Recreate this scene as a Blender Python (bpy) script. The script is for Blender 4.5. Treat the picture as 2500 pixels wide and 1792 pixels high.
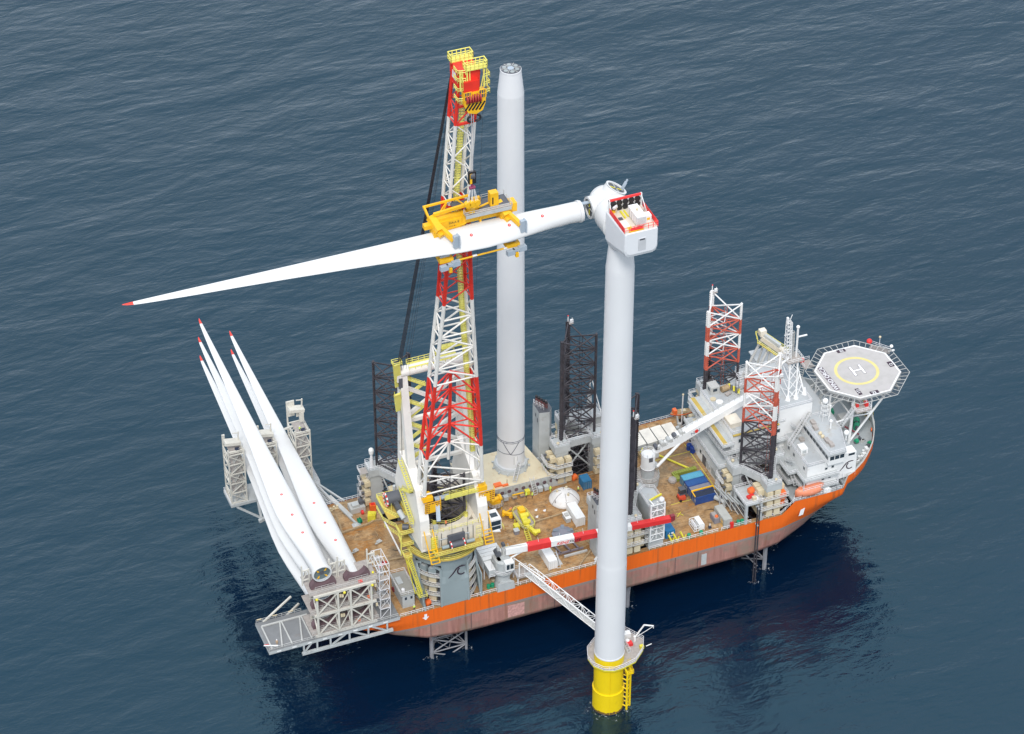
import bpy, math, random
from mathutils import Vector, Matrix
random.seed(7)
R = math.radians
scene = bpy.context.scene
for o in list(bpy.data.objects): bpy.data.objects.remove(o)

# ------------------------------------------------------------------ camera
CAM = Vector((-166.58, -533.44, 520.5)); YAW = R(21.8); PITCH = R(38)
right = Vector((math.cos(YAW), -math.sin(YAW), 0))
fwd = Vector((math.sin(YAW)*math.cos(PITCH), math.cos(YAW)*math.cos(PITCH), -math.sin(PITCH)))
up = right.cross(fwd)
cd = bpy.data.cameras.new('camera'); cam = bpy.data.objects.new('camera', cd)
scene.collection.objects.link(cam)
m3 = Matrix((right, up, -fwd)).transposed()
cam.matrix_world = Matrix.Translation(CAM) @ m3.to_4x4()
cd.sensor_width = 36; cd.lens = 7100/2500*36; cd.clip_start = 5; cd.clip_end = 20000
scene.camera = cam
# ------------------------------------------------------------------ sky and sun (overcast)
SUN_EL, SUN_ROT = R(52), R(205)
w = bpy.data.worlds.new('World'); scene.world = w; w.use_nodes = True
nt = w.node_tree; nt.nodes.clear()
out = nt.nodes.new('ShaderNodeOutputWorld'); bg = nt.nodes.new('ShaderNodeBackground')
sky = nt.nodes.new('ShaderNodeTexSky'); sky.sky_type = 'NISHITA'; sky.sun_disc = False
sky.sun_elevation = SUN_EL; sky.sun_rotation = SUN_ROT; sky.dust_density = 3.0
cl = nt.nodes.new('ShaderNodeTexNoise'); cl.inputs['Scale'].default_value = 2.5; cl.inputs['Detail'].default_value = 5
cr = nt.nodes.new('ShaderNodeValToRGB')
cr.color_ramp.elements[0].color = (7.2, 8.1, 9.3, 1); cr.color_ramp.elements[1].color = (10.6, 11.2, 12.0, 1)
cr.color_ramp.elements[0].position = .3; cr.color_ramp.elements[1].position = .7
tcw = nt.nodes.new('ShaderNodeTexCoord')
mixw = nt.nodes.new('ShaderNodeMixRGB'); mixw.inputs[0].default_value = .88
L = nt.links.new
L(tcw.outputs['Generated'], cl.inputs['Vector']); L(cl.outputs['Fac'], cr.inputs['Fac'])
L(sky.outputs['Color'], mixw.inputs[1]); L(cr.outputs['Color'], mixw.inputs[2])
L(mixw.outputs[0], bg.inputs['Color']); bg.inputs['Strength'].default_value = .096; L(bg.outputs[0], out.inputs[0])
sd = bpy.data.lights.new('sun', 'SUN'); sd.energy = 1.5; sd.angle = R(14); sd.color = (1, .97, .93)
so = bpy.data.objects.new('sun', sd); scene.collection.objects.link(so)
sdir = Vector((math.sin(SUN_ROT)*math.cos(SUN_EL), math.cos(SUN_ROT)*math.cos(SUN_EL), math.sin(SUN_EL)))
so.rotation_euler = sdir.to_track_quat('Z', 'Y').to_euler()
scene.view_settings.view_transform = 'Standard'; scene.view_settings.look = 'None'
scene.view_settings.exposure = 0.5; scene.view_settings.gamma = 1
scene.render.resolution_x = 1024; scene.render.resolution_y = 734

# ------------------------------------------------------------------ materials
MATS = {}
def mat(name, rgb, rough=.55, metal=0., var=.12, scale=.35, dirt=None, bump=0.):
    """dirt = (rgb, amount 0..1, scale)"""
    if name in MATS: return MATS[name]
    m = bpy.data.materials.new(name); m.use_nodes = True; t = m.node_tree
    b = t.nodes['Principled BSDF']; b.inputs['Roughness'].default_value = rough; b.inputs['Metallic'].default_value = metal
    tc = t.nodes.new('ShaderNodeTexCoord')
    n = t.nodes.new('ShaderNodeTexNoise'); n.inputs['Scale'].default_value = scale; n.inputs['Detail'].default_value = 6
    t.links.new(tc.outputs['Object'], n.inputs['Vector'])
    c = t.nodes.new('ShaderNodeValToRGB')
    c.color_ramp.elements[0].position = .3; c.color_ramp.elements[1].position = .7
    c.color_ramp.elements[0].color = tuple(x*(1-var) for x in rgb)+(1,)
    c.color_ramp.elements[1].color = tuple(min(1, x*(1+var)) for x in rgb)+(1,)
    t.links.new(n.outputs['Fac'], c.inputs['Fac']); last = c.outputs['Color']
    if dirt:
        n2 = t.nodes.new('ShaderNodeTexNoise'); n2.inputs['Scale'].default_value = dirt[2]; n2.inputs['Detail'].default_value = 8
        n2.inputs['Roughness'].default_value = .7
        t.links.new(tc.outputs['Object'], n2.inputs['Vector'])
        r2 = t.nodes.new('ShaderNodeValToRGB'); r2.color_ramp.elements[0].position = .62-.3*dirt[1]; r2.color_ramp.elements[1].position = .82-.25*dirt[1]
        r2.color_ramp.elements[0].color = (0, 0, 0, 1); r2.color_ramp.elements[1].color = (.8, .8, .8, 1)
        t.links.new(n2.outputs['Fac'], r2.inputs['Fac'])
        mx = t.nodes.new('ShaderNodeMixRGB'); mx.inputs[2].default_value = tuple(dirt[0])+(1,)
        t.links.new(r2.outputs['Color'], mx.inputs[0]); t.links.new(last, mx.inputs[1]); last = mx.outputs[0]
    t.links.new(last, b.inputs['Base Color'])
    if bump:
        bp = t.nodes.new('ShaderNodeBump'); bp.inputs['Strength'].default_value = bump; bp.inputs['Distance'].default_value = .1
        t.links.new(n.outputs['Fac'], bp.inputs['Height']); t.links.new(bp.outputs[0], b.inputs['Normal'])
    MATS[name] = m; return m
RUST = (.16, .07, .03)
white = mat('white_paint', (.78, .78, .77), .45, var=.05, scale=.2, dirt=((.45, .38, .3), .08, .5))
blade_w = mat('blade_gelcoat', (.665, .665, .66), .3, var=.02, scale=.08)
tower_w = mat('tower_paint', (.70, .705, .715), .4, var=.02, scale=.1)
cream = mat('cream_paint', (.68, .62, .52), .5, var=.1, scale=.4, dirt=(RUST, .1, .6))
cranew = mat('crane_white', (.76, .73, .68), .45, var=.06, scale=.3, dirt=((.4, .3, .2), .08, .5))
red = mat('crane_red', (.72, .035, .02), .45, var=.12)
legred = mat('leg_red', (.50, .10, .06), .6, var=.2, scale=1, dirt=((.2, .06, .04), .25, .8))
legblack = mat('leg_black', (.045, .040, .048), .6, var=.35, scale=.8, dirt=((.12, .07, .05), .15, .7))
legwhite = mat('leg_white', (.74, .73, .71), .55, var=.08, dirt=((.4, .25, .18), .12, .8))
yellow = mat('safety_yellow', (.68, .60, .05), .5, var=.15, dirt=((.4, .3, .05), .15, .7))
railyel = mat('rail_yellow', (.72, .66, .15), .5, var=.1)
orangey = mat('yoke_yellow', (.85, .47, .015), .45, var=.1, dirt=((.45, .2, .02), .12, .6))
tpyel = mat('transition_yellow', (.80, .58, .005), .4, var=.04, scale=.3, dirt=((.5, .36, .02), .08, .4))
grey = mat('hull_grey', (.30, .33, .33), .55, var=.1, dirt=((.2, .18, .15), .15, .4))
lgrey = mat('light_grey', (.44, .46, .46), .55, var=.1, dirt=((.25, .2, .15), .12, .5))
pedgrey = mat('pedestal_grey', (.27, .32, .33), .5, var=.06, scale=.15, dirt=((.22, .2, .18), .06, .4))
dgrey = mat('dark_grey', (.09, .095, .11), .5, var=.2)
black = mat('black_rubber', (.015, .015, .018), .5)
glass = mat('window_glass', (.03, .045, .06), .12, var=.1)
railw = mat('rail_white', (.70, .69, .70), .5, var=.08)
railg = mat('rail_grey', (.46, .46, .44), .5, var=.1)
beige = mat('gearbox_beige', (.62, .53, .36), .55, var=.1, dirt=((.35, .25, .15), .15, 1))
rackm = mat('rack_beige', (.60, .575, .51), .6, var=.1, dirt=((.3, .22, .15), .12, .8))
grating = mat('grating_brown', (.36, .325, .30), .8, var=.15, scale=1.5)
cradle = mat('cradle_brown', (.13, .08, .09), .8)
orange = mat('boat_orange', (.80, .15, .03), .45, var=.1, dirt=((.75, .35, .2), .15, .6))
lorange = mat('lifeboat_orange', (.78, .26, .14), .5, var=.1, dirt=((.8, .5, .4), .2, 1))
redp = mat('red_paint', (.65, .03, .03), .5)
blue = mat('container_blue', (.02, .07, .26), .5, var=.2, dirt=((.1, .12, .2), .15, 1))
lblue = mat('container_light_blue', (.05, .21, .36), .55, var=.15, dirt=((.25, .3, .3), .15, 1))
mblue = mat('container_mid_blue', (.03, .17, .33), .55, var=.15, dirt=((.2, .2, .2), .15, 1))
cgrey = mat('container_grey', (.22, .22, .26), .6, var=.1, dirt=((.35, .3, .28), .2, .8))
cont_g = mat('container_pale_grey', (.42, .42, .39), .6, var=.1, dirt=((.3, .22, .15), .12, .8))
green = mat('green_paint', (.01, .28, .14), .5)
olive = mat('olive_green', (.26, .30, .05), .6, var=.2)
teal_pad = mat('pad_grey_blue', (.36, .42, .48), .6, var=.05)
cable = mat('steel_cable', (.035, .035, .045), .6)
skin = mat('skin', (.5, .3, .22), .6)
hivis = mat('hi_vis_yellow', (.65, .85, .10), .7)
navy = mat('navy_cloth', (.02, .03, .06), .8)
ocloth = mat('orange_cloth', (.85, .22, .05), .8)
wcloth = mat('white_cloth', (.75, .75, .75), .8)
letter = mat('letter_black', (.035, .015, .03), .5)
letterw = mat('letter_white', (.8, .8, .8), .5)
letterr = mat('letter_red', (.70, .03, .02), .5)
roofw = mat('superstructure_roof', (.42, .44, .45), .7, var=.12, scale=.25, dirt=((.30, .25, .18), .3, .25))
helim = mat('helideck_paint', (.43, .41, .395), .7, var=.08, scale=.5, dirt=((.40, .36, .38), .25, .5))
circley = mat('circle_yellow', (.64, .55, .22), .6, var=.06)
plankw = mat('timber', (.36, .26, .15), .8, var=.2, scale=2)
net = mat('net_grey', (.10, .105, .12), .8)

def water_mat():
    m = bpy.data.materials.new('sea_water'); m.use_nodes = True; t = m.node_tree; b = t.nodes['Principled BSDF']
    b.inputs['Roughness'].default_value = .02; b.inputs['IOR'].default_value = 1.62; b.inputs['Specular Tint'].default_value = (.46, .94, 1, 1)
    tc = t.nodes.new('ShaderNodeTexCoord')
    def noise(sx, sy, rot, sc, det, rough=.55):
        mp = t.nodes.new('ShaderNodeMapping'); mp.inputs['Rotation'].default_value = (0, 0, R(rot)); mp.inputs['Scale'].default_value = (sx, sy, 1)
        n = t.nodes.new('ShaderNodeTexNoise'); n.inputs['Scale'].default_value = sc; n.inputs['Detail'].default_value = det; n.inputs['Roughness'].default_value = rough
        n.inputs['Distortion'].default_value = .4
        t.links.new(tc.outputs['Object'], mp.inputs['Vector']); t.links.new(mp.outputs[0], n.inputs['Vector']); return n.outputs['Fac']
    def math_(op, a, bv):
        n = t.nodes.new('ShaderNodeMath'); n.operation = op
        for i, v in enumerate((a, bv)):
            if isinstance(v, (int, float)): n.inputs[i].default_value = v
            else: t.links.new(v, n.inputs[i])
        return n.outputs[0]
    big = noise(.45, 1, 22, .035, 3); mid = noise(.4, 1, 12, .16, 5, .6); sm = noise(.5, 1, 34, .34, 4, .6); sw = noise(.4, 1, -12, .075, 3)
    h = math_('ADD', math_('MULTIPLY', big, 1.1), math_('MULTIPLY', mid, .42))
    h = math_('ADD', h, math_('MULTIPLY', sw, .5))
    # the ship's lee is calmer than the open, wind-ruffled sea
    sp = t.nodes.new('ShaderNodeSeparateXYZ'); t.links.new(tc.outputs['Object'], sp.inputs[0])
    lee = t.nodes.new('ShaderNodeMapRange'); lee.inputs[1].default_value = -60; lee.inputs[2].default_value = 160; lee.inputs[3].default_value = 1.0; lee.inputs[4].default_value = 1.7
    t.links.new(sp.outputs['Y'], lee.inputs[0])
    gust = math_('ADD', math_('MULTIPLY', noise(.5, 1, 20, .009, 3), 1.1), .45)
    h = math_('ADD', math_('MULTIPLY', h, math_('MULTIPLY', lee.outputs[0], gust)), math_('MULTIPLY', math_('MULTIPLY', sm, gust), .2))
    bp = t.nodes.new('ShaderNodeBump'); bp.inputs['Strength'].default_value = 1.0; bp.inputs['Distance'].default_value = 1.0
    t.links.new(h, bp.inputs['Height']); t.links.new(bp.outputs[0], b.inputs['Normal'])
    c = t.nodes.new('ShaderNodeValToRGB'); c.color_ramp.elements[0].color = (.0004, .0058, .022, 1); c.color_ramp.elements[1].color = (.0008, .0105, .032, 1)
    t.links.new(noise(.6, 1, 15, .012, 4), c.inputs['Fac']); t.links.new(c.outputs['Color'], b.inputs['Base Color'])
    return m
def hull_mat():
    m = bpy.data.materials.new('hull_side_paint'); m.use_nodes = True; t = m.node_tree; b = t.nodes['Principled BSDF']; b.inputs['Roughness'].default_value = .5
    g = t.nodes.new('ShaderNodeTexCoord'); gp = t.nodes.new('ShaderNodeNewGeometry'); sep = t.nodes.new('ShaderNodeSeparateXYZ'); t.links.new(gp.outputs['Position'], sep.inputs[0])
    n = t.nodes.new('ShaderNodeTexNoise'); n.inputs['Scale'].default_value = 1.0; n.inputs['Detail'].default_value = 6
    mp = t.nodes.new('ShaderNodeMapping'); mp.inputs['Scale'].default_value = (1.6, 1.6, .12); t.links.new(g.outputs['Object'], mp.inputs[0]); t.links.new(mp.outputs[0], n.inputs['Vector'])
    n2 = t.nodes.new('ShaderNodeTexNoise'); n2.inputs['Scale'].default_value = .12; n2.inputs['Detail'].default_value = 7; n2.inputs['Roughness'].default_value = .7; t.links.new(g.outputs['Object'], n2.inputs['Vector'])
    # panel blotches
    vo = t.nodes.new('ShaderNodeTexVoronoi'); vo.inputs['Scale'].default_value = .16; vo.distance = 'CHEBYCHEV'
    mp2 = t.nodes.new('ShaderNodeMapping'); mp2.inputs['Scale'].default_value = (1, .1, 1.3); t.links.new(g.outputs['Object'], mp2.inputs[0]); t.links.new(mp2.outputs[0], vo.inputs['Vector'])
    pink = t.nodes.new('ShaderNodeMixRGB'); pink.inputs[1].default_value = (.60, .30, .25, 1); pink.inputs[2].default_value = (.22, .10, .08, 1); t.links.new(n.outputs['Fac'], pink.inputs[0])
    pk2 = t.nodes.new('ShaderNodeMixRGB'); pk2.blend_type = 'MULTIPLY'; pk2.inputs[0].default_value = .35; t.links.new(pink.outputs[0], pk2.inputs[1])
    r0 = t.nodes.new('ShaderNodeValToRGB'); r0.color_ramp.elements[0].color = (.45, .45, .45, 1); r0.color_ramp.elements[1].color = (1, 1, 1, 1)
    t.links.new(vo.outputs['Color'], r0.inputs['Fac']); t.links.new(r0.outputs[0], pk2.inputs[2])
    gmix = t.nodes.new('ShaderNodeMixRGB'); r1 = t.nodes.new('ShaderNodeValToRGB'); r1.color_ramp.elements[0].position = .47; r1.color_ramp.elements[1].position = .6
    t.links.new(n2.outputs['Fac'], r1.inputs['Fac']); t.links.new(r1.outputs[0], gmix.inputs[0]); t.links.new(pk2.outputs[0], gmix.inputs[1]); gmix.inputs[2].default_value = (.27, .19, .15, 1)
    og = t.nodes.new('ShaderNodeMixRGB'); og.inputs[1].default_value = (.88, .155, .008, 1); og.inputs[2].default_value = (.68, .115, .010, 1); t.links.new(n.outputs['Fac'], og.inputs[0])
    def step(z, wob=0.):
        s = t.nodes.new('ShaderNodeMath'); s.operation = 'GREATER_THAN'; t.links.new(sep.outputs['Z'], s.inputs[0]); s.inputs[1].default_value = z; return s.outputs[0]
    band = t.nodes.new('ShaderNodeMixRGB'); t.links.new(step(14.9), band.inputs[0]); t.links.new(gmix.outputs[0], band.inputs[1]); band.inputs[2].default_value = (.27, .22, .20, 1)
    fin = t.nodes.new('ShaderNodeMixRGB'); t.links.new(step(15.7), fin.inputs[0]); t.links.new(band.outputs[0], fin.inputs[1]); t.links.new(og.outputs[0], fin.inputs[2])
    # rust and grime runs under the deck edge
    n3 = t.nodes.new('ShaderNodeTexNoise'); n3.inputs['Scale'].default_value = 1.0; n3.inputs['Detail'].default_value = 4; mp3 = t.nodes.new('ShaderNodeMapping'); mp3.inputs['Scale'].default_value = (.9, .9, .05); t.links.new(g.outputs['Object'], mp3.inputs[0]); t.links.new(mp3.outputs[0], n3.inputs['Vector'])
    r3 = t.nodes.new('ShaderNodeValToRGB'); r3.color_ramp.elements[0].position = .60; r3.color_ramp.elements[1].position = .74; r3.color_ramp.elements[1].color = (.6, .6, .6, 1); t.links.new(n3.outputs['Fac'], r3.inputs[0])
    run = t.nodes.new('ShaderNodeMixRGB'); run.inputs[2].default_value = (.20, .085, .035, 1); t.links.new(r3.outputs[0], run.inputs[0]); t.links.new(fin.outputs[0], run.inputs[1])
    t.links.new(run.outputs[0], b.inputs['Base Color']); return m
def deck_mat(name, a, b_, c_):
    m = bpy.data.materials.new(name); m.use_nodes = True; t = m.node_tree; b = t.nodes['Principled BSDF']; b.inputs['Roughness'].default_value = .8
    g = t.nodes.new('ShaderNodeTexCoord')
    def ns(s, d, r=.6, sc=(1, 1, 1)):
        mp = t.nodes.new('ShaderNodeMapping'); mp.inputs['Scale'].default_value = sc
        n = t.nodes.new('ShaderNodeTexNoise'); n.inputs['Scale'].default_value = s; n.inputs['Detail'].default_value = d; n.inputs['Roughness'].default_value = r
        t.links.new(g.outputs['Object'], mp.inputs[0]); t.links.new(mp.outputs[0], n.inputs['Vector']); return n.outputs['Fac']
    def ramp(fac, p0, p1):
        r = t.nodes.new('ShaderNodeValToRGB'); r.color_ramp.elements[0].position = p0; r.color_ramp.elements[1].position = p1; t.links.new(fac, r.inputs[0]); return r.outputs[0]
    def mix(f, x, y, mode='MIX'):
        q = t.nodes.new('ShaderNodeMixRGB'); q.blend_type = mode
        for i, v in enumerate((f, x, y)):
            if isinstance(v, (float, int)): q.inputs[i].default_value = v
            elif isinstance(v, tuple): q.inputs[i].default_value = v+(1,)
            else: t.links.new(v, q.inputs[i])
        return q.outputs[0]
    sp = t.nodes.new('ShaderNodeSeparateXYZ'); t.links.new(g.outputs['Object'], sp.inputs[0])
    mr = t.nodes.new('ShaderNodeMapRange'); mr.inputs[1].default_value = 25; mr.inputs[2].default_value = 80; t.links.new(sp.outputs[0], mr.inputs[0])
    base = mix(mr.outputs[0], a, b_)
    col = mix(ramp(ns(.11, 7, .65), .42, .62), base, c_)
    col = mix(ramp(ns(.28, 9, .8), .48, .64), col, (.19, .105, .045)); col = mix(ramp(ns(.09, 6, .8, (1, 1.6, 1)), .52, .62), col, (.47, .20, .04)); col = mix(ramp(ns(.06, 7, .7), .54, .66), col, (.27, .19, .11))
    col = mix(ramp(ns(1.1, 5, .8), .58, .7), col, (.50, .40, .27))
    col = mix(.5, col, ramp(ns(2.2, 4, .6, (.25, 1, 1)), .2, .75), 'MULTIPLY')
    # weld seams / timber joints
    bk = t.nodes.new('ShaderNodeTexBrick'); bk.inputs['Scale'].default_value = .16; bk.inputs['Mortar Size'].default_value = .008; bk.inputs['Color1'].default_value = (1, 1, 1, 1); bk.inputs['Color2'].default_value = (.9, .9, .9, 1); bk.inputs['Mortar'].default_value = (.55, .5, .45, 1)
    t.links.new(g.outputs['Object'], bk.inputs['Vector']); col = mix(.28, col, bk.outputs['Color'], 'MULTIPLY')
    t.links.new(col, b.inputs['Base Color']); return m
water = water_mat(); hullm = hull_mat()
deckm = deck_mat('cargo_deck_steel', (.49, .26, .095), (.40, .30, .175), (.60, .41, .22))
fdeckm = mat('fore_deck_grey', (.36, .39, .40), .7, var=.12, scale=.2, dirt=((.46, .46, .45), .35, .4))
creamdeck = mat('cream_deck', (.62, .54, .38), .7, var=.08, scale=.2, dirt=((.5, .34, .18), .25, .35))

# ------------------------------------------------------------------ mesh builder
class MB:
    def __init__(s): s.v = []; s.f = []; s.m = []; s.sm = []; s.mats = []; s.cuts = []
    def cut(s): s.cuts.append(len(s.f)); return s
    def mi(s, m):
        if m not in s.mats: s.mats.append(m)
        return s.mats.index(m)
    def face(s, idx, m, smooth=False): s.f.append(tuple(idx)); s.m.append(s.mi(m)); s.sm.append(smooth)
    def box(s, c, d, m, rz=0., ax=None):
        """c centre, d full size; ax = optional 3 axes"""
        if ax is None: ax = (Vector((math.cos(rz), math.sin(rz), 0)), Vector((-math.sin(rz), math.cos(rz), 0)), Vector((0, 0, 1)))
        c = Vector(c); n = len(s.v)
        for k in range(8):
            s.v.append(c+ax[0]*d[0]*(.5 if k & 1 else -.5)+ax[1]*d[1]*(.5 if k & 2 else -.5)+ax[2]*d[2]*(.5 if k & 4 else -.5))
        for q in ((0, 2, 3, 1), (4, 5, 7, 6), (0, 1, 5, 4), (2, 6, 7, 3), (0, 4, 6, 2), (1, 3, 7, 5)): s.face([n+i for i in q], m)
        return s
    def bx(s, x0, x1, y0, y1, z0, z1, m): return s.box(((x0+x1)/2, (y0+y1)/2, (z0+z1)/2), (x1-x0, y1-y0, z1-z0), m)
    def beam(s, a, b, w, h, m):
        a = Vector(a); b = Vector(b); d = b-a; l = d.length
        if l < 1e-6: return s
        d.normalize(); u = Vector((0, 0, 1)) if abs(d.z) < .95 else Vector((0, 1, 0))
        x = d.cross(u).normalized(); z = x.cross(d).normalized()
        return s.box((a+b)/2, (w, l, h), m, ax=(x, d, z))
    def tube(s, a, b, r, m, r2=None, n=8, cap=True, smooth=True):
        a = Vector(a); b = Vector(b); d = (b-a)
        if d.length < 1e-6: return s
        d.normalize(); r2 = r if r2 is None else r2
        u = Vector((0, 0, 1)) if abs(d.z) < .9 else Vector((1, 0, 0))
        x = d.cross(u).normalized(); y = d.cross(x).normalized(); k = len(s.v)
        cs = [(math.cos(2*math.pi*i/n), math.sin(2*math.pi*i/n)) for i in range(n)]
        for p, rr in ((a, r), (b, r2)):
            for cx, cy in cs: s.v.append(p+(x*cx+y*cy)*rr)
        for i in range(n): j = (i+1) % n; s.face((k+i, k+n+i, k+n+j, k+j), m, smooth)
        if cap:
            k2 = len(s.v)
            for q in range(2*n): s.v.append(s.v[k+q])
            s.face([k2+i for i in range(n)], m); s.face([k2+n+i for i in range(n-1, -1, -1)], m)
        return s
    def lathe(s, c, prof, m, n=40, smooth=True, capb=True, capt=True, axis=None, mf=None):
        """prof list of (r, h) along axis from c"""
        c = Vector(c); d = Vector(axis or (0, 0, 1)).normalized()
        u = Vector((1, 0, 0)) if abs(d.x) < .9 else Vector((0, 1, 0))
        y = d.cross(u).normalized(); x = y.cross(d).normalized()
        def ring(r, h):
            k = len(s.v)
            for i in range(n): a = 2*math.pi*i/n; s.v.append(c+d*h+(x*math.cos(a)+y*math.sin(a))*r)
            return k
        for q in range(len(prof)-1):
            (r0, h0), (r1, h1) = prof[q], prof[q+1]
            mm = mf(h0, h1) if mf else m
            k0 = ring(r0, h0); k1 = ring(r1, h1)
            for i in range(n): j = (i+1) % n; s.face((k0+i, k0+j, k1+j, k1+i), mm, smooth)
        if capb: k = ring(*prof[0]); s.face([k+i for i in range(n-1, -1, -1)], m)
        if capt: k = ring(*prof[-1]); s.face([k+i for i in range(n)], m)
        return s
    def sphere(s, c, r, m, n=12, sq=1.):
        prof = [(max(.001, r*math.sin(math.pi*i/8)), -r*sq*math.cos(math.pi*i/8)) for i in range(9)]
        return s.lathe(c, prof, m, n=n, capb=False, capt=False)
    def prism(s, pts, z0, z1, m, top=None, side=None):
        n = len(pts); k = len(s.v); top = top or m; side = side or m
        ar = sum(pts[i][0]*pts[(i+1) % n][1]-pts[(i+1) % n][0]*pts[i][1] for i in range(n))
        if ar < 0: pts = pts[::-1]
        for z in (z0, z1):
            for p in pts: s.v.append(Vector((p[0], p[1], z)))
        s.face([k+i for i in range(n-1, -1, -1)], m); s.face([k+n+i for i in range(n)], top)
        for i in range(n): j = (i+1) % n; s.face((k+i, k+j, k+n+j, k+n+i), side)
        return s
    def rail(s, pts, m, h=1.1, sp=1.6, r=.055, closed=False, mids=2, toe=False):
        P = [Vector(p) for p in pts]
        if closed: P.append(P[0])
        for a, b in zip(P, P[1:]):
            l = (b-a).length; n = max(1, round(l/sp))
            for i in range(n+1):
                q = a.lerp(b, i/n); s.tube(q, q+Vector((0, 0, h)), r, m, n=4, cap=False, smooth=False)
            for k in range(mids):
                dz = Vector((0, 0, h*(1-k*.5))); s.tube(a+dz, b+dz, r, m, n=4, cap=False, smooth=False)
            if toe: s.beam(a+Vector((0, 0, .1)), b+Vector((0, 0, .1)), .04, .2, m)
        return s
    def stair(s, a, b, w, m, rm=None, steps=None):
        a = Vector(a); b = Vector(b); d = b-a; hd = Vector((d.x, d.y, 0)); side = Vector((-hd.y, hd.x, 0)).normalized() if hd.length > .01 else Vector((1, 0, 0))
        for sg in (-1, 1): s.beam(a+side*w/2*sg, b+side*w/2*sg, .08, .25, m)
        n = steps or max(3, int(d.length/.6))
        for i in range(n+1): s.beam(a.lerp(b, i/n)-side*w/2, a.lerp(b, i/n)+side*w/2, .25, .06, m)
        for sg in (-1, 1):
            p, q = a+side*w/2*sg, b+side*w/2*sg; H = Vector((0, 0, 1.0))
            s.tube(p+H, q+H, .05, rm or m, n=4, cap=False); s.tube(p+H*.5, q+H*.5, .04, rm or m, n=4, cap=False)
            k = max(2, int(d.length/2))
            for i in range(k+1): s.tube(p.lerp(q, i/k), p.lerp(q, i/k)+H, .045, rm or m, n=4, cap=False)
        return s
    def ladder(s, a, b, m, w=.5):
        a = Vector(a); b = Vector(b); side = Vector((w/2, 0, 0))
        for sg in (-1, 1): s.tube(a+side*sg, b+side*sg, .04, m, n=4, cap=False)
        n = int((b-a).length/.5)
        for i in range(n): q = a.lerp(b, (i+.5)/n); s.tube(q-side, q+side, .03, m, n=4, cap=False)
        return s
    def build(s, name, parent=None, origin=(0, 0, 0)):
        if s.cuts:                                   # separate pieces marked with cut() become separate parts
            ed = [0]+s.cuts+[len(s.f)]; ob = None
            for a_, c_ in zip(ed, ed[1:]):
                if c_ <= a_: continue
                q = MB(); mp = {}
                for k in range(a_, c_):
                    idx = []
                    for i in s.f[k]:
                        if i not in mp: mp[i] = len(q.v); q.v.append(s.v[i])
                        idx.append(mp[i])
                    q.face(idx, s.mats[s.m[k]], s.sm[k])
                ob = q.build(name, parent, origin)
            return ob
        me = bpy.data.meshes.new(name)
        if parent is not None: origin = parent.get('_o', origin)
        o3 = Vector(origin)
        me.from_pydata([tuple(Vector(p)-o3) for p in s.v], [], s.f)
        for m in s.mats: me.materials.append(m)
        me.polygons.foreach_set('material_index', s.m); me.polygons.foreach_set('use_smooth', s.sm); me.update()
        ob = bpy.data.objects.new(name, me); scene.collection.objects.link(ob)
        if parent is not None: ob.parent = parent; ob['_o'] = tuple(o3)
        else: ob.location = o3
        if parent is None: ob['_o'] = tuple(o3)
        return ob
def tag(o, label, cat, group=None):
    o['label'] = label; o['category'] = cat
    if group: o['group'] = group
    return o
def thing(name, label, cat, loc, group=None):
    o = bpy.data.objects.new(name, None); scene.collection.objects.link(o); o.location = loc; o['_o'] = tuple(loc)
    return tag(o, label, cat, group)
def dup(src, loc=None, rz=None, label=None, group=None, parent=None):
    c = src.copy(); scene.collection.objects.link(c); c.parent = parent
    if parent is None:
        if loc is not None: c.location = loc
        if rz is not None: c.rotation_euler = (0, 0, rz)
        if label: c['label'] = label
        if group: c['group'] = group
    for ch in list(src.children): dup(ch, parent=c)
    return c
def text_mesh(name, body, size, m, parent, org, xdir, ydir, depth=.02, align='LEFT', shear=0., bold=0.):
    cu = bpy.data.curves.new('t', 'FONT'); cu.body = body; cu.size = size; cu.extrude = depth; cu.align_x = align; cu.shear = shear; cu.offset = bold
    ob = bpy.data.objects.new('t', cu); scene.collection.objects.link(ob)
    bpy.context.view_layer.update()
    me = bpy.data.meshes.new_from_object(ob.evaluated_get(bpy.context.evaluated_depsgraph_get()))
    bpy.data.objects.remove(ob)
    x = Vector(xdir).normalized(); y = Vector(ydir).normalized(); z = x.cross(y)
    o3 = Vector(parent.get('_o', (0, 0, 0)))
    for v in me.vertices: v.co = Vector(org)+x*v.co.x+y*v.co.y+z*(v.co.z)-o3
    me.materials.clear(); me.materials.append(m); me.name = name
    ob = bpy.data.objects.new(name, me); scene.collection.objects.link(ob); ob.parent = parent; ob['_o'] = tuple(o3); return ob
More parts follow.
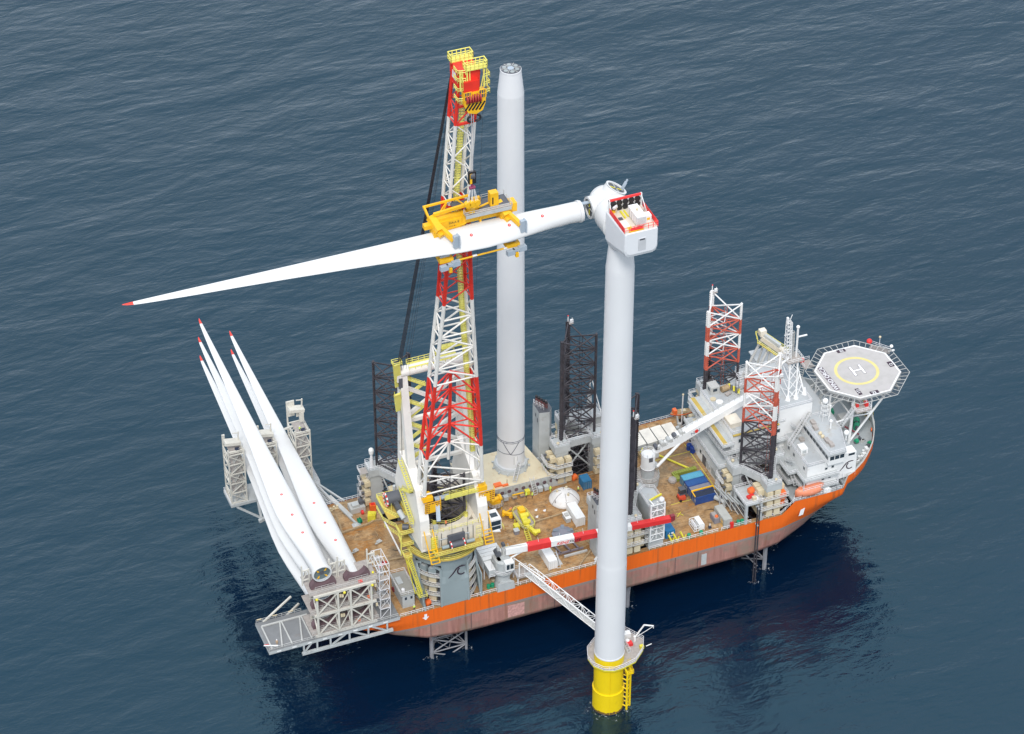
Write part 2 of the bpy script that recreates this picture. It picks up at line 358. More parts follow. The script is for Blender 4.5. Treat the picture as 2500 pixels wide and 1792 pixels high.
def logo_ac(parent, org, xd, yd, s):
    """stroke-like slash joined to an open C"""
    x = Vector(xd).normalized(); y = Vector(yd).normalized(); n = x.cross(y); b = MB(); o = Vector(org)
    def strip(pts, ws):
        L_, R_ = [], []
        for i, p in enumerate(pts):
            a = pts[max(0, i-1)]; c = pts[min(len(pts)-1, i+1)]; dx, dy = c[0]-a[0], c[1]-a[1]; l = math.hypot(dx, dy); nx, ny = -dy/l, dx/l
            L_.append((p[0]+nx*ws[i]/2, p[1]+ny*ws[i]/2)); R_.append((p[0]-nx*ws[i]/2, p[1]-ny*ws[i]/2))
        for i in range(len(pts)-1):
            q = [L_[i], L_[i+1], R_[i+1], R_[i]]; k = len(b.v)
            for off in (.012, -.03):
                for p in q: b.v.append(o+x*p[0]*s+y*p[1]*s+n*off)
            b.face((k, k+3, k+2, k+1), letter)
            for e in range(4): f_ = (e+1) % 4; b.face((k+e, k+f_, k+4+f_, k+4+e), letter)
    strip([(0, 0), (.12, .10), (.26, .25), (.40, .45), (.52, .60), (.70, .69), (.88, .70), (1.05, .68)], [.03, .05, .07, .08, .08, .08, .08, .04])
    arc = [(.80+.24*math.cos(R(a)), .34+.26*math.sin(R(a))) for a in range(120, 321, 15)]
    strip(arc, [.075]*len(arc))
    return b.build('company_emblem', parent)

# ------------------------------------------------------------------ sea
b = MB(); b.prism([(-6000, -6000), (6000, -6000), (6000, 7000), (-6000, 7000)], -30, 0, water)
sea = b.build('sea'); sea['kind'] = 'structure'
# ------------------------------------------------------------------ VESSEL
D = 20.5
ves = thing('jack_up_vessel', 'orange hulled jack-up installation vessel standing on lattice legs above the sea', 'ship', (60, 0, 9.6))
def interp(tab, x):
    if x <= tab[0][0]: return tab[0][1]
    for (a, va), (b_, vb) in zip(tab, tab[1:]):
        if x <= b_: return va+(vb-va)*(x-a)/(b_-a)
    return tab[-1][1]
TOPB = [(-5, 22.5), (-2, 24), (116, 24), (128, 24.2), (131.5, 23.8), (134.7, 22.6), (138.7, 20), (142, 17), (145, 13.6), (147.5, 9.8), (149.5, 5.8), (150.6, 2.4), (151, .3)]
BOTB = [(-5, 19), (6, 22.5), (14, 24), (104, 24), (113, 23), (122, 19.2), (130, 14.6), (137, 10.4), (143, 6), (147, 3), (151, .2)]
BOTZ = [(-5, 17.8), (-2, 16.8), (6, 13.6), (14, 11.2), (22, 9.9), (30, 9.6), (112, 9.6), (130, 10.0), (140, 11.6), (146, 14), (150, 18), (151, 20)]
TOPZ = [(-5, D), (113.4, D), (117, 24), (131.2, 24), (132.6, 27.4), (151, 27.6)]
xs = [-5, -3, -2, 0, 3, 6, 10, 14, 18, 22, 30, 45, 60, 80, 100, 104, 109, 113.4, 115, 117, 120, 123, 126, 129, 131.2, 132.6, 134.7, 137, 139, 141, 143, 145, 146.5, 148, 149.3, 150.2, 150.7, 151]
b = MB(); K = 13; rings = []
for x in xs:
    tb, bb, bz, tz = interp(TOPB, x), interp(BOTB, x), interp(BOTZ, x), interp(TOPZ, x); k = len(b.v)
    for sgn in (-1, 1):
        for j in range(K):
            t = j/(K-1); kf = interp([(112, .66), (131, .84)], x); b.v.append(Vector((x, sgn*(bb+(tb-bb)*min(1, t/kf)**interp([(112, .8), (131, 1.05)], x)), bz+(tz-bz)*t)))
    rings.append(k)
for q in range(len(xs)-1):
    a, c = rings[q], rings[q+1]
    for j in range(K-1):
        b.face((a+j, c+j, c+j+1, a+j+1), hullm, True); b.face((a+K+j, a+K+j+1, c+K+j+1, c+K+j), hullm, True)
    b.face((a, a+K, c+K, c), hullm)
a = rings[0]; b.face([a+j for j in range(K)]+[a+K+j for j in range(K-1, -1, -1)], hullm)
# bulwark inner face + cap
for q in range(len(xs)-1):
    if xs[q] < 131: continue
    for sgn in (-1, 1):
        x0, x1 = xs[q], xs[q+1]; t0, t1 = interp(TOPB, x0), interp(TOPB, x1); z0, z1 = interp(TOPZ, x0), interp(TOPZ, x1); k = len(b.v)
        i0, i1 = max(.02, t0-.55), max(.02, t1-.55)
        for x, y, z in ((x0, t0, z0+.03), (x1, t1, z1+.03), (x1-.3*(x1 > 148), i1, z1+.03), (x0-.3*(x0 > 148), i0, z0+.03), (x1-.3*(x1 > 148), i1, 24.6), (x0-.3*(x0 > 148), i0, 24.6)): b.v.append(Vector((x, sgn*y, z)))
        b.face((k, k+1, k+2, k+3), railg); b.face((k+3, k+2, k+4, k+5), lgrey)
for x in (15, 26, 49, 60, 83, 89.5): b.bx(x-.12, x+.12, -24.06, -23.98, 9.8, 15.5, mat('hull_seam', (.16, .10, .09), .6))
hull = b.build('hull', ves)
# hull marks
def hullmark(nm, pts, m, y=-24.03):
    q = MB(); k = len(q.v)
    for yy in (y, y-.03):
        for p in pts: q.v.append(Vector((p[0], yy, p[1])))
    n = len(pts); q.face([k+n+i for i in range(n)], m)
    for i in range(n): j = (i+1) % n; q.face((k+i, k+j, k+n+j, k+n+i), m)
    return q.build(nm, ves)
def arrow(x, z): return [(x-.35, z+1), (x+.35, z+1), (x+.35, z), (x+.9, z), (x, z-1), (x-.9, z), (x-.35, z)]
hullmark('arrow_mark', arrow(13.7, 18.5), letterw); hullmark('patch_mark', [(36, 10.6), (40.6, 10.6), (40.6, 14.6), (36, 14.6)], mat('primer_patch', (.55, .30, .27), .6, var=.25, scale=1.5))
hullmark('draught_plate', [(90.5, 10.4), (92, 10.4), (92, 14.2), (90.5, 14.2)], lgrey); hullmark('arrow_mark', [(118.3, 18.6), (119.6, 18.8), (120, 21), (118.8, 20.6)], letterw, -24.14)
# decks with open leg wells
WELLS = [(15.5, 27.6), (64.5, 76.5), (104.5, 116.5)]
def deck_grid(name, xb, yb, z, m, th=.25):
    q = MB()
    for x0, x1 in zip(xb, xb[1:]):
        for y0, y1 in zip(yb, yb[1:]):
            xm, ym = (x0+x1)/2, (y0+y1)/2
            if any(a < xm < c for a, c in WELLS) and 11 < abs(ym) < 22.5: continue
            q.bx(x0, x1, y0, y1, z-th, z, m)
    # leg-well walls
    for a, c in WELLS:
        for s_ in (-1, 1):
            y0, y1 = sorted((11*s_, 22.5*s_))
            for w_ in ((a-.2, a-.004, y0, y1), (c+.004, c+.2, y0, y1), (a, c, y0-.2, y0-.004), (a, c, y1+.004, y1+.2)): q.bx(*w_, 15.0 if a > 100 else 10.4, z-th-.01, dgrey)
    return q.build(name, ves)
deck_grid('cargo_deck', [-4.6, 15.5, 27.6, 64.5, 76.5, 104.5, 116.5], [-23.9, -22.5, -11, 11, 22.5, 23.9], D, deckm)
b = MB(); out_ = []
for x in [116.5, 124, 128, 131.3]: out_.append((x, -interp(TOPB, x)+.2))
b.prism(out_+[(x, -y) for x, y in out_[::-1]], 23.2, 23.9, fdeckm)
out_ = []
for x in [131.3, 134.7, 138.7, 142, 145, 147.5, 149.3, 150.2]: out_.append((x-.3*(x > 140), -interp(TOPB, x)+.6))
b.prism(out_+[(x, -y) for x, y in out_[::-1]], 24.4, 25.1, fdeckm)
b.build('fore_deck', ves)
# yellow lane lines, coaming pipes and planks on the cargo deck
b = MB()
for y in (8.6, -9.6): b.bx(88, 102, y, y+.15, D+.004, D+.02, yellow)
b.bx(101.7, 101.85, -12, 12, D+.004, D+.02, yellow); b.tube((91.5, 12.6, D+.35), (99.2, .9, D+.35), .28, yellow)
b.build('deck_marking', ves)
b = MB()
for p, q in zip([(3, 11.6), (11.4, 12.6), (13.3, 13.3), (15.8, 12.7), (17.3, 10.4)], [(11.4, 12.6), (13.3, 13.3), (15.8, 12.7), (17.3, 10.4), (19.6, 9.4)]): b.beam((*p, D+.3), (*q, D+.3), .5, .5, plankw)
b.build('pipe_coaming', ves)
for p, q in [((4, 12), (4.8, 19)), ((11.8, -2.7), (19, -3.2)), ((47, -3), (66, -2)), ((62.8, 9.2), (76, 9.6)), ((77, -10), (77, 9.5))]: b = MB(); b.beam((*p, D+.2), (*q, D+.2), .4, .35, plankw); b.build('pipe_coaming', ves)
b = MB()
for p, q in [((56.5, -22.5), (62.4, -17.5)), ((62.4, -17.5), (61, -10)), ((61, -10), (48, -11.3))]: b.beam((*p, D+.15), (*q, D+.15), .35, .3, plankw)
b.build('pipe_coaming', ves)
# edge railings
def railing(nm, paths, m, parent=ves, **k):
    for p in paths:
        q = MB(); q.rail(p, m, **k); o_ = q.build(nm, parent)
    return o_
railing('deck_railing', [[(7, -23.8, D), (16, -23.8, D)], [(26, -23.8, D), (33, -23.8, D)], [(38, -23.8, D), (64, -23.8, D)], [(75.5, -23.8, D), (95, -23.8, D)], [(96, -23.8, D), (104.5, -23.8, D)], [(107.8, -23.8, D), (113.2, -23.8, D), (117, -23.9, 23.9), (130.8, -23.7, 23.9)],
    [(-4.5, 23.8, D), (14, 23.8, D)], [(27, 23.8, D), (44, 23.8, D)], [(76, 23.8, D), (113, 23.8, D), (117, 23.8, 23.9), (131, 23.8, 23.9)], [(-4.5, 23.8, D), (-4.5, -10, D)]], railw, r=.07)
# ---------------- legs
BANDS = [(-40, 47.5, legblack), (47.5, 52, legred), (52, 56, legwhite), (56, 60.5, legred), (60.5, 90, legwhite)]
def make_leg(cx, cyin, cyout, ztop, banded, zdrop=(0, 0, 0), down=12., half=4.75):
    lg = thing('leg', '', '', (cx, cyin, 0)); del lg['label'], lg['category']; lg.parent = ves; lg.location = Vector((cx, cyin, 0))-Vector(ves['_o'])
    CH = [(cx-half, cyin), (cx+half, cyin), (cx, cyout)]
    bay = 4.75; zt0 = ztop-.3; BANDS = [(-40, zt0-4*bay, legblack), (zt0-4*bay, zt0-3*bay, legred), (zt0-3*bay, zt0-2*bay, legwhite), (zt0-2*bay, zt0-bay, legred), (zt0-bay, 200, legwhite)]
    BANDS[0] = (9.5, BANDS[0][1], legblack); BANDS.insert(0, (-40, 9.5, mat('leg_lower_grey', (.24, .24, .26), .6, var=.25)))  # legs turn a paler grey below the hull bottom
    bands = BANDS if banded else [BANDS[0], (9.5, 100, legblack)]
    def seg(q, p0, p1, r, n=6):
        p0, p1 = Vector(p0), Vector(p1)
        if p0.z > p1.z: p0, p1 = p1, p0
        zm = (p0.z+p1.z)/2
        m = next(mm for a, c, mm in bands if a <= zm < c); q.tube(p0, p1, r, m, n=n, cap=False)
    for i, (x, y) in enumerate(CH):
        q = MB(); zt = ztop-zdrop[i]; zs = [-down]+[a for a, c, _ in bands if -5 < a < zt]+[zt]
        if not banded: zs = [-down, 9.5, zt]
        for a, c in zip(zs, zs[1:]):
            m = next(mm for p, e, mm in bands if p <= (a+c)/2 < e) if (a+c)/2 > -9 else legblack
            off = 0 if not banded else 0
            q.tube((x, y, a), (x, y, c), .36, m, n=10)
            ctr = Vector((cx, (cyin*2+cyout)/3, 0)); dv = Vector((x, y, 0))-ctr; dv.normalize(); sd_ = Vector((-dv.y, dv.x, 0))
            q.box((Vector((x, y, (a+c)/2))), (1.15, .2, c-a-.002), m, ax=(sd_, dv, Vector((0, 0, 1))))
        # rack teeth
        z = 12.
        while z < zt:
            for sg in (-1, 1):
                m = next(mm for p, e, mm in bands if p <= z < e); q.box(Vector((x, y, z))+sd_*sg*.62, (.16, .18, .3), m, ax=(sd_, dv, Vector((0, 0, 1))))
            z += .7
        ch = q.build('chord', lg); ch['_o'] = lg['_o']
    q = MB(); z = zt0-bay*int((zt0+down)/bay); k = 0
    while z+bay <= ztop+.2:
        for (a, c) in ((0, 1), (1, 2), (2, 0)):
            A, B_ = Vector((*CH[a], 0)), Vector((*CH[c], 0)); M = (A+B_)/2; Z = Vector((0, 0, z)); Z2 = Vector((0, 0, z+bay)); ZM = Vector((0, 0, z+bay/2))
            seg(q, A+Z, B_+Z, .19)
            seg(q, A+Z, B_+Z2, .2); seg(q, B_+Z, A+Z2, .2)
        Ms = [(Vector((*CH[a], z))+Vector((*CH[c], z)))/2 for a, c in ((0, 1), (1, 2), (2, 0))]
        for i in range(3): seg(q, Ms[i]+Vector((0, 0, .05)), Ms[(i+1) % 3]+Vector((0, 0, .05)), .10, 5)
        z += bay
    if zdrop != (0, 0, 0):
        pass
    br = q.build('bracing', lg)
    # ladder strip
    q = MB(); y = cyin+(cyout-cyin)*.35; x = cx+half*.35
    for dx in (-.4, .4): q.tube((x+dx, y, 20), (x+dx, y, ztop-2), .07, legblack if not banded else legred, n=4, cap=False)
    q.ladder((x, y, 20), (x, y, ztop-2), legblack if not banded else legwhite, .8); q.build('ladder', lg)
    # beacon and instrument cabinet on one chord
    q = MB(); bx_, by_ = CH[2]; q.bx(bx_, bx_+1.1, by_-1.1, by_, ztop-.3, ztop-.2, grating); q.rail([(bx_, by_-1.1, ztop-.2), (bx_+1.1, by_-1.1, ztop-.2), (bx_+1.1, by_, ztop-.2)], railw, r=.04)
    q.bx(bx_+.3, bx_+1.0, by_-.9, by_-.5, ztop, ztop+.9, legwhite); q.tube((bx_, by_, ztop), (bx_, by_, ztop+1.7), .13, legwhite); q.sphere((bx_, by_, ztop+1.8), .2, redp, n=8)
    q.build('top_beacon', lg)
    return lg
make_leg(112.3, 13.1, 21.2, 62.9, True)
make_leg(110.75, -13.0, -21.2, 65.6, True)
make_leg(70.7, 13.0, 20.6, 64.8, False)
make_leg(70.9, -13.0, -21.2, 64.3, False)
make_leg(21.9, 21.0, 12.8, 66.8, False)
make_leg(21.2, -20.2, -12.0, 59.0, False, down=8.)
# ---------------- jacking frames
def make_jack(cx, s_, zy=31.0, skip=None, flip=False):
    """s_=+1 port, -1 starboard; two inboard chords and one outboard"""
    yi, yo = 13.0*s_, 21.2*s_
    if flip: yi, yo, s_ = 21.0*s_, 12.8*s_, -s_
    jf = thing('jacking_frame', '', '', (cx, yi, D)); del jf['label'], jf['category']; jf.parent = ves; jf.location = Vector((cx, yi, D))-Vector(ves['_o'])
    H = [(cx-4.75, yi, -1, 0 if flip else -s_), (cx+4.75, yi, 1, 0 if flip else -s_), (cx, yo, 0, s_)]
    for i, (x, y, sx, sy) in enumerate(H):
        q = MB()
        if i < 2:
            q.bx(x-1.1 if sx > 0 else x-2.4, x+2.4 if sx > 0 else x+1.1, y+sy*.9-1.5, y+sy*.9+1.5, D-4, zy-1.2, lgrey)
        else: q.bx(x-2.0, x+2.0, y-1.0, y+1.0 if s_ > 0 else y+.9, D-4, zy-1.2, lgrey)
        hs = q.build('jack_housing', jf)
        for lv in range(3):
            z = D+.6+lv*3.1; g = MB()
            if i < 2:
                xo = x+sx*3.3
                for yy in (-1.05, 1.05): 
                    g.box((xo, y+sy*.9+yy, z+.8), (1.6, 1.55, 1.5), beige); g.box((xo+sx*.2, y+sy*.9+yy, z+1.7), (1.1, 1.1, .3), beige)
                    g.tube((xo+sx*.85, y+sy*.9+yy, z+1.0), (xo+sx*1.5, y+sy*.9+yy, z+1.0), .35, dgrey, n=8)
                yf = y+sy*2.6+sy*.9
                for xx in ((-1.1, 1.1) if sy else ()): g.box((x+sx*.6+xx, yf, z+.8), (1.7, 1.6, 1.5), beige); g.box((x+sx*.6+xx, yf+sy*.15, z+1.7), (1.2, 1.1, .3), beige)
            else:
                for xx in (-1.1, 1.1): g.box((x+xx, y+s_*1.85, z+1.0), (1.7, 1.7, 1.9), beige); g.box((x+sx+xx, y+s_*1.9, z+2.1), (1.2, 1.2, .35), beige)
                if s_ < 0:
                    for yy in (-.2, 1.8): g.box((x-2.9, y+yy, z+1.0), (1.7, 1.7, 1.9), beige); g.box((x+2.9, y+yy, z+1.0), (1.7, 1.7, 1.9), beige)
            if i == skip: continue
            g.build('gear_box', jf)
            if i < 2:
                wq = MB(); x0, x1 = sorted((x-sx*1.2, x+sx*5.2)); y0, y1 = sorted((y-sy*1.2, y+sy*5.2)); zz = z-.1
                pl = [(x-sx*1.2, y+sy*5.2), (x+sx*3.4, y+sy*5.2), (x+sx*5.2, y+sy*3.4), (x+sx*5.2, y-sy*.9)]
                if lv:
                    for a_, c_ in zip(pl, pl[1:]): wq.beam((*a_, zz), (*c_, zz), .6, .1, railg)
                    wq.rail([(*p, zz) for p in pl], railw, r=.06)
                    wq.ladder((x+sx*5.4, y+sy*1.2, zz-3.1), (x+sx*5.4, y+sy*1.2, zz+.8), railw)
                    wq.build('walkway', jf)
            elif lv:
                wq = MB(); pl = [(x-4, y-s_*.5), (x-4, y+s_*3.1), (x+4, y+s_*3.1), (x+4, y-s_*.5)]
                for a_, c_ in zip(pl, pl[1:]): wq.beam((*a_, z-.1), (*c_, z-.1), .6, .1, railg)
                wq.rail([(*p, z-.1) for p in pl], railw, r=.06); wq.build('walkway', jf)
    # yoke
    q = MB(); P = [Vector((x+sx*.6, y+sy*.6, zy)) for x, y, sx, sy in H]
    for a_, c_ in ((0, 1), (1, 2), (2, 0)): q.beam(P[a_], P[c_], 1.5, 1.9, lgrey)
    for x, y, sx, sy in H: q.box((x+sx*.6, y+sy*.6, zy), (4.4, 4.0, 2.2), lgrey)
    a_, c_ = Vector((cx-3.6, yi, D+.5)), Vector((cx+3.6, yi, zy-1)); e_, f_ = Vector((cx+3.6, yi, D+.5)), Vector((cx-3.6, yi, zy-1))
    q.tube(a_, c_, .25, lgrey); q.tube(e_, f_, .25, lgrey)
    for sx in (-1, 1): q.tube((cx+sx*4.2, yi+s_*2, D), (cx+sx*1.4, yo-s_*2, zy-1), .22, lgrey); q.tube((cx+sx*4.2, yi+s_*2, zy-1), (cx+sx*1.4, yo-s_*2, D), .22, lgrey)
    q.build('top_yoke', jf)
    q = MB(); zr = zy+1.0
    for a_, c_ in ((0, 1), (1, 2), (2, 0)):
        d_ = (P[c_]-P[a_]).normalized(); nrm = Vector((d_.y, -d_.x, 0))*.75
        for sg in (-1, 1): q.rail([P[a_]+d_*2.2+nrm*sg+Vector((0, 0, .95)), P[c_]-d_*2.2+nrm*sg+Vector((0, 0, .95))], railw, r=.06)
    for x, y, sx, sy in H:
        c0 = Vector((x+sx*.6, y+sy*.6, zy+1.1)); q.rail([c0+Vector((-2.1, -1.9, 0)), c0+Vector((2.1, -1.9, 0)), c0+Vector((2.1, 1.9, 0)), c0+Vector((-2.1, 1.9, 0))], railw, r=.06, closed=True)
        q.sphere(c0+Vector((.9*(sx or 1), .9*sy, .5)), .45, beige, n=8); q.box(c0+Vector((-1*(sx or 1), .8*sy, .4)), (.9, .9, .8), lgrey)
    q.ladder((cx-5.5, yi-s_*1.2, D), (cx-5.5, yi-s_*1.2, zy+2), railw); q.ladder((cx+3.2, yi-s_*.5, D), (cx+3.2, yi-s_*.5, zy+2), railw)
    q.build('yoke_railing', jf)
    return jf
make_jack(70.7, 1); make_jack(21.9, 1, 31.6, flip=True); make_jack(112.3, 1, 30); make_jack(70.9, -1, skip=0); j5 = make_jack(110.75, -1, 30.6)
# raised stowage platform, umbilical frame and raw water hose tower at the starboard fore leg
b = MB(); b.bx(102.6, 107.6, -24, -16.5, 26.6, 27, lgrey); b.rail([(102.6, -16.5, 27), (102.6, -24, 27), (107.6, -24, 27), (107.6, -16.5, 27)], railw, r=.06, closed=True)
for x, y in ((103, -23.6), (107.2, -23.6), (103, -17), (107.2, -17)): b.bx(x-.35, x+.35, y-.35, y+.35, D, 26.6, lgrey)
b.bx(105.2, 106.2, -23, -22, 27, 28, beige); b.build('stowage_platform', ves)
b = MB()
for i in range(4):
    x = 99.8+i*.95
    for k in range(3): b.tube((x, -14.5-i*1.2, D), (x+.3, -14-i*1.2, 24+k), .16, lgrey, n=6); b.tube((x-.5+k*.5, -12-i*2, 24), (x+1.0+k*.5, -16-i*2, D+.3), .13, dgrey if k == 1 else railg, n=6)
    b.beam((x, -11-i*2, 24.5), (x+.9, -17-i*1.5, 24.3), .3, .4, lgrey)
b.tube((99.5, -12.2, D+1.2), (101.5, -15.2, D+1.2), .7, lgrey, n=10); b.build('umbilical_frame', ves)
b = MB()
for dx in (-.35, .35): b.tube((105.9+dx, -25.0, -3), (105.9+dx, -25.0, 26.5), .17, legblack, n=6)
b.ladder((105.9, -25, -3), (105.9, -25, 26.5), legblack, .7)
b.beam((105.9, -23.9, 25.8), (105.9, -25.1, 25.8), .5, .4, lgrey); b.beam((105.9, -23.9, 20), (105.9, -25.1, 20), .5, .3, lgrey); b.build('water_intake_tower', ves)
# ---------------- superstructure
def windows(par, wins, ax='x', depth=.05):
    """each (x,y,z,w,h) facing direction ax"""
    for (x, y, z, w_, h_) in wins:
        q = MB()
        if ax == 'y': q.box((x, y, z), (w_+.25, .06, h_+.25), lgrey); q.box((x, y-.04, z), (w_, .06, h_), glass)
        else: q.box((x, y, z), (.06, w_+.25, h_+.25), lgrey); q.box((x-.04, y, z), (.06, w_, h_), glass)
        q.build('window', par)
def block(name, x0, x1, y0, y1, z0, z1, m=white, roof=roofw):
    q = MB(); q.prism([(x0, y0), (x1, y0), (x1, y1), (x0, y1)], z0, z1, m, top=roof); return q.build(name, ves)
A1 = block('accommodation_block', 103, 121, -8.4, 12.2, D, 29); A2 = block('accommodation_block', 104.6, 121, -8.35, 12.1, 29, 33); A3 = block('accommodation_block', 105.6, 121, -8.3, 12.0, 33, 37.9)
windows(A1, [(102.97, 4.8, 27.2, .8, .8), (102.97, 1.2, 26.5, .7, 1), (102.97, -2.6, 26.3, .7, .9), (102.97, 4.5, 23.4, .8, 1)]); windows(A2, [(104.57, y, 31, .7, .9) for y in (9, 5.5, 2, -4)])
windows(A1, [(x, -8.43, 27, .7, 1) for x in (105.2, 108.5)], 'y'); windows(A2, [(x, -8.38, 31, .8, 1) for x in (106.5, 109.5, 116, 119)], 'y'); windows(A3, [(x, -8.33, 35.4, .9, 1) for x in (108, 111.5, 116, 119)], 'y')
b = MB(); b.bx(102.9, 102.97, 1.0, 3.2, 20.6, 23.6, dgrey); b.bx(102.9, 102.97, -5.8, -2.4, 21.4, 23.4, lgrey); b.tube((102.9, -.6, 22.6), (102.6, -.6, 22.6), 1.1, lgrey, n=14); b.tube((102.95, 7.5, 22.6), (102.6, 7.5, 22.6), .8, lgrey, n=14); b.build('louvre_door', A1)
b = MB()
for z, x in ((29, 102.2), (33, 103.6)):
    b.bx(x-.9, x+2.37, -9.8, 12.5, z-.35, z+.04, lgrey); b.bx(x+2.4, 121, -9.9, -8.45, z-.35, z+.04, lgrey)
b.bx(102.2, 105.55, -9.9, 12.15, 35.6, 35.9, lgrey); b.bx(102.9, 104.1, -8.9, 12.2, 35.9, 35.93, mat('walkway_ochre', (.50, .36, .08), .7))
b.build('gallery_deck', ves)
railing('gallery_railing', [[(121, -9.8, 29), (101.4, -9.7, 29), (101.4, 12.4, 29)], [(121, -9.8, 33), (102.8, -9.7, 33), (102.8, 12.4, 33)], [(105.6, -9.8, 35.9), (102.3, -9.8, 35.9), (102.3, 12.2, 35.9)], [(105.7, 12, 37.9), (105.7, -8.2, 37.9), (121, -8.2, 37.9)]], railw, r=.06)
block('accommodation_tower', 119.5, 129.0, -7.6, 11.5, 33, 41.5)
railing('roof_railing', [[(119.6, -7.5, 41.5), (128.9, -7.5, 41.5), (128.9, 11.4, 41.5), (119.6, 11.4, 41.5)]], railw, r=.06)
# forward full-width house
b = MB(); b.prism([(120.9, -22.3), (135.2, -22.3), (135.2, 22.3), (120.9, 22.3)], 26.2, 33, white, top=roofw); b.prism([(123, -16.5), (133, -16.5), (133, 16.5), (123, 16.5)], 23.9, 26.2, white); fh = b.build('forward_house', ves)
b = MB()
for z in (26.4, 29.7):
    b.bx(119.2, 120.88, -24, 24, z-.3, z, lgrey); b.bx(120.9, 129.5, -24, -22.34, z-.3, z, lgrey); b.bx(120.9, 129.5, 22.34, 24, z-.3, z, lgrey); b.bx(116.8, 119.17, -19.5, -12, z-.3, z, lgrey); b.bx(116.8, 119.17, 13, 19.5, z-.3, z, lgrey)
b.build('gallery_deck', ves)
railing('gallery_railing', [[(129.5, -24, z), (119.3, -24, z), (119.3, -19.5, z), (116.9, -19.5, z), (116.9, -10, z)] for z in (26.4, 29.7)]+[[(119.3, 24, z), (129.5, 24, z)] for z in (26.4, 29.7)]+[[(121, -8, 33), (121, -22.2, 33), (126.2, -22.2, 33)], [(121, 22.2, 33), (134, 22.2, 33)], [(121, 13, 33), (121, 22.2, 33)]], railw, r=.06)
windows(fh, [(x, -22.33, z, .6, .6) for x, z in ((126.4, 31.0), (128.3, 31.1), (125.7, 27.7), (127.6, 27.8))], 'y')
for o_ in fh.children: pass
windows(fh, [(120.87, y, 31.4, .7, .8) for y in (-20.5, -14.5, -11.5)]); windows(fh, [(120.87, y, 28, .7, .9) for y in (-19, -15)])
logo_ac(fh, (130.2, -22.34, 28.6), (1, 0, 0), (0, 0, 1), 4.0)
# wheelhouse
b = MB(); b.prism([(126.2, -23.6), (130.8, -23.6), (133.4, -16), (134.0, -8), (134, 8), (133.4, 16), (130.8, 23.6), (126.2, 23.6)], 33, 36.4, white, top=roofw)
b.prism([(125.7, -24.0), (131.1, -24.0), (133.8, -16.2), (134.4, -8), (134.4, 8), (133.8, 16.2), (131.1, 24), (125.7, 24)], 36.4, 36.75, lgrey, top=roofw); wh = b.build('wheelhouse', ves)
for i in range(9):
    y = -22.4+i*1.78; q = MB(); q.box((126.17, y, 35.2), (.06, 1.45, 1.2), glass); q.build('window', wh)
for i in range(3): q = MB(); q.box((127.2+i*1.45, -23.63, 35.2), (1.2, .06, 1.2), glass); q.build('window', wh)
for i in range(2): q = MB(); a_, c_ = Vector((130.85, -23.6, 35.2)), Vector((133.45, -16, 35.2)); d_ = (c_-a_).normalized(); q.box(a_.lerp(c_, .25+.5*i), (3.2, .1, 1.2), glass, ax=(d_, Vector((d_.y, -d_.x, 0)), Vector((0, 0, 1)))); q.build('window', wh)
b = MB(); b.bx(131.6, 135.1, -22.25, -19.5, 33, 34.2, white); b.bx(132.8, 134.6, -22.3, -22.26, 33.3, 34, glass); b.build('bridge_wing', ves)
railing('monkey_island_railing', [[(126.1, -7.6, 36.75), (126.1, -23.8, 36.75), (130.9, -23.8, 36.75), (133.4, -16, 36.75), (134, -8, 36.75)], [(129, -7.9, 36.75), (134, -7.9, 36.75)]], railw, r=.05)
b = MB()
for (x, y, r_, h_) in ((133.0, -19.8, .75, 1.9), (131.4, -14.0, .45, 2.2), (133.4, -9.5, .3, 3.5)):
    b.cut(); b.tube((x, y, 36.7), (x, y, 36.7+h_), .22, white); b.sphere((x, y, 36.7+h_+r_*.8), r_, white, n=14)
for (x, y) in ((128, -10.5), (127.6, -12.6), (128.1, -18.5), (128.4, -20.3)): b.cut(); b.bx(x-.5, x+.6, y-.9, y+.9, 36.75, 37.5, grating)
for y in (-15.2, -16.6): b.cut(); b.sphere((127.8, y, 37.1), .55, beige, n=10)
b.cut()
for dx, dy in ((-.9, -.9), (.9, -.9), (.9, .9), (-.9, .9)): b.tube((131.6+dx, -9.8+dy, 36.7), (131.6+dx*.5, -9.8+dy*.5, 42), .1, white, n=5)
for z in (38, 39.5, 41): b.rail([(131.6-.8, -9.8-.8, z), (131.6+.8, -9.8-.8, z), (131.6+.8, -9.8+.8, z), (131.6-.8, -9.8+.8, z)], white, h=.9, closed=True, r=.06)
b.sphere((131.6, -9.8, 42.8), .8, white, n=10)
b.build('antenna_mount', ves)
b = MB(); b.bx(121.6, 123.6, -16.9, -14.4, 33, 34.6, white); b.bx(122, 123.1, -16.96, -16.9, 33.2, 34.2, lgrey); b.cut(); b.bx(123.8, 125, -12.3, -11, 33, 33.7, grating); b.cut(); b.bx(123.5, 124.7, -11, -10.2, 33, 34, lgrey); b.cut()
b.stair((125.9, -8.6, 33), (122.6, -9.2, 36.6), .9, lgrey, railw); b.cut(); b.stair((120.3, -12.4, 33), (128.4, -7.9, 38.5), .9, railg, railw)
b.build('roof_equipment', ves)
b = MB(); b.stair((118.6, -20.6, 26.4), (118.6, -14.4, 29.8), .9, lgrey, railw); b.stair((118.6, -14, 29.8), (118.6, -19, 33), .9, lgrey, railw)
for z in (26.4, 29.7): b.tube((119.4, -23.8, 23.9), (119.4, -23.8, z), .12, railw); b.tube((129.3, -23.8, 23.9), (129.3, -23.8, z), .12, railw)
b.bx(125.6, 127.0, -23.7, -22.4, 23.9, 26.1, white); b.build('outside_stair', ves)
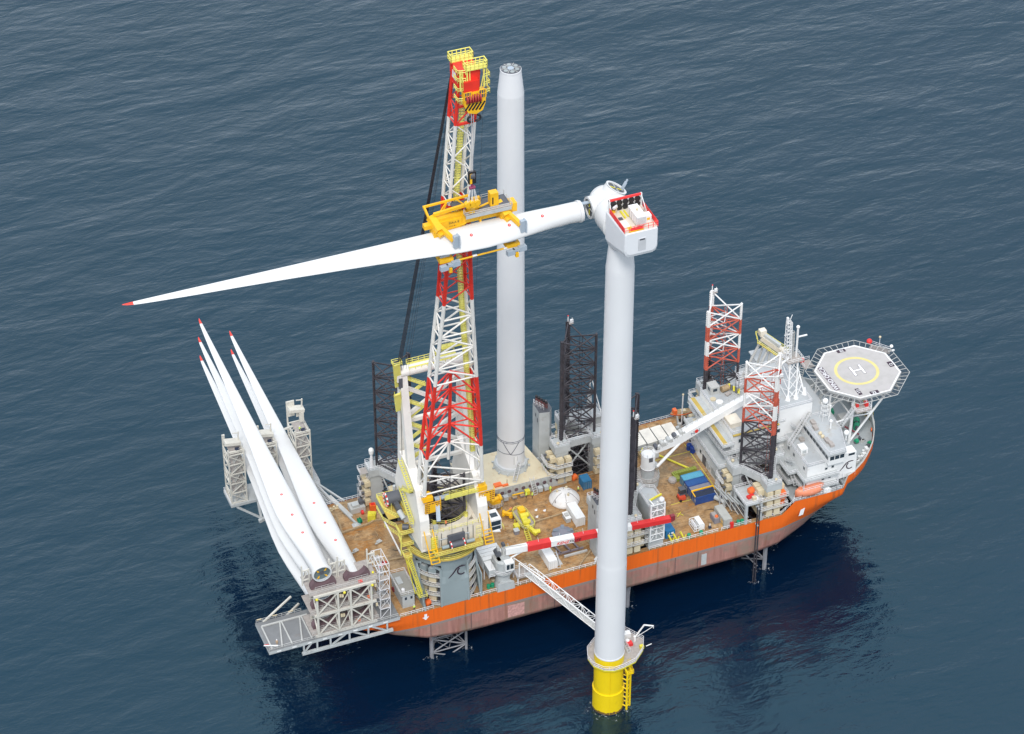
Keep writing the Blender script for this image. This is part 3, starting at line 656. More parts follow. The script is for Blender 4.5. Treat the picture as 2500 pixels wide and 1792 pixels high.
# roof things on the aft block
b = MB(); b.bx(107.3, 109.9, 9.0, 11.8, 37.9, 40.3, railg); b.bx(107.25, 107.29, 9.6, 10.6, 38.9, 39.8, glass); b.bx(108, 109.2, 8.95, 8.99, 38.9, 39.8, glass); b.build('roof_hut', ves)
b = MB(); b.tube((110.6, 9.2, 38.8), (112.7, 9.6, 38.8), .9, plankw, n=10); b.cut()
for i in range(5): b.tube((112.9+i*.35, 9.3-i*.75, 38.4), (113.2+i*.35, 10.1-i*.75, 39.5), .32, yellow if i % 2 == 0 else dgrey, n=8)
b.cut(); b.box((111.8, 7.6, 38.2), (1.6, 1, .5), grating, rz=.4); b.cut(); b.lathe((108.3, 5.5, 37.9), [(1.0, 0), (1.0, .3), (.4, .5)], white, n=16); b.lathe((107.2, 7.2, 37.9), [(.8, 0), (.8, .3)], beige, n=14)
b.cut(); b.bx(106.2, 109.6, -5.6, -1.6, 37.9, 39.3, cream); b.cut(); b.bx(105.65, 119, -8.9, -8.3, 37.7, 38.0, mat('walkway_ochre', (.5, .36, .08))); b.build('roof_equipment', ves)
b = MB()
for z in (38, 40.4, 42.8):
    for p in ((114.3, 8.4), (116.6, 8.4), (116.6, 6.6), (114.3, 6.6)): b.tube((*p, 37.9), (*p, 43), .09, railw, n=5)
    b.rail([(114.3, 8.4, z), (116.6, 8.4, z), (116.6, 6.6, z), (114.3, 6.6, z)], railw, r=.06, closed=True)
b.stair((114.5, 7.5, 38), (116.4, 7.5, 40.4), .8, railg, railw); b.build('roof_stair_tower', ves)
# masts
def latt(q, c0, c1, w0, w1, n, rc, rb, m):
    """square lattice between centres c0,c1 with widths"""
    c0, c1 = Vector(c0), Vector(c1); P = []
    for i in range(n+1):
        t = i/n; c = c0.lerp(c1, t); w_ = (w0+(w1-w0)*t)/2; P.append([c+Vector((sx*w_, sy*w_, 0)) for sx, sy in ((-1, -1), (1, -1), (1, 1), (-1, 1))])
    for i in range(n):
        for j in range(4):
            q.tube(P[i][j], P[i+1][j], rc, m, n=6, cap=False); q.tube(P[i][j], P[i+1][(j+1) % 4], rb, m, n=4, cap=False); q.tube(P[i+1][j], P[i+1][(j+1) % 4], rb, m, n=4, cap=False)
mast = MB()
for (a_, c_) in (((123.4, -4.3), (124.8, -1.6)), ((125.7, -4.4), (127.0, -1.6)), ((122.5, 2.5), (124.6, 1.0)), ((128.6, -3.6), (127.2, 1.0))):
    mast.tube((*a_, 41.5), (*c_, 52), .24, white, n=8); mast.lathe((*a_, 41.5), [(.9, 0), (.2, 2.2)], white, n=4)
P0 = [(123.4, -4.3, 41.5), (125.7, -4.4, 41.5), (128.6, -3.6, 41.5), (122.5, 2.5, 41.5)]; P1 = [(124.8, -1.6, 52), (127.0, -1.6, 52), (127.2, 1, 52), (124.6, 1, 52)]
def lp(a_, c_, t): return Vector(a_).lerp(Vector(c_), t)
for (i, j) in ((0, 1), (1, 2), (3, 0)):
    for k in range(4): mast.tube(lp(P0[i], P1[i if i < 2 else 3], k/4), lp(P0[j], P1[j], (k+1)/4), .12, white, n=5); mast.tube(lp(P0[j], P1[j], k/4), lp(P0[i], P1[i if i < 2 else 3], (k+1)/4), .12, white, n=5)
mast.bx(123.6, 128.2, -2.6, 1.8, 51.9, 52.1, grating); mast.rail([(123.6, -2.6, 52.1), (128.2, -2.6, 52.1), (128.2, 1.8, 52.1), (123.6, 1.8, 52.1)], white, r=.06, closed=True)
latt(mast, (124.4, -.6, 52.1), (124.2, -.6, 64.5), 1.5, 1.2, 10, .1, .07, white)
mast.tube((127.0, -.4, 52.1), (127.0, -.4, 61.5), .3, white, n=10); mast.sphere((127, -.4, 61.9), .5, white); latt(mast, (126.0, .3, 52.1), (126.0, .3, 60.2), .8, .7, 8, .07, .05, railg)
mast.beam((127, -.4, 58.6), (129.6, -.8, 58.9), .4, .25, white); mast.beam((122.9, -.7, 60.5), (125.6, -.6, 60.5), .15, .15, white); mast.beam((122.9, -.7, 56.5), (125.6, -.6, 56.5), .15, .15, white)
mast.tube((124.2, -.6, 64.5), (124.9, -.6, 66.6), .1, white); mast.bx(123.4, 123.9, -1.0, -.3, 64, 66, white)
mast.tube((119.8, -1, 49.0), (124.6, -1, 53), .3, white)
mast.build('communication_mast', ves)
# helideck
HZ = 41.3; O8 = [(135.4, -4.5), (141.5, -10.7), (150.7, -10.7), (157.0, -4.5), (157.0, 4.5), (150.7, 10.7), (141.5, 10.7), (135.4, 4.5)]
b = MB(); b.prism(O8, HZ-.7, HZ, lgrey, top=helim); hd = b.build('helideck', ves)
def ringm(name, pts, w_, m, par, z=HZ):
    q = MB(); n = len(pts); k = len(q.v); cxm = sum(p[0] for p in pts)/n; cym = sum(p[1] for p in pts)/n
    for p in pts: q.v.append(Vector((p[0], p[1], z+.012)))
    for p in pts: d_ = Vector((p[0]-cxm, p[1]-cym, 0)); l = d_.length; q.v.append(Vector((cxm, cym, z+.012))+d_*(1-w_/l))
    for i in range(n): j = (i+1) % n; q.face((k+i, k+j, k+n+j, k+n+i), m)
    return q.build(name, par)
ringm('edge_line', [(146.2+(p[0]-146.2)*.985, p[1]*.985) for p in O8], .4, letterw, hd)
circ = [(146.1+6.05*math.cos(R(i*6)), .3+6.05*math.sin(R(i*6))) for i in range(60)]; ringm('landing_circle', circ, .85, circley, hd)
b = MB(); hx, hy = 146.4, .5
b.bx(hx-1.75, hx-.95, hy-2.1, hy+2.1, HZ+.004, HZ+.03, letter); b.bx(hx+.95, hx+1.75, hy-2.1, hy+2.1, HZ+.004, HZ+.03, letter); b.bx(hx-.95, hx+.95, hy-.4, hy+.4, HZ+.004, HZ+.03, letter)
b.bx(hx-1.66, hx-1.04, hy-2.0, hy+2.0, HZ+.03, HZ+.04, letterw); b.bx(hx+1.04, hx+1.66, hy-2.0, hy+2.0, HZ+.03, HZ+.04, letterw); b.bx(hx-1.04, hx+1.04, hy-.31, hy+.31, HZ+.03, HZ+.04, letterw); b.build('landing_letter', hd)
b = MB(); b.bx(136.85, 138.35, -5.3, 5.3, HZ+.004, HZ+.012, mat('sign_dark_grey', (.13, .10, .12), .6))
for x0, x1, y0, y1 in ((144.9, 147.4, 9.0, 10.3), (145.0, 147.5, -10.3, -9.0), (155.2, 156.6, -1.6, .7), (141.9, 143.0, -9.3, -6.5)): b.cut(); b.bx(x0, x1, y0, y1, HZ+.004, HZ+.012, letter)
b.build('sign_backing', hd)
text_mesh('ship_name_lettering', 'WIND ORCA', 1.75, letterw, hd, (137.0+1.2, -5.1, HZ+.03), (0, 1, 0), (-1, 0, 0), .008, bold=.012)
text_mesh('number_marking', '22', 1.2, letterw, hd, (146.9, 9.2, HZ+.03), (-1, 0, 0), (0, 1, 0), .008, align='LEFT', bold=.02)
text_mesh('number_marking', '22', 1.2, letterw, hd, (145.5, -10.1, HZ+.03), (1, 0, 0), (0, 1, 0), .008, bold=.02)
text_mesh('number_marking', '12', 1.2, letterw, hd, (156.3, -1.3, HZ+.03), (0, 1, 0), (-1, 0, 0), .008, bold=.02)
text_mesh('number_marking', '12 t', 1.1, letterw, hd, (142.1, -6.8, HZ+.03), (0, -1, 0), (1, 0, 0), .008, bold=.02)
b = MB(); q2 = [(146.2+(p[0]-146.2)*1.19, p[1]*1.19) for p in O8]
for i in range(8):
    j = (i+1) % 8; A, B_ = Vector((*O8[i], HZ-.5)), Vector((*O8[j], HZ-.5)); A2_, B2_ = Vector((*q2[i], HZ-.1)), Vector((*q2[j], HZ-.1))
    b.tube(A2_, B2_, .09, railg, n=5); k = len(b.v); b.v += [A, B_, B2_, A2_]; 
    n = 6
    for t in range(n+1): b.beam(A.lerp(B_, t/n), A2_.lerp(B2_, t/n), .12, .12, railg)
b.build('safety_net_frame', hd)
b = MB()
for i in range(8):
    j = (i+1) % 8; A, B_ = Vector((*O8[i], HZ-.52)), Vector((*O8[j], HZ-.52)); A2_, B2_ = Vector((*q2[i], HZ-.12)), Vector((*q2[j], HZ-.12))
    for t in range(24): b.tube(A.lerp(B_, t/24), A2_.lerp(B2_, t/24), .025, net, n=3, cap=False)
    for t in range(1, 7): b.tube(A.lerp(A2_, t/7), B_.lerp(B2_, t/7), .025, net, n=3, cap=False)
b.build('safety_net', hd)
b = MB()
b.tube((140.3, -8.8, 25.1), (141.2, -8.2, 40.6), .42, white, n=10); b.tube((140.5, -8.8, 25.6), (152.0, -8.2, 40.4), .33, white, n=8); b.tube((140.3, 8.8, 25.1), (141.2, 8.2, 40.6), .42, white, n=10); b.tube((140.5, 8.8, 25.6), (152.0, 8.2, 40.4), .33, white, n=8)
for s_ in (-1, 1):
    nd = Vector((146.5, s_*8.5, 33.2)); b.tube((140.7, s_*8.6, 34), nd, .2, white); b.tube((141, s_*8.4, 37.5), nd, .2, white); b.tube(nd, (146.5, s_*8, 40.5), .2, white); b.tube(nd, (143.6, s_*8, 40.5), .18, white); b.tube((140.6, s_*8.6, 33.8), (134.5, s_*8, 32.6), .24, white); b.tube(nd, (149, s_*3, 40.4), .18, white)
    b.tube((136, s_*4, 33), (136.5, s_*4, 40.6), .3, white); b.tube((136, s_*4, 34), (143, s_*4, 40.4), .22, white); b.tube((136, s_*4, 36), (140.8, s_*8, 40.4), .2, white)
b.tube((140.7, -8.6, 34), (140.7, 8.6, 34), .22, white); b.tube((146.5, -8.5, 33.2), (140.7, 0, 40), .2, white); b.tube((146.5, 8.5, 33.2), (146.5, -8.5, 40.4), .18, white); b.tube((146.5, -8.5, 33.2), (146.5, 8.5, 33.2), .2, white)
for y in (-6, -2, 2, 6): b.beam((136, y, HZ-1.1), (156, y, HZ-1.1), .35, .7, railg)
for x in (139, 144, 149, 154): b.beam((x, -9, HZ-1.4), (x, 9, HZ-1.4), .35, .7, railg)
for y in (-5, 0, 5): b.tube((134.4, y, 33.5), (138.4, y, HZ-1.5), .15, railg); b.tube((134.4, y+2.5, 33.5), (138.4, y-2.5, HZ-1.5), .1, railg)
b.build('support_frame', hd)
b = MB(); b.bx(138.9, 143.2, -14.2, -10.9, HZ-1.8, HZ-1.6, grating); b.rail([(138.9, -11, HZ-1.6), (138.9, -14.2, HZ-1.6), (143.2, -14.2, HZ-1.6), (143.2, -11, HZ-1.6)], railw, r=.06); b.bx(142.2, 143.1, -12.6, -11.4, HZ-1.6, HZ-.4, redp); b.bx(139.9, 140.6, -12, -11.3, HZ-1.6, HZ-.7, redp)
b.stair((138.7, -12.5, HZ-1.8), (134.2, -14.5, 36.9), .9, lgrey, railw); b.build('access_platform', hd)
b = MB(); b.bx(134.6, 137.6, 8, 11.4, HZ-1.8, HZ-1.6, grating); b.rail([(134.6, 8, HZ-1.6), (134.6, 11.4, HZ-1.6), (137.6, 11.4, HZ-1.6)], railw, r=.06); b.sphere((134.9, 10.6, HZ-.6), .75, redp); b.stair((134.4, 9, HZ-1.8), (131.4, 6, 33.5), 1.3, railg, railg); b.build('access_platform', hd)
b = MB(); b.prism([(154.6, 9.6), (158.6, 5.2), (159.6, 6.4), (156.0, 11)], HZ-1.6, HZ-1.4, grating); b.rail([(156.0, 11, HZ-1.4), (159.6, 6.4, HZ-1.4)], railw, r=.06); b.sphere((155.2, 10.6, HZ), .8, redp, n=10); b.tube((157.6, 9.2, HZ-1.5), (157.6, 9.2, HZ+1.6), .07, white); b.sphere((157.6, 9.2, HZ+1.8), .35, beige); b.sphere((159.6, 6.2, HZ+.2), .5, white); b.bx(158.2, 160, 5, 5.4, HZ-.6, HZ-.3, white); b.build('access_platform', hd)
# exhaust casings
def funnel(x0, x1, y0, y1, zt):
    q = MB(); n = len(q.v); pts = [(x0, y0), (x1-1.2, y0-.6), (x1, y0+1), (x1, y1), (x0, y1)]; q.prism(pts, D, zt, lgrey, top=dgrey)
    f_ = q.build('exhaust_casing', ves)
    k = MB()
    for i in range(5): k.tube((x0+.9+i*.45, y1-.6-i*.65, zt-1), (x0+.8+i*.45, y1-.6-i*.65, zt+2.2-i*.15), .34, mat('exhaust_pipe', (.17, .07, .07), .7), n=8); k.tube((x0+.8+i*.45, y1-.6-i*.65, zt+2.2-i*.15), (x0+.75+i*.45, y1-.6-i*.65, zt+2.7-i*.15), .36, black, n=8)
    k.build('exhaust_pipe', f_); k = MB()
    for i in range(4): k.rail([(x0+.1+i*.45, y1-.3-i*.9, zt), (x0+.25+i*.45, y1-1.1-i*.9, zt)], railw, h=1.5, r=.07)
    k.bx(x0-.03, x0-.005, y0+1, y0+1.5, zt-4, zt-2.6, dgrey); k.bx(x0-.03, x0-.005, y0+2.2, y0+2.8, zt-3, zt-1.9, dgrey); k.build('casing_grille', f_)
    return f_
funnel(61.4, 65.3, 17.2, 21.8, 39.5); funnel(61.5, 65, -21.2, -17.2, 38.2)
# starboard mid deckhouse tower with lattice gangway mast
b = MB(); b.prism([(75.4, -23.2), (79.6, -23.2), (79.6, -16.5), (77.5, -15.2), (75.4, -16.4)], D, 34.4, lgrey, top=roofw); dh = b.build('casing_tower', ves)
railing('railing', [[(75.4, -23.2, 34.4), (75.4, -16.4, 34.4), (77.5, -15.2, 34.4), (79.6, -16.5, 34.4), (79.6, -23.2, 34.4), (75.4, -23.2, 34.4)]], railw, dh, r=.06)
# tower grillage
G = [(40.0, 9.2), (61.8, 9.2), (59.9, 23.9), (38.5, 23.9)]
b = MB(); b.prism(G, D, 24.2, lgrey, top=creamdeck); gr = b.build('tower_grillage', ves)
b = MB()
for i in range(11):
    x = 41.3+i*2.0; b.tube((x+.4, 9.22, 22.5), (x+.4, 9.1, 22.5), .55, cradle, n=12); b.bx(x-.62, x-.5, 8.9, 9.2, D, 24.2, railg)
b.bx(61.8, 66, 8.9, 9.2, D, 23.8, lgrey); b.tube((63.4, 8.88, 22.6), (63.4, 8.8, 22.6), .55, cradle, n=12); b.bx(59.95, 64, 17.2, 17.6, 21, 24.1, lgrey)
b.cut(); b.stair((56.6, 7.6, D), (56.2, 9.6, 24.2), 1.2, railg, railw); b.build('grillage_web', gr)
b = MB(); b.tube((53.4, 17.4, 24.2), (53.4, 17.4, 25.4), 4.7, lgrey, r2=4.4, n=40)
for i in range(12): a_ = i*math.pi/6; b.box((53.4+4.9*math.cos(a_), 17.4+4.75*math.sin(a_), 24.5), (.6, .35, .6), lgrey, rz=a_)
b.stair((51.6, 10.2, 24.2), (54.4, 13.6, 27.4), 1.0, railg, railw); b.box((54.6, 13.2, 27.2), (1.6, 1.2, .12), railg); b.cut(); b.bx(46, 48, 10, 11.4, 24.2, 24.7, orange); b.tube((49.5, 10.3, 24.2), (49.5, 10.3, 25.8), .1, plankw); b.box((48.8, 9.8, 24.5), (1.6, .6, .4), orange); b.build('tower_socket', gr)
b = MB()
for i in range(4): b.rail([(41+i*.8, 23.6-i*.9, 24.2+i*.7), (43.4+i*.3, 22.6-i*.9, 24.2+i*.7)], railw, h=1.3)
b.rail([(38.5, 23.7, 24.2), (46, 23.7, 24.2)], railw); b.build('railing', gr)
# fore deck gear
b = MB(); b.lathe((145.9, -2.4, 26.1), [(.9, -.8), (.9, .8)], green, axis=(.5, 1, 0), n=16); b.cut(); b.lathe((144.9, -4.4, 26.1), [(.9, -.7), (.9, .7)], green, axis=(.5, 1, 0), n=16)
b.tube((144.4, -5.6, 26.4), (146.5, -.9, 26.4), .5, dgrey); b.cut(); b.bx(141.5, 144, -2.8, .6, 25.1, 27.6, railg); b.bx(141.2, 142.2, -5, -3.6, 25.1, 26.6, lgrey); b.build('mooring_winch', ves)
b = MB(); b.lathe((142.2, -9.6, 25.8), [(.65, -.4), (.65, .4)], green, axis=(1, .3, 0), n=14); b.bx(141.6, 142.8, -10, -9.2, 25.1, 25.6, dgrey); b.cut(); b.lathe((145.2, -11.4, 25.7), [(.5, -.4), (.5, .4)], green, axis=(1, .3, 0), n=12); b.cut(); b.lathe((144.2, -12.4, 25.7), [(.5, -.4), (.5, .4)], dgrey, axis=(1, .3, 0), n=12)
b.cut(); b.lathe((141.5, 4, 26), [(.8, -.6), (.8, .6)], green, axis=(.3, 1, 0), n=12); b.build('mooring_winch', ves)
b = MB(); b.beam((144, -7.6, 26), (141.2, -4.4, 27.2), .3, .3, mat('dark_red', (.22, .03, .04))); 
for i in range(6): b.box((144.6+random.uniform(-1, 1), -9+random.uniform(-1, 1), 25.5), (.6, .5, .8), random.choice([dgrey, railg, lgrey]), rz=i)
b.lathe((147.9, -7.2, 26.2), [(.55, -.15), (.55, .15)], orange, axis=(1, -.4, 0), n=12); b.build('anchor_gear', ves)
b = MB()
for i in range(7): b.cut(); b.lathe((136.6+i*1.1, -18.4+i*.9, 25.1), [(.25, 0), (.25, .7), (.38, .72), (.38, .85)], white if i % 2 else railg, n=8)
b.cut(); b.bx(142.6, 143.4, -14.8, -13.2, 25.1, 26.6, white); b.bx(141.2, 142.3, -15.6, -14.6, 25.1, 26, white)
for i in range(6): b.cut(); b.box((136.2+i*.9, -18.8+i*.6, 25.6), (.7, .8, .7), white if i % 2 else railg, rz=i*.7)
b.build('mooring_bitts', ves)
b = MB()
for dx in (0, 3.2): b.beam((149.4-dx*.2, 1.4+dx*.3, 25.1), (150.6-dx, 2.4+dx*.2, 29.5), .5, .5, yellow)
b.ladder((150, -.4, 25.1), (150.3, .2, 30), yellow, 1.0); b.ladder((150.6, -2.2, 25.1), (150.6, -1.8, 29), yellow, 1.0); b.build('bow_davit', ves)
b = MB(); b.rail([(131.2, -23.6, 27), (131.2, -20, 27)], railw)
b.lathe((128.4, -20.6, 25.4), [(1.3, -2.4), (1.3, 2.4)], lgrey, axis=(1, .2, 0), n=18); b.rail([(124, -19.2, 23.9), (130.6, -19.2, 23.9)], railw); b.build('fender_roller', ves)
# aft port radar post, starboard deck bits
b = MB(); latt(b, (13.6, 21.4, D), (15.3, 20.6, 32.5), 1.8, .9, 6, .1, .07, railw); b.lathe((15.6, 20.6, 32.5), [(.7, 0), (.3, 4.5)], railw, n=8); b.sphere((15.6, 20.6, 38.2), .72, white, n=14, sq=1.15); b.lathe((15.6, 20.6, 37.2), [(.6, 0), (.7, .9)], white, n=14)
for z in (24, 28, 31.5): b.rail([(12.2, 20, z), (12.2, 22.6, z), (15, 22.6, z)], railw); b.bx(12.2, 15, 20, 22.6, z-.1, z, grating)
b.build('satellite_mast', ves)
b = MB(); latt(b, (77.6, 21.5, D), (77.6, 21.5, 39), 1.6, .6, 7, .1, .07, white); b.tube((77.6, 21.5, 39), (77.9, 21.5, 44), .18, white); b.tube((77.9, 21.4, 44), (79.0, 15, 33), .14, white); b.bx(73.6, 80.4, 18.6, 23, 31.6, 31.9, roofw); b.rail([(73.6, 18.6, 31.9), (80.4, 18.6, 31.9), (80.4, 23, 31.9), (73.6, 23, 31.9)], railw, closed=True); b.bx(77, 80.2, 19, 22.6, D, 31.5, lgrey); b.build('lookout_mast', ves)
# ------------------------------------------------------------------ WIND TURBINE
TX, TY = 51.9, -52.5
tb = thing('wind_turbine', 'bladeless turbine with white tower and nacelle on yellow foundation in the sea', 'wind turbine', (TX, TY, 0))
b = MB(); b.lathe((TX, TY, -12), [(3.98, 0), (3.98, 18.2), (4.05, 18.25), (4.05, 18.55), (3.75, 18.6), (3.75, 30.3)], tpyel, n=56)
b.tube((TX-1.2, TY-3.8, 0), (TX-1.2, TY-3.8, 15), .05, tpyel, n=5); tpo = b.build('transition_piece', tb)
b = MB()
rn = random.Random(3)
for i in range(22):
    a_ = R(180+i*8.2); b.box((TX+4.0*math.cos(a_), TY+4.0*math.sin(a_), .15+rn.random()*.3), (.03, .3+rn.random()*.7, .3+rn.random()*.7), mat('marine_growth', (.16, .09, .02), .8), rz=a_)
b.build('marine_growth', tpo)
PL = [(48.0, -47.7), (46.9, -50.7), (47.2, -53.5), (49.0, -56.0), (51.4, -57.1), (54.0, -56.9), (57.6, -56.0), (61.0, -52.9), (62.6, -49.5), (59.7, -44.6), (54, -46.5), (51.1, -45.2)]
b = MB(); b.prism(PL, 15.4, 15.9, yellow, top=grating); pf = b.build('work_platform', tb)
b = MB(); b.rail([(*p, 15.9) for p in PL], railw, closed=True, r=.07, toe=True, h=1.2); b.build('railing', pf)
b = MB(); b.tube((60.3, -49.2, 15.9), (60.3, -49.2, 17.6), .35, white); b.tube((60.3, -49.2, 17.2), (62.6, -49.6, 21), .22, white); b.tube((62.6, -49.6, 21), (65.0, -50.0, 20.2), .2, white); b.tube((60.9, -49.3, 17.4), (64.8, -50, 20), .08, white); b.tube((65, -50, 20.2), (65, -50, 19.4), .1, white); b.build('davit_crane', tb)
b = MB(); b.bx(57.2, 60.0, -47.6, -46.2, 15.9, 17.3, white); b.bx(58, 58.8, -47, -46.6, 17.3, 17.6, white); b.sphere((58.4, -49, 16.5), .6, white); b.bx(57.8, 59.3, -50.6, -49.2, 15.9, 16.7, redp); b.stair((57.4, -52.4, 15.9), (56.2, -49, 19.2), .9, lgrey, railw); b.bx(60.4, 61.4, -52.6, -51.8, 15.9, 16.9, yellow); b.tube((62.2, -52, 16), (63.5, -52.5, 16.8), .12, white); b.build('platform_equipment', tb)
b = MB()
for x, y in ((56.8, -54.9), (55.5, -56.0)): b.tube((x, y, -4), (x, y, 12.5), .3, tpyel); b.tube((x, y, 12.5), (x-.6, y+.5, 14.2), .28, tpyel)
b.ladder((56.15, -55.3, -3), (56.15, -55.3, 16.8), tpyel, .8); b.bx(55.4, 57.3, -55.8, -54.3, 11.6, 11.8, tpyel); b.rail([(55.4, -55.8, 11.8), (57.3, -55.8, 11.8), (57.3, -54.3, 11.8)], tpyel, r=.08)
for z in (1, 4, 7, 10): b.tube((56.8, -54.9, z), (55.3, -53.8, z+.3), .18, tpyel); b.tube((55.5, -56, z), (54.6, -55, z+.3), .18, tpyel); b.tube((55.5, -56, z-.3), (56.8, -54.9, z-.3), .12, tpyel)
for k in range(3): b.beam((56.6, -54.0, 12+k*1.3), (57.3, -54.9, 12+k*1.3), .1, .5, tpyel)
b.build('boat_landing', tb)
b = MB(); b.lathe((TX, TY, 18.3), [(3.80, 0), (3.80, .35), (3.72, .4), (3.70, 8), (3.66, 30), (3.6, 31.1), (3.5, 62), (3.36, 92), (3.28, 118), (3.22, 119), (2.75, 124.5)], tower_w, n=64); tw = b.build('tower', tb)
b = MB()
for z in (18.35, 22, 24.2, 48.3, 49.6, 79.6, 80.3, 109.7, 137.0): rr = 3.74-(z-18)*.0037; b.lathe((TX, TY, z), [(rr, 0), (rr+.012, .02), (rr+.012, .08), (rr, .14)], tower_w, n=64, capb=False, capt=False)
b.build('weld_ring', tw)
# nacelle (axis along y, hub towards the ship)
NZ, NX = 148.0, 52.4
def sect(q, secs, m, smooth=False, cap=True, tops=None):
    """secs: list of (y, [(x,z)...]) equal length -> loft"""
    base = len(q.v); n = len(secs[0][1])
    for y, pts in secs:
        for x, z in pts: q.v.append(Vector((x, y, z)))
    for i in range(len(secs)-1):
        for j in range(n): k = (j+1) % n; a_ = base+i*n; q.face((a_+j, a_+n+j, a_+n+k, a_+k), m, smooth)
    if cap: q.face([base+j for j in range(n)], m); q.face([base+(len(secs)-1)*n+j for j in range(n-1, -1, -1)], m)
def nsec(hw, zt, zb, ch):
    return [(NX-hw+.2, zt), (NX-hw, zt-.4), (NX-hw, zb+ch*1.6), (NX-hw+ch*.45, zb+ch*.45), (NX-hw+ch*1.3, zb), (NX+hw-ch*1.3, zb), (NX+hw-ch*.45, zb+ch*.45), (NX+hw, zb+ch*1.6), (NX+hw, zt-.4), (NX+hw-.2, zt)]
nm = mat('nacelle_white', (.72, .73, .75), .4, var=.02, scale=.15)
b = MB(); sect(b, [(-62.4, nsec(3.7, 152.8, 147.2, .8)), (-62.1, nsec(3.95, 152.9, 146.4, .9)), (-57, nsec(4.15, 152.9, 144.6, 1.1)), (-53.2, nsec(4.2, 152.9, 143.2, 1.4)), (-52.2, nsec(4.2, 152.9, 143.2, 1.4))], nm); nac = b.build('nacelle_house', tb)
b = MB(); b.bx(51.6, 53.4, -62.52, -62.2, 147.9, 151, mat('recess_shade', (.55, .56, .58), .5)); b.bx(51.9, 53.1, -62.56, -62.52, 150.6, 151, dgrey)
b.build('rear_hatch', nac)
b = MB(); b.lathe((NX, -52.2, NZ-.1), [(3.9, 0), (4.55, .5), (4.6, 5.2), (4.35, 5.9), (3.6, 6.6)], blade_w, axis=(0, 1, 0), n=56); b.build('generator', tb)
b = MB(); b.lathe((NX, -46.2, NZ-.2), [(3.2, 0), (3.7, 1.2), (3.9, 3.0), (3.7, 4.8), (3.0, 6.2), (2.0, 7.2), (.4, 7.7)], blade_w, axis=(0, 1, 0), n=48); hub = b.build('hub', tb)
for ang in (180, 60, -60):
    d_ = Vector((math.cos(R(ang)), 0, math.sin(R(ang)))); c0 = Vector((NX, -43.2, NZ-.2)); q = MB()
    q.lathe(c0+d_*2.2, [(2.75, 0), (2.6, 1.9), (2.6, 2.3), (2.1, 2.3), (2.1, 1.2)], blade_w, axis=d_, n=36, capb=False, capt=False)
    q.lathe(c0+d_*4.16, [(2.12, 0), (2.12, .02)], dgrey, axis=d_, n=30); q.lathe(c0+d_*4.3, [(2.55, 0), (2.6, .05), (2.6, .15), (2.15, .18)], lgrey, axis=d_, n=36, capb=False, capt=False)  # dark disc over the hub wall paints the shaded hollow of the opening
    q.build('blade_bearing', hub)
    s_ = Vector((0, 1, 0)).cross(d_); q = MB(); p = c0+d_*4.4+s_*1.6; q.box(p+d_*.9, (2.2, .9, .2), teal_pad, ax=(d_, Vector((0, 1, 0)), s_)); q.box(p+d_*2.1, (1.2, .5, .18), teal_pad, ax=(d_, Vector((0, 1, 0)), s_)); q.build('access_flap', hub)
    q = MB()
    for k in range(4): a_ = k*1.57; w_ = s_*math.cos(a_)+Vector((0, 1, 0))*math.sin(a_); q.tube(c0+d_*4.25+w_*.3, c0+d_*4.3+w_*1.9, .12, lgrey if k % 2 else yellow, n=5)
    q.build('pitch_drive', hub)
# hoist deck on the nacelle
x0, x1, y0, y1 = NX-4.0, NX+4.0, -62.0, -52.8; zt = 152.95
b = MB(); b.bx(x0+.1, x1-.1, y0, y1, zt-.02, zt+.03, mat('nacelle_deck', (.66, .60, .50), .6, dirt=((.5, .38, .25), .2, .6))); b.bx(x0+1.0, x0+1.9, y0+5.0, y0+5.9, zt+.03, zt+.2, dgrey); b.bx(x0+.6, x0+1.4, y1-1.2, y1-.4, zt+.03, zt+.5, orangey); b.bx(x0+.5, x0+2.3, y0+2, y0+4.6, zt+.03, zt+.12, white)
b.bx(x0+1.4, x0+2.5, y0+.6, y0+2.4, zt+.03, zt+.05, yellow); b.bx(x0+2.3, x0+2.7, y1-4, y1-1.2, zt+.03, zt+.35, yellow); b.bx(x0+3.2, x0+3.5, y1-3.6, y1-1.2, zt+.03, zt+.35, yellow); b.build('hoist_deck', tb)
def panelrail(nm, a_, c_, par, h=1.35, solid=redp):
    q = MB(); a_ = Vector(a_); c_ = Vector(c_); H_ = Vector((0, 0, h/2)); d_ = (c_-a_).normalized(); n = Vector((d_.y, -d_.x, 0)); q.box((a_+c_)/2+H_, ((c_-a_).length, .05, h-.15), solid, ax=(d_, n, Vector((0, 0, 1))))
    q.rail([a_, c_], letterr, h=h+.05, sp=1.3, r=.06, mids=1); return q.build(nm, par)
brt = mat('barrier_red', (.85, .05, .05), .5, var=.05)
panelrail('hoist_barrier', (x0, y0, zt), (x0, y1-1, zt), tb, solid=brt); panelrail('hoist_barrier', (x1, y0, zt), (x1, y1-1, zt), tb, solid=brt)
b = MB(); b.rail([(x0, y0, zt), (x1, y0, zt)], brt, h=1.4, sp=1.2, r=.07); b.bx(x0+1.4, x0+4.4, y0+.02, y0+.06, zt+.3, zt+1.1, brt); b.bx(x0+1.0, x0+4.6, y0-.06, y0-.03, zt, zt+.35, orangey); b.build('hoist_barrier', tb)
b = MB(); b.bx(x0, x1, y1-.4, y1-.1, zt+2.7, zt+3.2, brt); b.bx(x0, x0+.25, y1-.5, y1, zt, zt+3.2, white); b.bx(x1-.25, x1, y1-.5, y1, zt, zt+3.2, white); b.bx(x0+.3, x1-.3, y1-.25, y1-.2, zt+.05, zt+2.7, white); b.tube((x1-.2, y1-.3, zt+2.9), (x1-.2, y1-3.4, zt+.3), .1, white); b.tube((x0+.2, y1-.3, zt+2.9), (x0+.2, y1-1.6, zt+.3), .1, white); cool = b.build('cooler', tb)
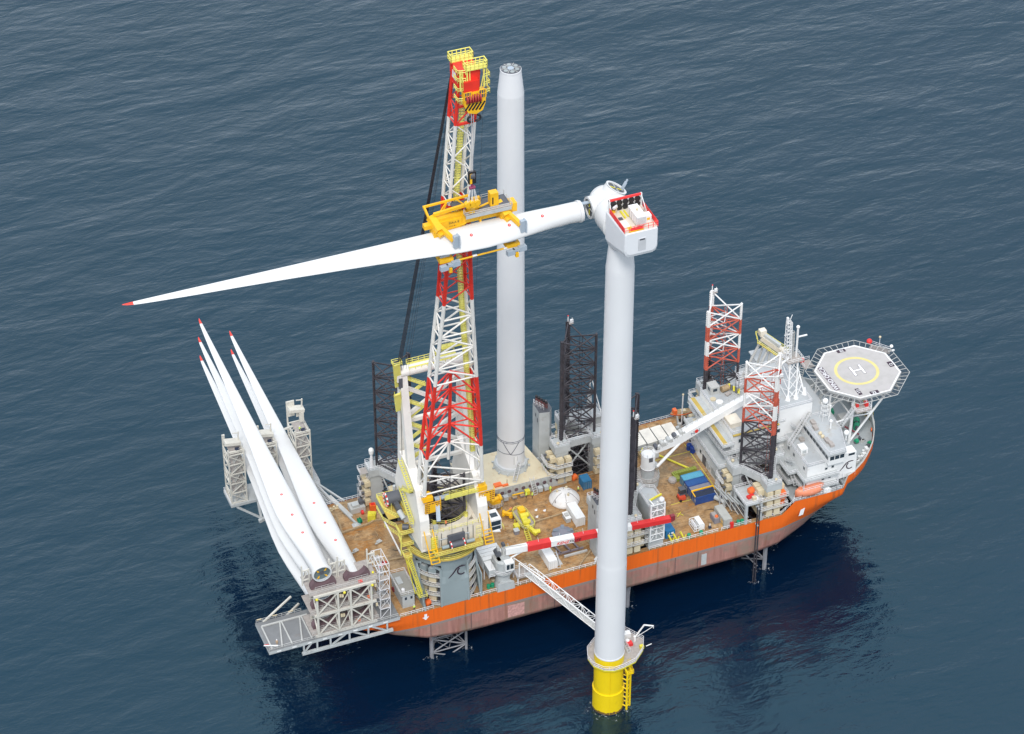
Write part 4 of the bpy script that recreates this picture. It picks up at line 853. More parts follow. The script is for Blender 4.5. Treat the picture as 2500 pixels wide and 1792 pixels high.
for i in range(5):
    for j in range(2): q = MB(); q.lathe((x0+1.1+i*1.45, y1-.28, zt+.75+j*1.3), [(.66, 0), (.66, .35), (.5, .37)], black, axis=(0, -1, 0), n=16); q.build('cooling_fan', cool)
b = MB(); b.bx(NX-.5, NX+1.7, y0+1.2, y1-2.9, zt+.35, zt+2.6, white)
for i in range(9): b.bx(NX-.45+i*.24, NX-.35+i*.24, y0+1.16, y0+1.2, zt+.5, zt+2.4, lgrey)
for i in range(4): b.bx(NX-.54, NX-.5, y0+1.6+i*1.2, y0+1.8+i*1.2, zt+.5, zt+2.4, lgrey)
b.tube((NX+.5, y0+3.6, zt+2.9), (NX+.5, y0+3.6, zt+3.3), .28, beige); b.bx(NX+2.0, NX+3.4, y0+2.2, y0+3.8, zt, zt+1.7, white); b.bx(NX+2.3, NX+3.0, y0+2.15, y0+2.2, zt+.6, zt+1.2, orangey); b.build('equipment_cabin', tb)
b = MB(); b.tube((x0+1.4, y1-1.2, zt), (x0+1.5, y1-1.3, zt+1.9), .16, beige); b.box((x0+1.1, y1-1.4, zt+1.7), (1.2, .5, .5), railw, rz=.5); b.rail([(NX+2, y0+4.5, zt), (NX+3.6, y0+6.4, zt)], railg, h=1.2); b.build('service_hoist', tb)

# ------------------------------------------------------------------ BLADES
PROF = [(0, 4.7, 1.0), (.012, 4.72, 1.0), (.03, 4.7, .98), (.07, 4.95, .88), (.12, 5.6, .70), (.17, 6.25, .55), (.22, 6.6, .44), (.28, 6.35, .36), (.36, 5.55, .30), (.46, 4.5, .26), (.56, 3.7, .23), (.66, 2.95, .21), (.76, 2.3, .19), (.86, 1.7, .18), (.93, 1.2, .17), (.97, .85, .16), (.99, .5, .16), (1.0, .12, .2)]
def make_blade(name, root, tip, chord_dir, bend=0., trail=1, dots=((.12, 0), (.2, 0), (.29, 0), (.36, 0)), twist=14):
    root, tip = Vector(root), Vector(tip); ax = (tip-root).normalized(); Lb = (tip-root).length; c0 = Vector(chord_dir); c0 = (c0-ax*c0.dot(ax)).normalized(); n0 = ax.cross(c0)
    if n0.z < 0: n0 = -n0
    q = MB(); N = 28; rings = []; fine = []
    for (ta, ca, tha), (tb_, cb, thb) in zip(PROF, PROF[1:]):
        for k in range(3): f = k/3; fine.append((ta+(tb_-ta)*f, ca+(cb-ca)*f, tha+(thb-tha)*f))
    fine.append(PROF[-1])
    for t, c, th in fine:
        tw = R(twist)*max(0, (1-t/.55))*min(1, t/.1); cd_ = c0*math.cos(tw)+n0*math.sin(tw); nd = n0*math.cos(tw)-c0*math.sin(tw)
        rnd = max(0, min(1, 1-(t-.02)/.16)); k0 = len(q.v); off = (c-4.7*(1-t*.8))*.32*trail if t > .03 else 0
        ctr = root+ax*(t*Lb)+n0*bend*(t*t)
        for i in range(N):
            a_ = 2*math.pi*i/N; ex, ez = math.cos(a_), math.sin(a_)
            # airfoil-like: sharper on the trailing side (ex=+1)
            xx = ex; u = (1-ex)/2; zz_a = ez*(.55+.9*math.sqrt(max(0, u)))*.78 if True else ez
            zz = ez*rnd+zz_a*(1-rnd)
            q.v.append(ctr+cd_*(xx*c/2*trail+off)+nd*(zz*c*th/2))
        rings.append((k0, t))
    for (ka, ta), (kb, tb_) in zip(rings, rings[1:]):
        m_ = blade_w if ta < .972 else mat('blade_tip_red', (.75, .05, .03), .35)
        for i in range(N): j = (i+1) % N; q.face((ka+i, ka+j, kb+j, kb+i), m_, True)
    q.face([rings[-1][0]+i for i in range(N)], blade_w)
    bl = q.build(name, None, origin=tuple(root))
    q = MB(); q.lathe(root-ax*.25, [(2.2, .9), (2.2, 0), (2.42, 0), (2.42, .3), (2.55, .35), (2.55, .8), (2.4, .85)], blade_w, axis=ax, n=40, capb=False, capt=False); q.lathe(root-ax*.2, [(2.14, 0), (2.2, 0), (2.2, .25), (2.14, .25)], teal_pad, axis=ax, n=36, capb=False, capt=False); q.build('root_flange', bl)
    q = MB(); q.lathe(root+ax*.35, [(2.15, 0), (2.15, .05)], mat('root_bulkhead', (.12, .16, .17), .6), axis=ax, n=36); q.lathe(root+ax*.2, [(.6, 0), (.6, .15)], dgrey, axis=ax, n=16)
    for k in range(4): a_ = .6+k*1.57; w_ = c0*math.cos(a_)+n0*math.sin(a_); q.tube(root+w_*.9+ax*.1, root+w_*1.9+ax*.1, .09, orangey, n=5); q.box(root+w_*1.4, (.3, .3, .3), orangey)
    q.build('root_cover', bl)
    for t, o_ in dots:
        tt = [(a_, c, h) for a_, c, h in fine if a_ <= t][-1]; tw = R(twist)*max(0, (1-t/.55))*min(1, t/.1); nd = n0*math.cos(tw)-c0*math.sin(tw)
        q = MB(); offc = (tt[1]-4.7*(1-t*.8))*.32*trail; cd_ = c0*math.cos(tw)+n0*math.sin(tw)
        rnd = max(0, min(1, 1-(t-.02)/.16)); zz = 1*rnd+(.55+.9*math.sqrt(.5))*.78*(1-rnd)
        ctr = root+ax*(t*Lb)+n0*bend*t*t+cd_*offc+nd*(zz*tt[1]*tt[2]/2)
        q.lathe(ctr-nd*.05, [(.34, 0), (.34, .09)], letterr, axis=nd, n=14); q.lathe(ctr+nd*.035, [(.10, 0), (.10, .02)], white, axis=nd, n=8); q.build('lifting_mark', bl)
    return bl
yk_dir = Vector((0, -math.cos(R(32)), -math.sin(R(32))))
bl = make_blade('turbine_blade', (45.6, -43.9, 148), (-59.0, -40.1, 148.0), yk_dir, trail=1, dots=((.09, 0), (.165, 0), (.25, 0)), twist=6)
tag(bl, 'white blade held level by the yellow yoke, its root beside the hub', 'turbine blade', 'blades for the turbine')
bl['category'] = 'turbine blade'
RB = [((-12.2, -21.6, 39.9), (-11.4, 84.5, 44.0), 'blade topping the stack in the stern rack, its round open root in full view'),
      ((-12.2, -21.6, 33.9), (-12.0, 84.5, 37.8), 'blade directly beneath the topmost one with the open round root'),
      ((-12.2, -21.6, 27.9), (-12.0, 84.5, 31.4), 'lowest blade of the taller stack, under two others, outermost over the water'),
      ((-3.4, -20.6, 33.9), (-3.1, 84.5, 37.4), 'blade in the stern rack whose root slips under the empty dark cradle'),
      ((-3.4, -20.6, 27.9), (-3.1, 84.5, 31.0), 'blade almost hidden beneath the one lying under the empty cradle')]
for i, (r0, t0, lb) in enumerate(RB):
    o_ = make_blade('turbine_blade', r0, t0, (-1, 0, .12), trail=1, bend=0, dots=((.13, 0), (.2, 0), (.28, 0)) if i in (0, 3) else (), twist=-8)
    tag(o_, lb, 'turbine blade', 'blades for the turbine')

# ------------------------------------------------------------------ SPARE TOWER
st = thing('turbine_tower', 'complete white tower standing upright on the ship deck, strapped near its foot', 'tower', (53.4, 17.4, 25.4))
b = MB(); b.lathe((53.4, 17.4, 25.4), [(3.82, 0), (3.82, .3), (3.66, .35), (3.6, 30), (3.5, 60), (3.32, 95), (3.25, 115.8), (3.2, 116.2), (2.6, 121.8), (2.6, 122.4), (2.45, 122.5)], tower_w, n=64, capt=False); b.build('tower_shell', st)
b = MB()
for z in (56, 86, 119.5): rr = 3.66-(z-25)*.0036; b.lathe((53.4, 17.4, z), [(rr, 0), (rr+.012, .02), (rr+.012, .08), (rr, .12)], tower_w, n=64, capb=False, capt=False)
b.build('weld_ring', st)
b = MB(); b.lathe((53.4, 17.4, 147.7), [(2.5, 0), (2.5, .2)], dgrey, n=40); b.lathe((53.4, 17.4, 147.9), [(.8, 0), (.8, .15)], teal_pad, n=20)
for k in range(6): a_ = k*math.pi/3+.4; b.lathe((53.4+1.6*math.cos(a_), 17.4+1.6*math.sin(a_), 147.9), [(.55, 0), (.55, .12)], grey, n=14); b.beam((53.4+.8*math.cos(a_+.5), 17.4+.8*math.sin(a_+.5), 147.98), (53.4+2.4*math.cos(a_+.5), 17.4+2.4*math.sin(a_+.5), 147.98), .12, .12, railg)
b.build('top_cover', st)
b = MB()
def strap(z0, z1, a0, a1, r=.07, m=navy, rad=3.72):
    n = 14
    for k in range(n):
        t0, t1 = k/n, (k+1)/n; A0, A1 = R(a0+(a1-a0)*t0), R(a0+(a1-a0)*t1)
        b.tube((53.4+rad*math.cos(A0), 17.4+rad*math.sin(A0), z0+(z1-z0)*t0), (53.4+rad*math.cos(A1), 17.4+rad*math.sin(A1), z0+(z1-z0)*t1), r, m, n=5, cap=False)
strap(34.3, 34.3, 0, 360); strap(34.8, 34.8, 0, 360); strap(34.3, 30.6, 215, 248); strap(30.6, 34.3, 248, 282); strap(30.6, 30.8, 180, 248, .05); strap(30.6, 29.8, 248, 320, .05); b.build('lashing_strap', st)
b = MB()
for k in range(7): A0 = R(262+k*2.4); b.box((53.4+3.68*math.cos(A0), 17.4+3.68*math.sin(A0), 28.4), (.05, .16, 2.6), railg if k in (0, 6) else white, rz=A0)
b.build('entrance_door', st)

# ------------------------------------------------------------------ MAIN CRANE
CX0, CY0 = 21.4, -16.0
cr = thing('main_crane', 'giant lattice boom crane built round the starboard aft leg, red and white banded', 'crane', (CX0, CY0, D))
b = MB()
N = 48; prof = [(D, 8.9), (24, 8.3), (28, 8.1), (33, 8.3), (37.6, 8.8)]
def ped(a_, z):
    r = 8.0+.9*max(0, (z-32)/6) ; base = Vector((math.cos(a_)*r, math.sin(a_)*r))
    # flattened and flared towards the ship side
    if math.sin(a_) < -.2 and z < 30: base.y = -7.9-(.0)*(30-z)
    return Vector((CX0+base.x, CY0+base.y, z))
zs = [D, 22, 24, 26, 28, 30, 32, 34, 36, 37.6]
openings = [(R(196), R(246), 24.0, 33.6), (R(300), R(338), 24, 33.6)]
for zi in range(len(zs)-1):
    for i in range(N):
        a0, a1 = 2*math.pi*i/N, 2*math.pi*(i+1)/N; am = (a0+a1)/2; zm = (zs[zi]+zs[zi+1])/2
        if any(o0 < am < o1 and zm < z1 for o0, o1, z0, z1 in openings): continue
        def wid(z): return 1+.12*max(0, (26-z)/6)
        k = len(b.v)
        for a_, z in ((a0, zs[zi]), (a1, zs[zi]), (a1, zs[zi+1]), (a0, zs[zi+1])):
            b.v.append(ped(a_, z))
        b.face((k, k+1, k+2, k+3), pedgrey, True)
# frames round the openings
for o0, o1, z0, z1 in openings:
    for a_ in (o0, o1): b.beam(ped(a_, D), ped(a_, z1-1), .5, .5, pedgrey)
    b.beam(ped(o0, z1-1), ped(o0+(o1-o0)*.25, z1), .5, .6, pedgrey); b.beam(ped(o1, z1-1), ped(o1-(o1-o0)*.25, z1), .5, .6, pedgrey)
# inner dark lining and landings
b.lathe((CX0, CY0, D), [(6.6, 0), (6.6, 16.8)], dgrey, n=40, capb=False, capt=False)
b.lathe((CX0, CY0, 36.9), [(9.95, 0), (9.95, .5), (8.3, .52)], mat('walkway_ochre', (.5, .36, .08)), n=64, capb=False, capt=False); b.lathe((CX0, CY0, 36.9), [(8.3, 0), (9.95, 0)], pedgrey, n=64, capb=False, capt=False)
pdl = b.build('pedestal', cr)
q = MB()
for lv in range(4):
    z = D+.6+lv*3.05
    for o0, o1, _, _ in openings:
        q.cut()
        for t in (.25, .68):
            a_ = o0+(o1-o0)*t; q.box((CX0+6.9*math.cos(a_), CY0+6.9*math.sin(a_), z+1.0), (1.5, 2.0, 1.7), beige if lv < 3 else pedgrey, rz=a_); q.box((CX0+7.0*math.cos(a_), CY0+7.0*math.sin(a_), z+1.95), (1.2, 1.5, .3), beige if lv < 3 else lgrey, rz=a_)
        n = 5; pts = [(CX0+8.3*math.cos(o0+(o1-o0)*i/n), CY0+8.3*math.sin(o0+(o1-o0)*i/n), z-.15) for i in range(n+1)]
        for p, r_ in zip(pts, pts[1:]): q.beam(p, r_, .7, .1, railg)
        q.rail(pts, railw, r=.06)
q.build('gear_landing', pdl)
logo_ac(cr, (20.0, CY0-8.12, 29.6), (1, 0, 0), (0, 0, 1), 4.4)
def circ_pts(r, z, n=40, a0=0, a1=360): return [(CX0+r*math.cos(R(a0+(a1-a0)*i/n)), CY0+r*math.sin(R(a0+(a1-a0)*i/n)), z) for i in range(n+1)]
b = MB(); b.rail(circ_pts(9.85, 37.4), railyel, h=1.25, sp=1.5, r=.07, toe=True); b.build('ring_walkway_railing', cr)
# slewing drum and cabin deck
b = MB(); b.lathe((CX0, CY0, 37.4), [(8.2, 0), (8.2, 2.4), (8.9, 2.5), (8.9, 2.9), (8.0, 3.0), (8.0, 8.6), (6.3, 8.6), (6.3, 0)], pedgrey, n=64, capb=False, capt=False, mf=lambda a_, c_: pedgrey if c_ <= 3.0 and a_ <= 3.0 else cream)
b.build('slewing_column', cr)
b = MB(); b.rail(circ_pts(6.4, 46.0, 28), railyel, h=1.2, sp=1.4, r=.07)
for a_ in (235, 312): b.lathe((CX0+6.9*math.cos(R(a_)), CY0+6.9*math.sin(R(a_)), 46.0), [(.5, 0), (.5, 1.1)], railyel, n=10, capb=False, capt=False)
b.rail([(15.2, -23.2, 45.9), (15.6, -24.6, 45.9), (28, -24.6, 45.9), (29.0, -22.6, 45.9)], railyel, r=.06); b.build('inner_railing', cr)
b = MB()
b.bx(14.0, 28.8, -24.4, -22.6, 40.8, 45.9, cream); b.bx(13.3, 15.35, -24.15, -13, 40.7, 45.8, cream); b.bx(27.45, 29.6, -24.15, -13, 40.7, 45.8, cream)
for x in (15.5, 17, 18.2, 23.9, 25.2, 26.6): b.tube((x, -24.47, 41), (x, -24.47, 45.4), .09, dgrey, n=5)
b.tube((17.6, -24.6, 43.6), (25.4, -24.6, 43.6), .16, lgrey); b.tube((17.6, -24.6, 43.6), (17.6, -24.6, 41), .16, lgrey); b.tube((25.4, -24.6, 43.6), (25.4, -24.6, 41), .16, lgrey)
b.bx(16.5, 17.6, -23.9, -23.0, 45.9, 47.6, lgrey); b.bx(18.4, 19.0, -23.6, -23, 45.9, 46.3, beige); b.build('machinery_house', cr)
b = MB(); b.bx(15.6, 28.2, -27.2, -24.4, 40.6, 40.8, mat('walkway_ochre', (.5, .36, .08))); b.rail([(15.6, -24.6, 40.8), (15.6, -27.2, 40.8), (28.2, -27.2, 40.8), (28.2, -24.6, 40.8)], railyel, r=.07, toe=True); b.bx(15.4, 16.6, -25.4, -24.4, 40.8, 44.8, yellow)
for z in (42, 43.4, 44.8): b.rail([(15.3, -25.6, z), (16.8, -25.6, z)], railyel, r=.06)
b.cut()
for z in (42, 43.4, 44.8): b.rail([(27, -25.6, z), (28.4, -25.6, z)], railyel, r=.06)
b.build('winch_platform', cr)
b = MB(); b.tube((19.8, -25.8, 41.9), (23.9, -25.8, 41.9), .85, dgrey, n=16); 
for x in (20.1, 23.6):
    for k in range(12): a_ = k*math.pi/6; b.box((x, -25.8+1.0*math.cos(a_), 41.9+1.0*math.sin(a_)), (.25, .55, .3), letterr if k % 2 else white, ax=(Vector((1, 0, 0)), Vector((0, -math.sin(a_), math.cos(a_))), Vector((0, math.cos(a_), math.sin(a_)))))
b.bx(19.7, 24.2, -25.1, -24.5, 41.2, 44.4, dgrey); b.tube((17.8, -25.8, 41.9), (19.6, -25.8, 41.9), .5, pedgrey, n=12); b.tube((24.2, -25.8, 41.9), (26.4, -25.8, 41.9), .5, pedgrey, n=12); b.build('winch', cr)
# side cheeks rising to the boom hinges
b = MB()
for xa, xb in ((13.0, 15.4), (28.2, 30.8)):
    k = len(b.v); yz = [(-24.2, 40.6), (-9, 40.6), (-5.5, 50), (-9.5, 62), (-15, 61), (-20.5, 57.6), (-23.6, 50)]
    n = len(yz)
    for x in (xa, xb):
        for y, z in yz: b.v.append(Vector((x, y, z)))
    b.face([k+i for i in range(n)], cranew); b.face([k+n+i for i in range(n-1, -1, -1)], cranew)
    for i in range(n): j = (i+1) % n; b.face((k+i, k+n+i, k+n+j, k+j), cranew)
b.bx(15.2, 28.4, -9.3, -6.8, 40.9, 47.5, cranew); b.build('side_frame', cr)
b = MB()
for xa in (12.2,):
    for y0_, z0_, y1_, z1_ in ((-20, 47, -12, 52), (-12, 52, -20, 57), (-20, 57, -12, 61)): b.stair((xa, y0_, z0_), (xa, y1_, z1_), .9, railyel, railyel)
    b.rail([(xa, -21, 47), (xa, -6, 47)], railyel, r=.06)
b.cut()
for y0_, z0_, y1_, z1_ in ((-21, 44, -15, 48), (-15, 48, -20, 53), (-20, 53, -14, 57)): b.stair((31.3, y0_, z0_), (31.3, y1_, z1_), .9, railyel, railyel)
b.cut(); b.stair((10.6, -21.4, 37.4), (12.6, -24.2, 26.2), 1.2, yellow, railyel); b.tube((9.9, -20.6, 37.2), (12.8, -24.4, 27), .12, yellow); b.tube((11.6, -22.6, 26), (9.9, -20.6, 37.2), .14, yellow); b.rail([(9.6, -19.4, 37.3), (9.6, -21.6, 37.3), (11.4, -21.6, 37.3), (11.4, -19.4, 37.3)], railyel, r=.07, closed=True); b.bx(9.6, 11.6, -21.6, -19.2, 37.1, 37.3, mat('walkway_ochre', (.5, .36, .08))); b.rail([(11.8, -22.8, 26), (11.8, -25, 26), (14, -25, 26), (14, -22.8, 26)], railyel, r=.07, closed=True); b.build('access_stair', cr)
# boom
def bplane(z, off=0.): return -21+off-19.5*(z-58)/128
BZ = [(58, 22.1, 15.2), (61, 21.9, 15.0), (75, 21.6, 13.6), (87, 21.3, 11.7), (96, 21.0, 10.4), (103, 20.8, 9.5), (110, 20.6, 8.5), (120, 20.4, 7.0), (129, 20.15, 6.1), (140, 19.7, 5.2), (153, 19.1, 4.4), (190, 19.7, 4.4)]
def bc(z): return interp([(a_, c_) for a_, c_, w_ in BZ], z)
def bw(z): return interp([(a_, w_) for a_, c_, w_ in BZ], z)
def bcol(z): return cranew if z < 71 else (red if z < 95.8 else (cranew if z < 122 else (red if z < 153 else (cranew if z < 176 else red))))
nodes = [58, 65, 71, 77.5, 83.7, 89.8, 95.8, 101, 106.2, 111.4, 116.8, 122, 126.4, 130.8, 135.2, 139.6, 144, 148.4, 153, 157.5, 162, 166.6, 171.2, 176, 181, 186, 190]
def bp_(z, ix, iy): return Vector((bc(z)+ix*bw(z)/2, bplane(z, 2.0*iy), z))
for ix in (-1, 1):
    for iy in (-1, 1):
        q = MB()
        for z0, z1 in zip(nodes, nodes[1:]): q.tube(bp_(z0, ix, iy), bp_(z1, ix, iy), .46 if z0 < 153 else .4, bcol((z0+z1)/2), n=10, cap=False)
        if ix == -1 and iy == -1: boomfoot = None
        ch = q.build('boom_chord', cr)
q = MB()
for z0, z1 in zip([n_ for n_ in nodes if n_ <= 101], [n_ for n_ in nodes if 58 < n_ <= 101]):
    if z0 >= 65 and z1 <= 96: q.tube(Vector((bc(z0)+.2, bplane(z0, 2), z0)), Vector((bc(z1)+.2, bplane(z1, 2), z1)), .42, bcol((z0+z1)/2), n=10)
q.build('boom_chord', cr)
q = MB(); r_ = .22
for i, (z0, z1) in enumerate(zip(nodes, nodes[1:])):
    m_ = bcol((z0+z1)/2); rr = .24 if z0 < 122 else .17
    # side faces
    for ix in (-1, 1):
        q.tube(bp_(z0, ix, -1), bp_(z1, ix, 1), rr*.9, m_, n=6, cap=False) if i % 2 else q.tube(bp_(z0, ix, 1), bp_(z1, ix, -1), rr*.9, m_, n=6, cap=False); q.tube(bp_(z0, ix, -1), bp_(z0, ix, 1), rr*.8, m_, n=6, cap=False)
    if 65 <= z0 < 95.8:
        c_ = Vector((bc(z0)+.2, bplane(z0, 2), z0)); c1 = Vector((bc(z1)+.2, bplane(z1, 2), z1))
        for ix in (-1, 1): q.tube(bp_(z0, ix, -1), c1, rr, m_, n=6, cap=False); q.tube(bp_(z1, ix, -1), c1, rr, m_, n=6, cap=False); q.tube(bp_(z1, ix, 1), c1, rr*.8, m_, n=6, cap=False)
    else:
        for iy in (-1, 1):
            if i % 2: q.tube(bp_(z0, -1, iy), bp_(z1, 1, iy), rr, m_, n=6, cap=False)
            else: q.tube(bp_(z0, 1, iy), bp_(z1, -1, iy), rr, m_, n=6, cap=False)
            if z0 < 122 or iy == 1: q.tube(bp_(z0, -1, iy), bp_(z0, 1, iy), rr*.9, m_, n=6, cap=False)
q.build('boom_bracing', cr)
q = MB()
for x in (-1, 1): q.tube(bp_(58, x, -1), (bc(58)+x*7.4, -20.6, 55.5), .6, cranew); q.tube(bp_(58, x, 1), (bc(58)+x*7.4, -20.4, 55.5), .5, cranew); q.tube((bc(58)+x*6.3, -20.5, 55.3), (bc(58)+x*8.6, -20.5, 55.3), .9, cranew, n=14)
q.build('boom_foot', cr)
# inner boom ladder (yellow)
q = MB(); lz = [66]+[n_ for n_ in nodes if 66 < n_ <= 181]
for z0, z1 in zip(lz, lz[1:]):
    def lpnt(z):
        t = (z-66)/(181-66); return Vector((bc(z)+bw(z)/2-.9-1.0*t, bplane(z, 1.7-.9*t), z))
    a_, c_ = lpnt(z0), lpnt(z1)
    for dx in (-.5, .5):
        for dy in (-.35, .35): q.tube(a_+Vector((dx, dy, 0)), c_+Vector((dx, dy, 0)), .09, railyel, n=4, cap=False)
    n = int((c_-a_).length/.75)
    for k in range(n): p = a_.lerp(c_, k/n); q.box(p, (1.05, .75, .09), railyel); 
q.build('boom_ladder', cr)
# head
hy = bplane(186)
q = MB(); q.bx(17.4, 22.0, hy-3.0, hy+2.8, 186.2, 190.6, red); q.box((19.7, hy-3.0, 187.0), (3.4, 2.2, 3.2), red); q.bx(17.36, 17.4, hy-1.0, hy+1.4, 187.3, 189.2, letterw)
for z in (176, 181): q.beam((17.3, bplane(z, -2), z), (22, bplane(z, -2), z), .5, .5, red)
head = q.build('boom_head', cr)
for i in range(6): s_ = MB(); s_.tube((18.3+i*.6, hy-4.2, 184.5), (18.6+i*.6, hy-4.2, 184.5), 1.1, mat('sheave_red', (.35, .03, .03)), n=18); s_.build('sheave', head)
q = MB(); q.rail([(17.2, hy+1.4, 190.6), (22.2, hy+1.4, 190.6), (22.2, hy+3.4, 190.6), (17.2, hy+3.4, 190.6)], railyel, h=1.7, r=.12, closed=True, sp=1.1); q.bx(17.2, 22.2, hy+1.4, hy+3.4, 190.6, 190.8, railyel)
q.rail([(18.6, hy-2.0, 191.4), (23.4, hy-2.0, 191.4), (23.4, hy-3.8, 191.4), (18.6, hy-3.8, 191.4)], railyel, h=1.5, r=.12, closed=True, sp=1); q.bx(18.6, 23.4, hy-3.8, hy-2.0, 191.1, 191.4, railyel)
for x in (17.4, 19.0, 22.8): q.beam((x, hy-3.2, 191.2), (x, hy-3.6, 186.4), .3, .3, railyel); q.beam((x+.6, hy-3.2, 191.2), (x+.6, hy-3.6, 186.4), .2, .2, railyel)
for z in (183.3, 185.8, 188.3, 190.3): q.rail([(16.9, hy-1.0, z), (16.9, hy-3.2, z), (18.6, hy-3.6, z)], railyel, r=.1, sp=1)
for z in (184.3, 186.3, 188.3): q.rail([(22.6, hy-3.6, z), (24.2, hy-3.2, z), (24.2, hy-1.6, z)], railyel, r=.1, sp=1)
q.tube((17.4, hy-3.4, 190.6), (19.4, hy-4.0, 184.4), .14, railyel); q.tube((23, hy-3.4, 190.6), (21.6, hy-4.0, 185.4), .14, railyel); q.build('head_platform', cr)
# main hook block
ZH = 3.4
hb = MB(); by_ = hy-3.6; k = len(hb.v)
pts = [(x_, z_+ZH) for x_, z_ in [(17.9, 182.6), (17.9, 179.6), (18.8, 177.6), (20.6, 177.0), (22.1, 177.7), (22.8, 179.6), (22.8, 182.6)]]
for y in (by_-.8, by_+.8):
    for x, z in pts: hb.v.append(Vector((x, y, z)))
n = len(pts); hb.face([k+i for i in range(n)], orangey); hb.face([k+n+i for i in range(n-1, -1, -1)], orangey)
for i in range(n): j = (i+1) % n; hb.face((k+i, k+n+i, k+n+j, k+j), orangey)
for i in range(5): hb.beam((18.1+i*.8, by_-.83, ZH+178.4-.1*i), (19.2+i*.85, by_-.83, ZH+179.9), .06, .4, black)
for x in (18.7, 22.0): hb.bx(x-.6, x+.6, by_-.9, by_-.78, ZH+181, ZH+182.8, dgrey); hb.rail([(x-.8, by_-1, ZH+181), (x+.8, by_-1, ZH+181)], orangey, h=2.0, sp=.5, r=.08)
hkb = hb.build('main_hook_block', cr)
hb = MB(); hb.tube((20.4, by_, ZH+177), (20.4, by_, ZH+176.2), .4, redp)
for s_ in (-1, 1):
    for k in range(6): a0, a1 = R(90-s_*(k*36)), R(90-s_*((k+1)*36)); hb.tube((20.4+s_*.75+.75*math.cos(a0), by_, ZH+175.5+.75*math.sin(a0)), (20.4+s_*.75+.75*math.cos(a1), by_, ZH+175.5+.75*math.sin(a1)), .26, black, n=8)
hb.build('hook', hkb)
# A-frame
q = MB(); TL, TR = Vector((13.6, -11.5, 88.2)), Vector((28.9, -11.5, 88.2))
q.tube(TL+Vector((-.6, 0, 0)), TR+Vector((.8, 0, 0)), 1.35, cranew, n=20)
for P, xb in ((TL, 14.2), (TR, 29.5)):
    q.beam(P+Vector((0, 0, 1)), (xb, -15.0, 58), 1.9, 1.7, cranew); q.beam(P+Vector((0, .4, 0)), (xb+.2, -6.5, 49), 1.5, 1.5, cranew)
q.beam((14.0, -9.4, 71), (29.2, -9.4, 71), 1.0, 1.0, cranew); q.beam((14, -10.8, 83), (28.8, -9.4, 71.5), .8, .9, cranew); q.beam((28.8, -10.8, 83), (14, -9.4, 71.5), .8, .9, cranew); q.beam((14.3, -8.2, 60), (29.2, -9.4, 70), .8, .9, cranew); q.beam((29.2, -8.2, 60), (14.3, -9.4, 70), .8, .9, cranew); q.beam((14.2, -13.0, 60), (29.4, -13.0, 60), .8, .8, cranew)
q.build('a_frame', cr)
q = MB(); q.rail([(15.2, -10.3, 89.3), (27.5, -10.3, 89.3)], railyel, h=1.3, r=.09, toe=True); q.rail([(15.2, -12.6, 89.0), (27.5, -12.6, 89.0)], railyel, h=.6, r=.09, mids=1); q.beam((15.2, -11.3, 89.4), (27.8, -11.3, 89.4), 1.8, .12, railyel)
for z0_, z1_ in ((92, 84), (83, 76.5)): q.beam((11.6, -13.2, z0_), (12.6, -11.4, z1_), 1.6, .5, railyel); q.rail([(10.9, -13.4, z0_), (11.8, -11.8, z1_)], railyel, r=.09); q.rail([(12.4, -13.4, z0_), (13.3, -11.8, z1_)], railyel, r=.09)
q.rail([(10.8, -13.6, 91.8), (13, -13.6, 91.8), (13, -12, 91.8), (10.8, -12, 91.8)], railyel, r=.09, closed=True)
for z in (84.5, 77.5, 70.5, 64): q.stair((15.4, -7.6, z-3.4), (19.5, -8.8, z-.4), 1, railyel, railyel) if False else (q.beam((15, -9.6, z), (19.8, -10.2, z-3), 1.1, .25, railyel), q.rail([(15, -10.2, z), (19.8, -10.8, z-3)], railyel, r=.09), q.beam((19.8, -9.6, z-3), (15.4, -9, z-6.4), 1.1, .25, railyel), q.rail([(19.8, -10.2, z-3), (15.4, -9.6, z-6.4)], railyel, r=.09))
q.rail([(20.5, -12.4, 90.5), (23.5, -12.4, 93)], railyel, r=.08); q.rail([(23.5, -12.4, 93), (29.5, -12.4, 93), (30.4, -12.4, 89)], railyel, r=.09, toe=True); q.beam((23.5, -12, 92.9), (29.5, -12, 92.9), 1.6, .1, railyel); q.build('frame_walkway', cr)
q = MB()
for dx in (-.45, -.15, .15, .45): q.tube((12.8+dx, -12.2, 86), (12.6+dx, -12.6, 91.5), .12, cable, n=5); q.tube((12.6+dx, -12.6, 91.5), (17.4+dx*.5, -39.0, 188.5), .1, cable, n=5, cap=False)
for dx in (0, .8, 1.4): q.tube((13.6+dx, -12.2, 89), (17.9, -38.6, 186), .035, cable, n=4, cap=False)
q.box((12.7, -12.3, 88.2), (1.4, .5, 4.6), cranew); q.box((12.8, -12.6, 85.6), (.9, .6, 3.0), dgrey); q.tube((12.9, -12.2, 84), (13.2, -10.8, 60), .07, cable, n=4); q.build('luffing_ropes', cr)
q = MB()
for dx in (-.25, .25): q.tube((19.9+dx, hy-4.2, 184.4), (19.9+dx*.8, -43.7, 165), .09, mat('hoist_rope', (.45, .45, .47), .4), n=5, cap=False)
q.build('hoist_rope', cr)
q = MB(); q.tube((22.6, -43.9, 183), (24.4, -25.8, 43), .03, cable, n=4, cap=False); q.tube((30.2, -18, 88), (31.2, -14, 50), .03, cable, n=4, cap=False); q.tube((20.6, -24, 92), (20.6, -25.6, 44), .035, cable, n=4, cap=False); q.build('tag_line', cr)
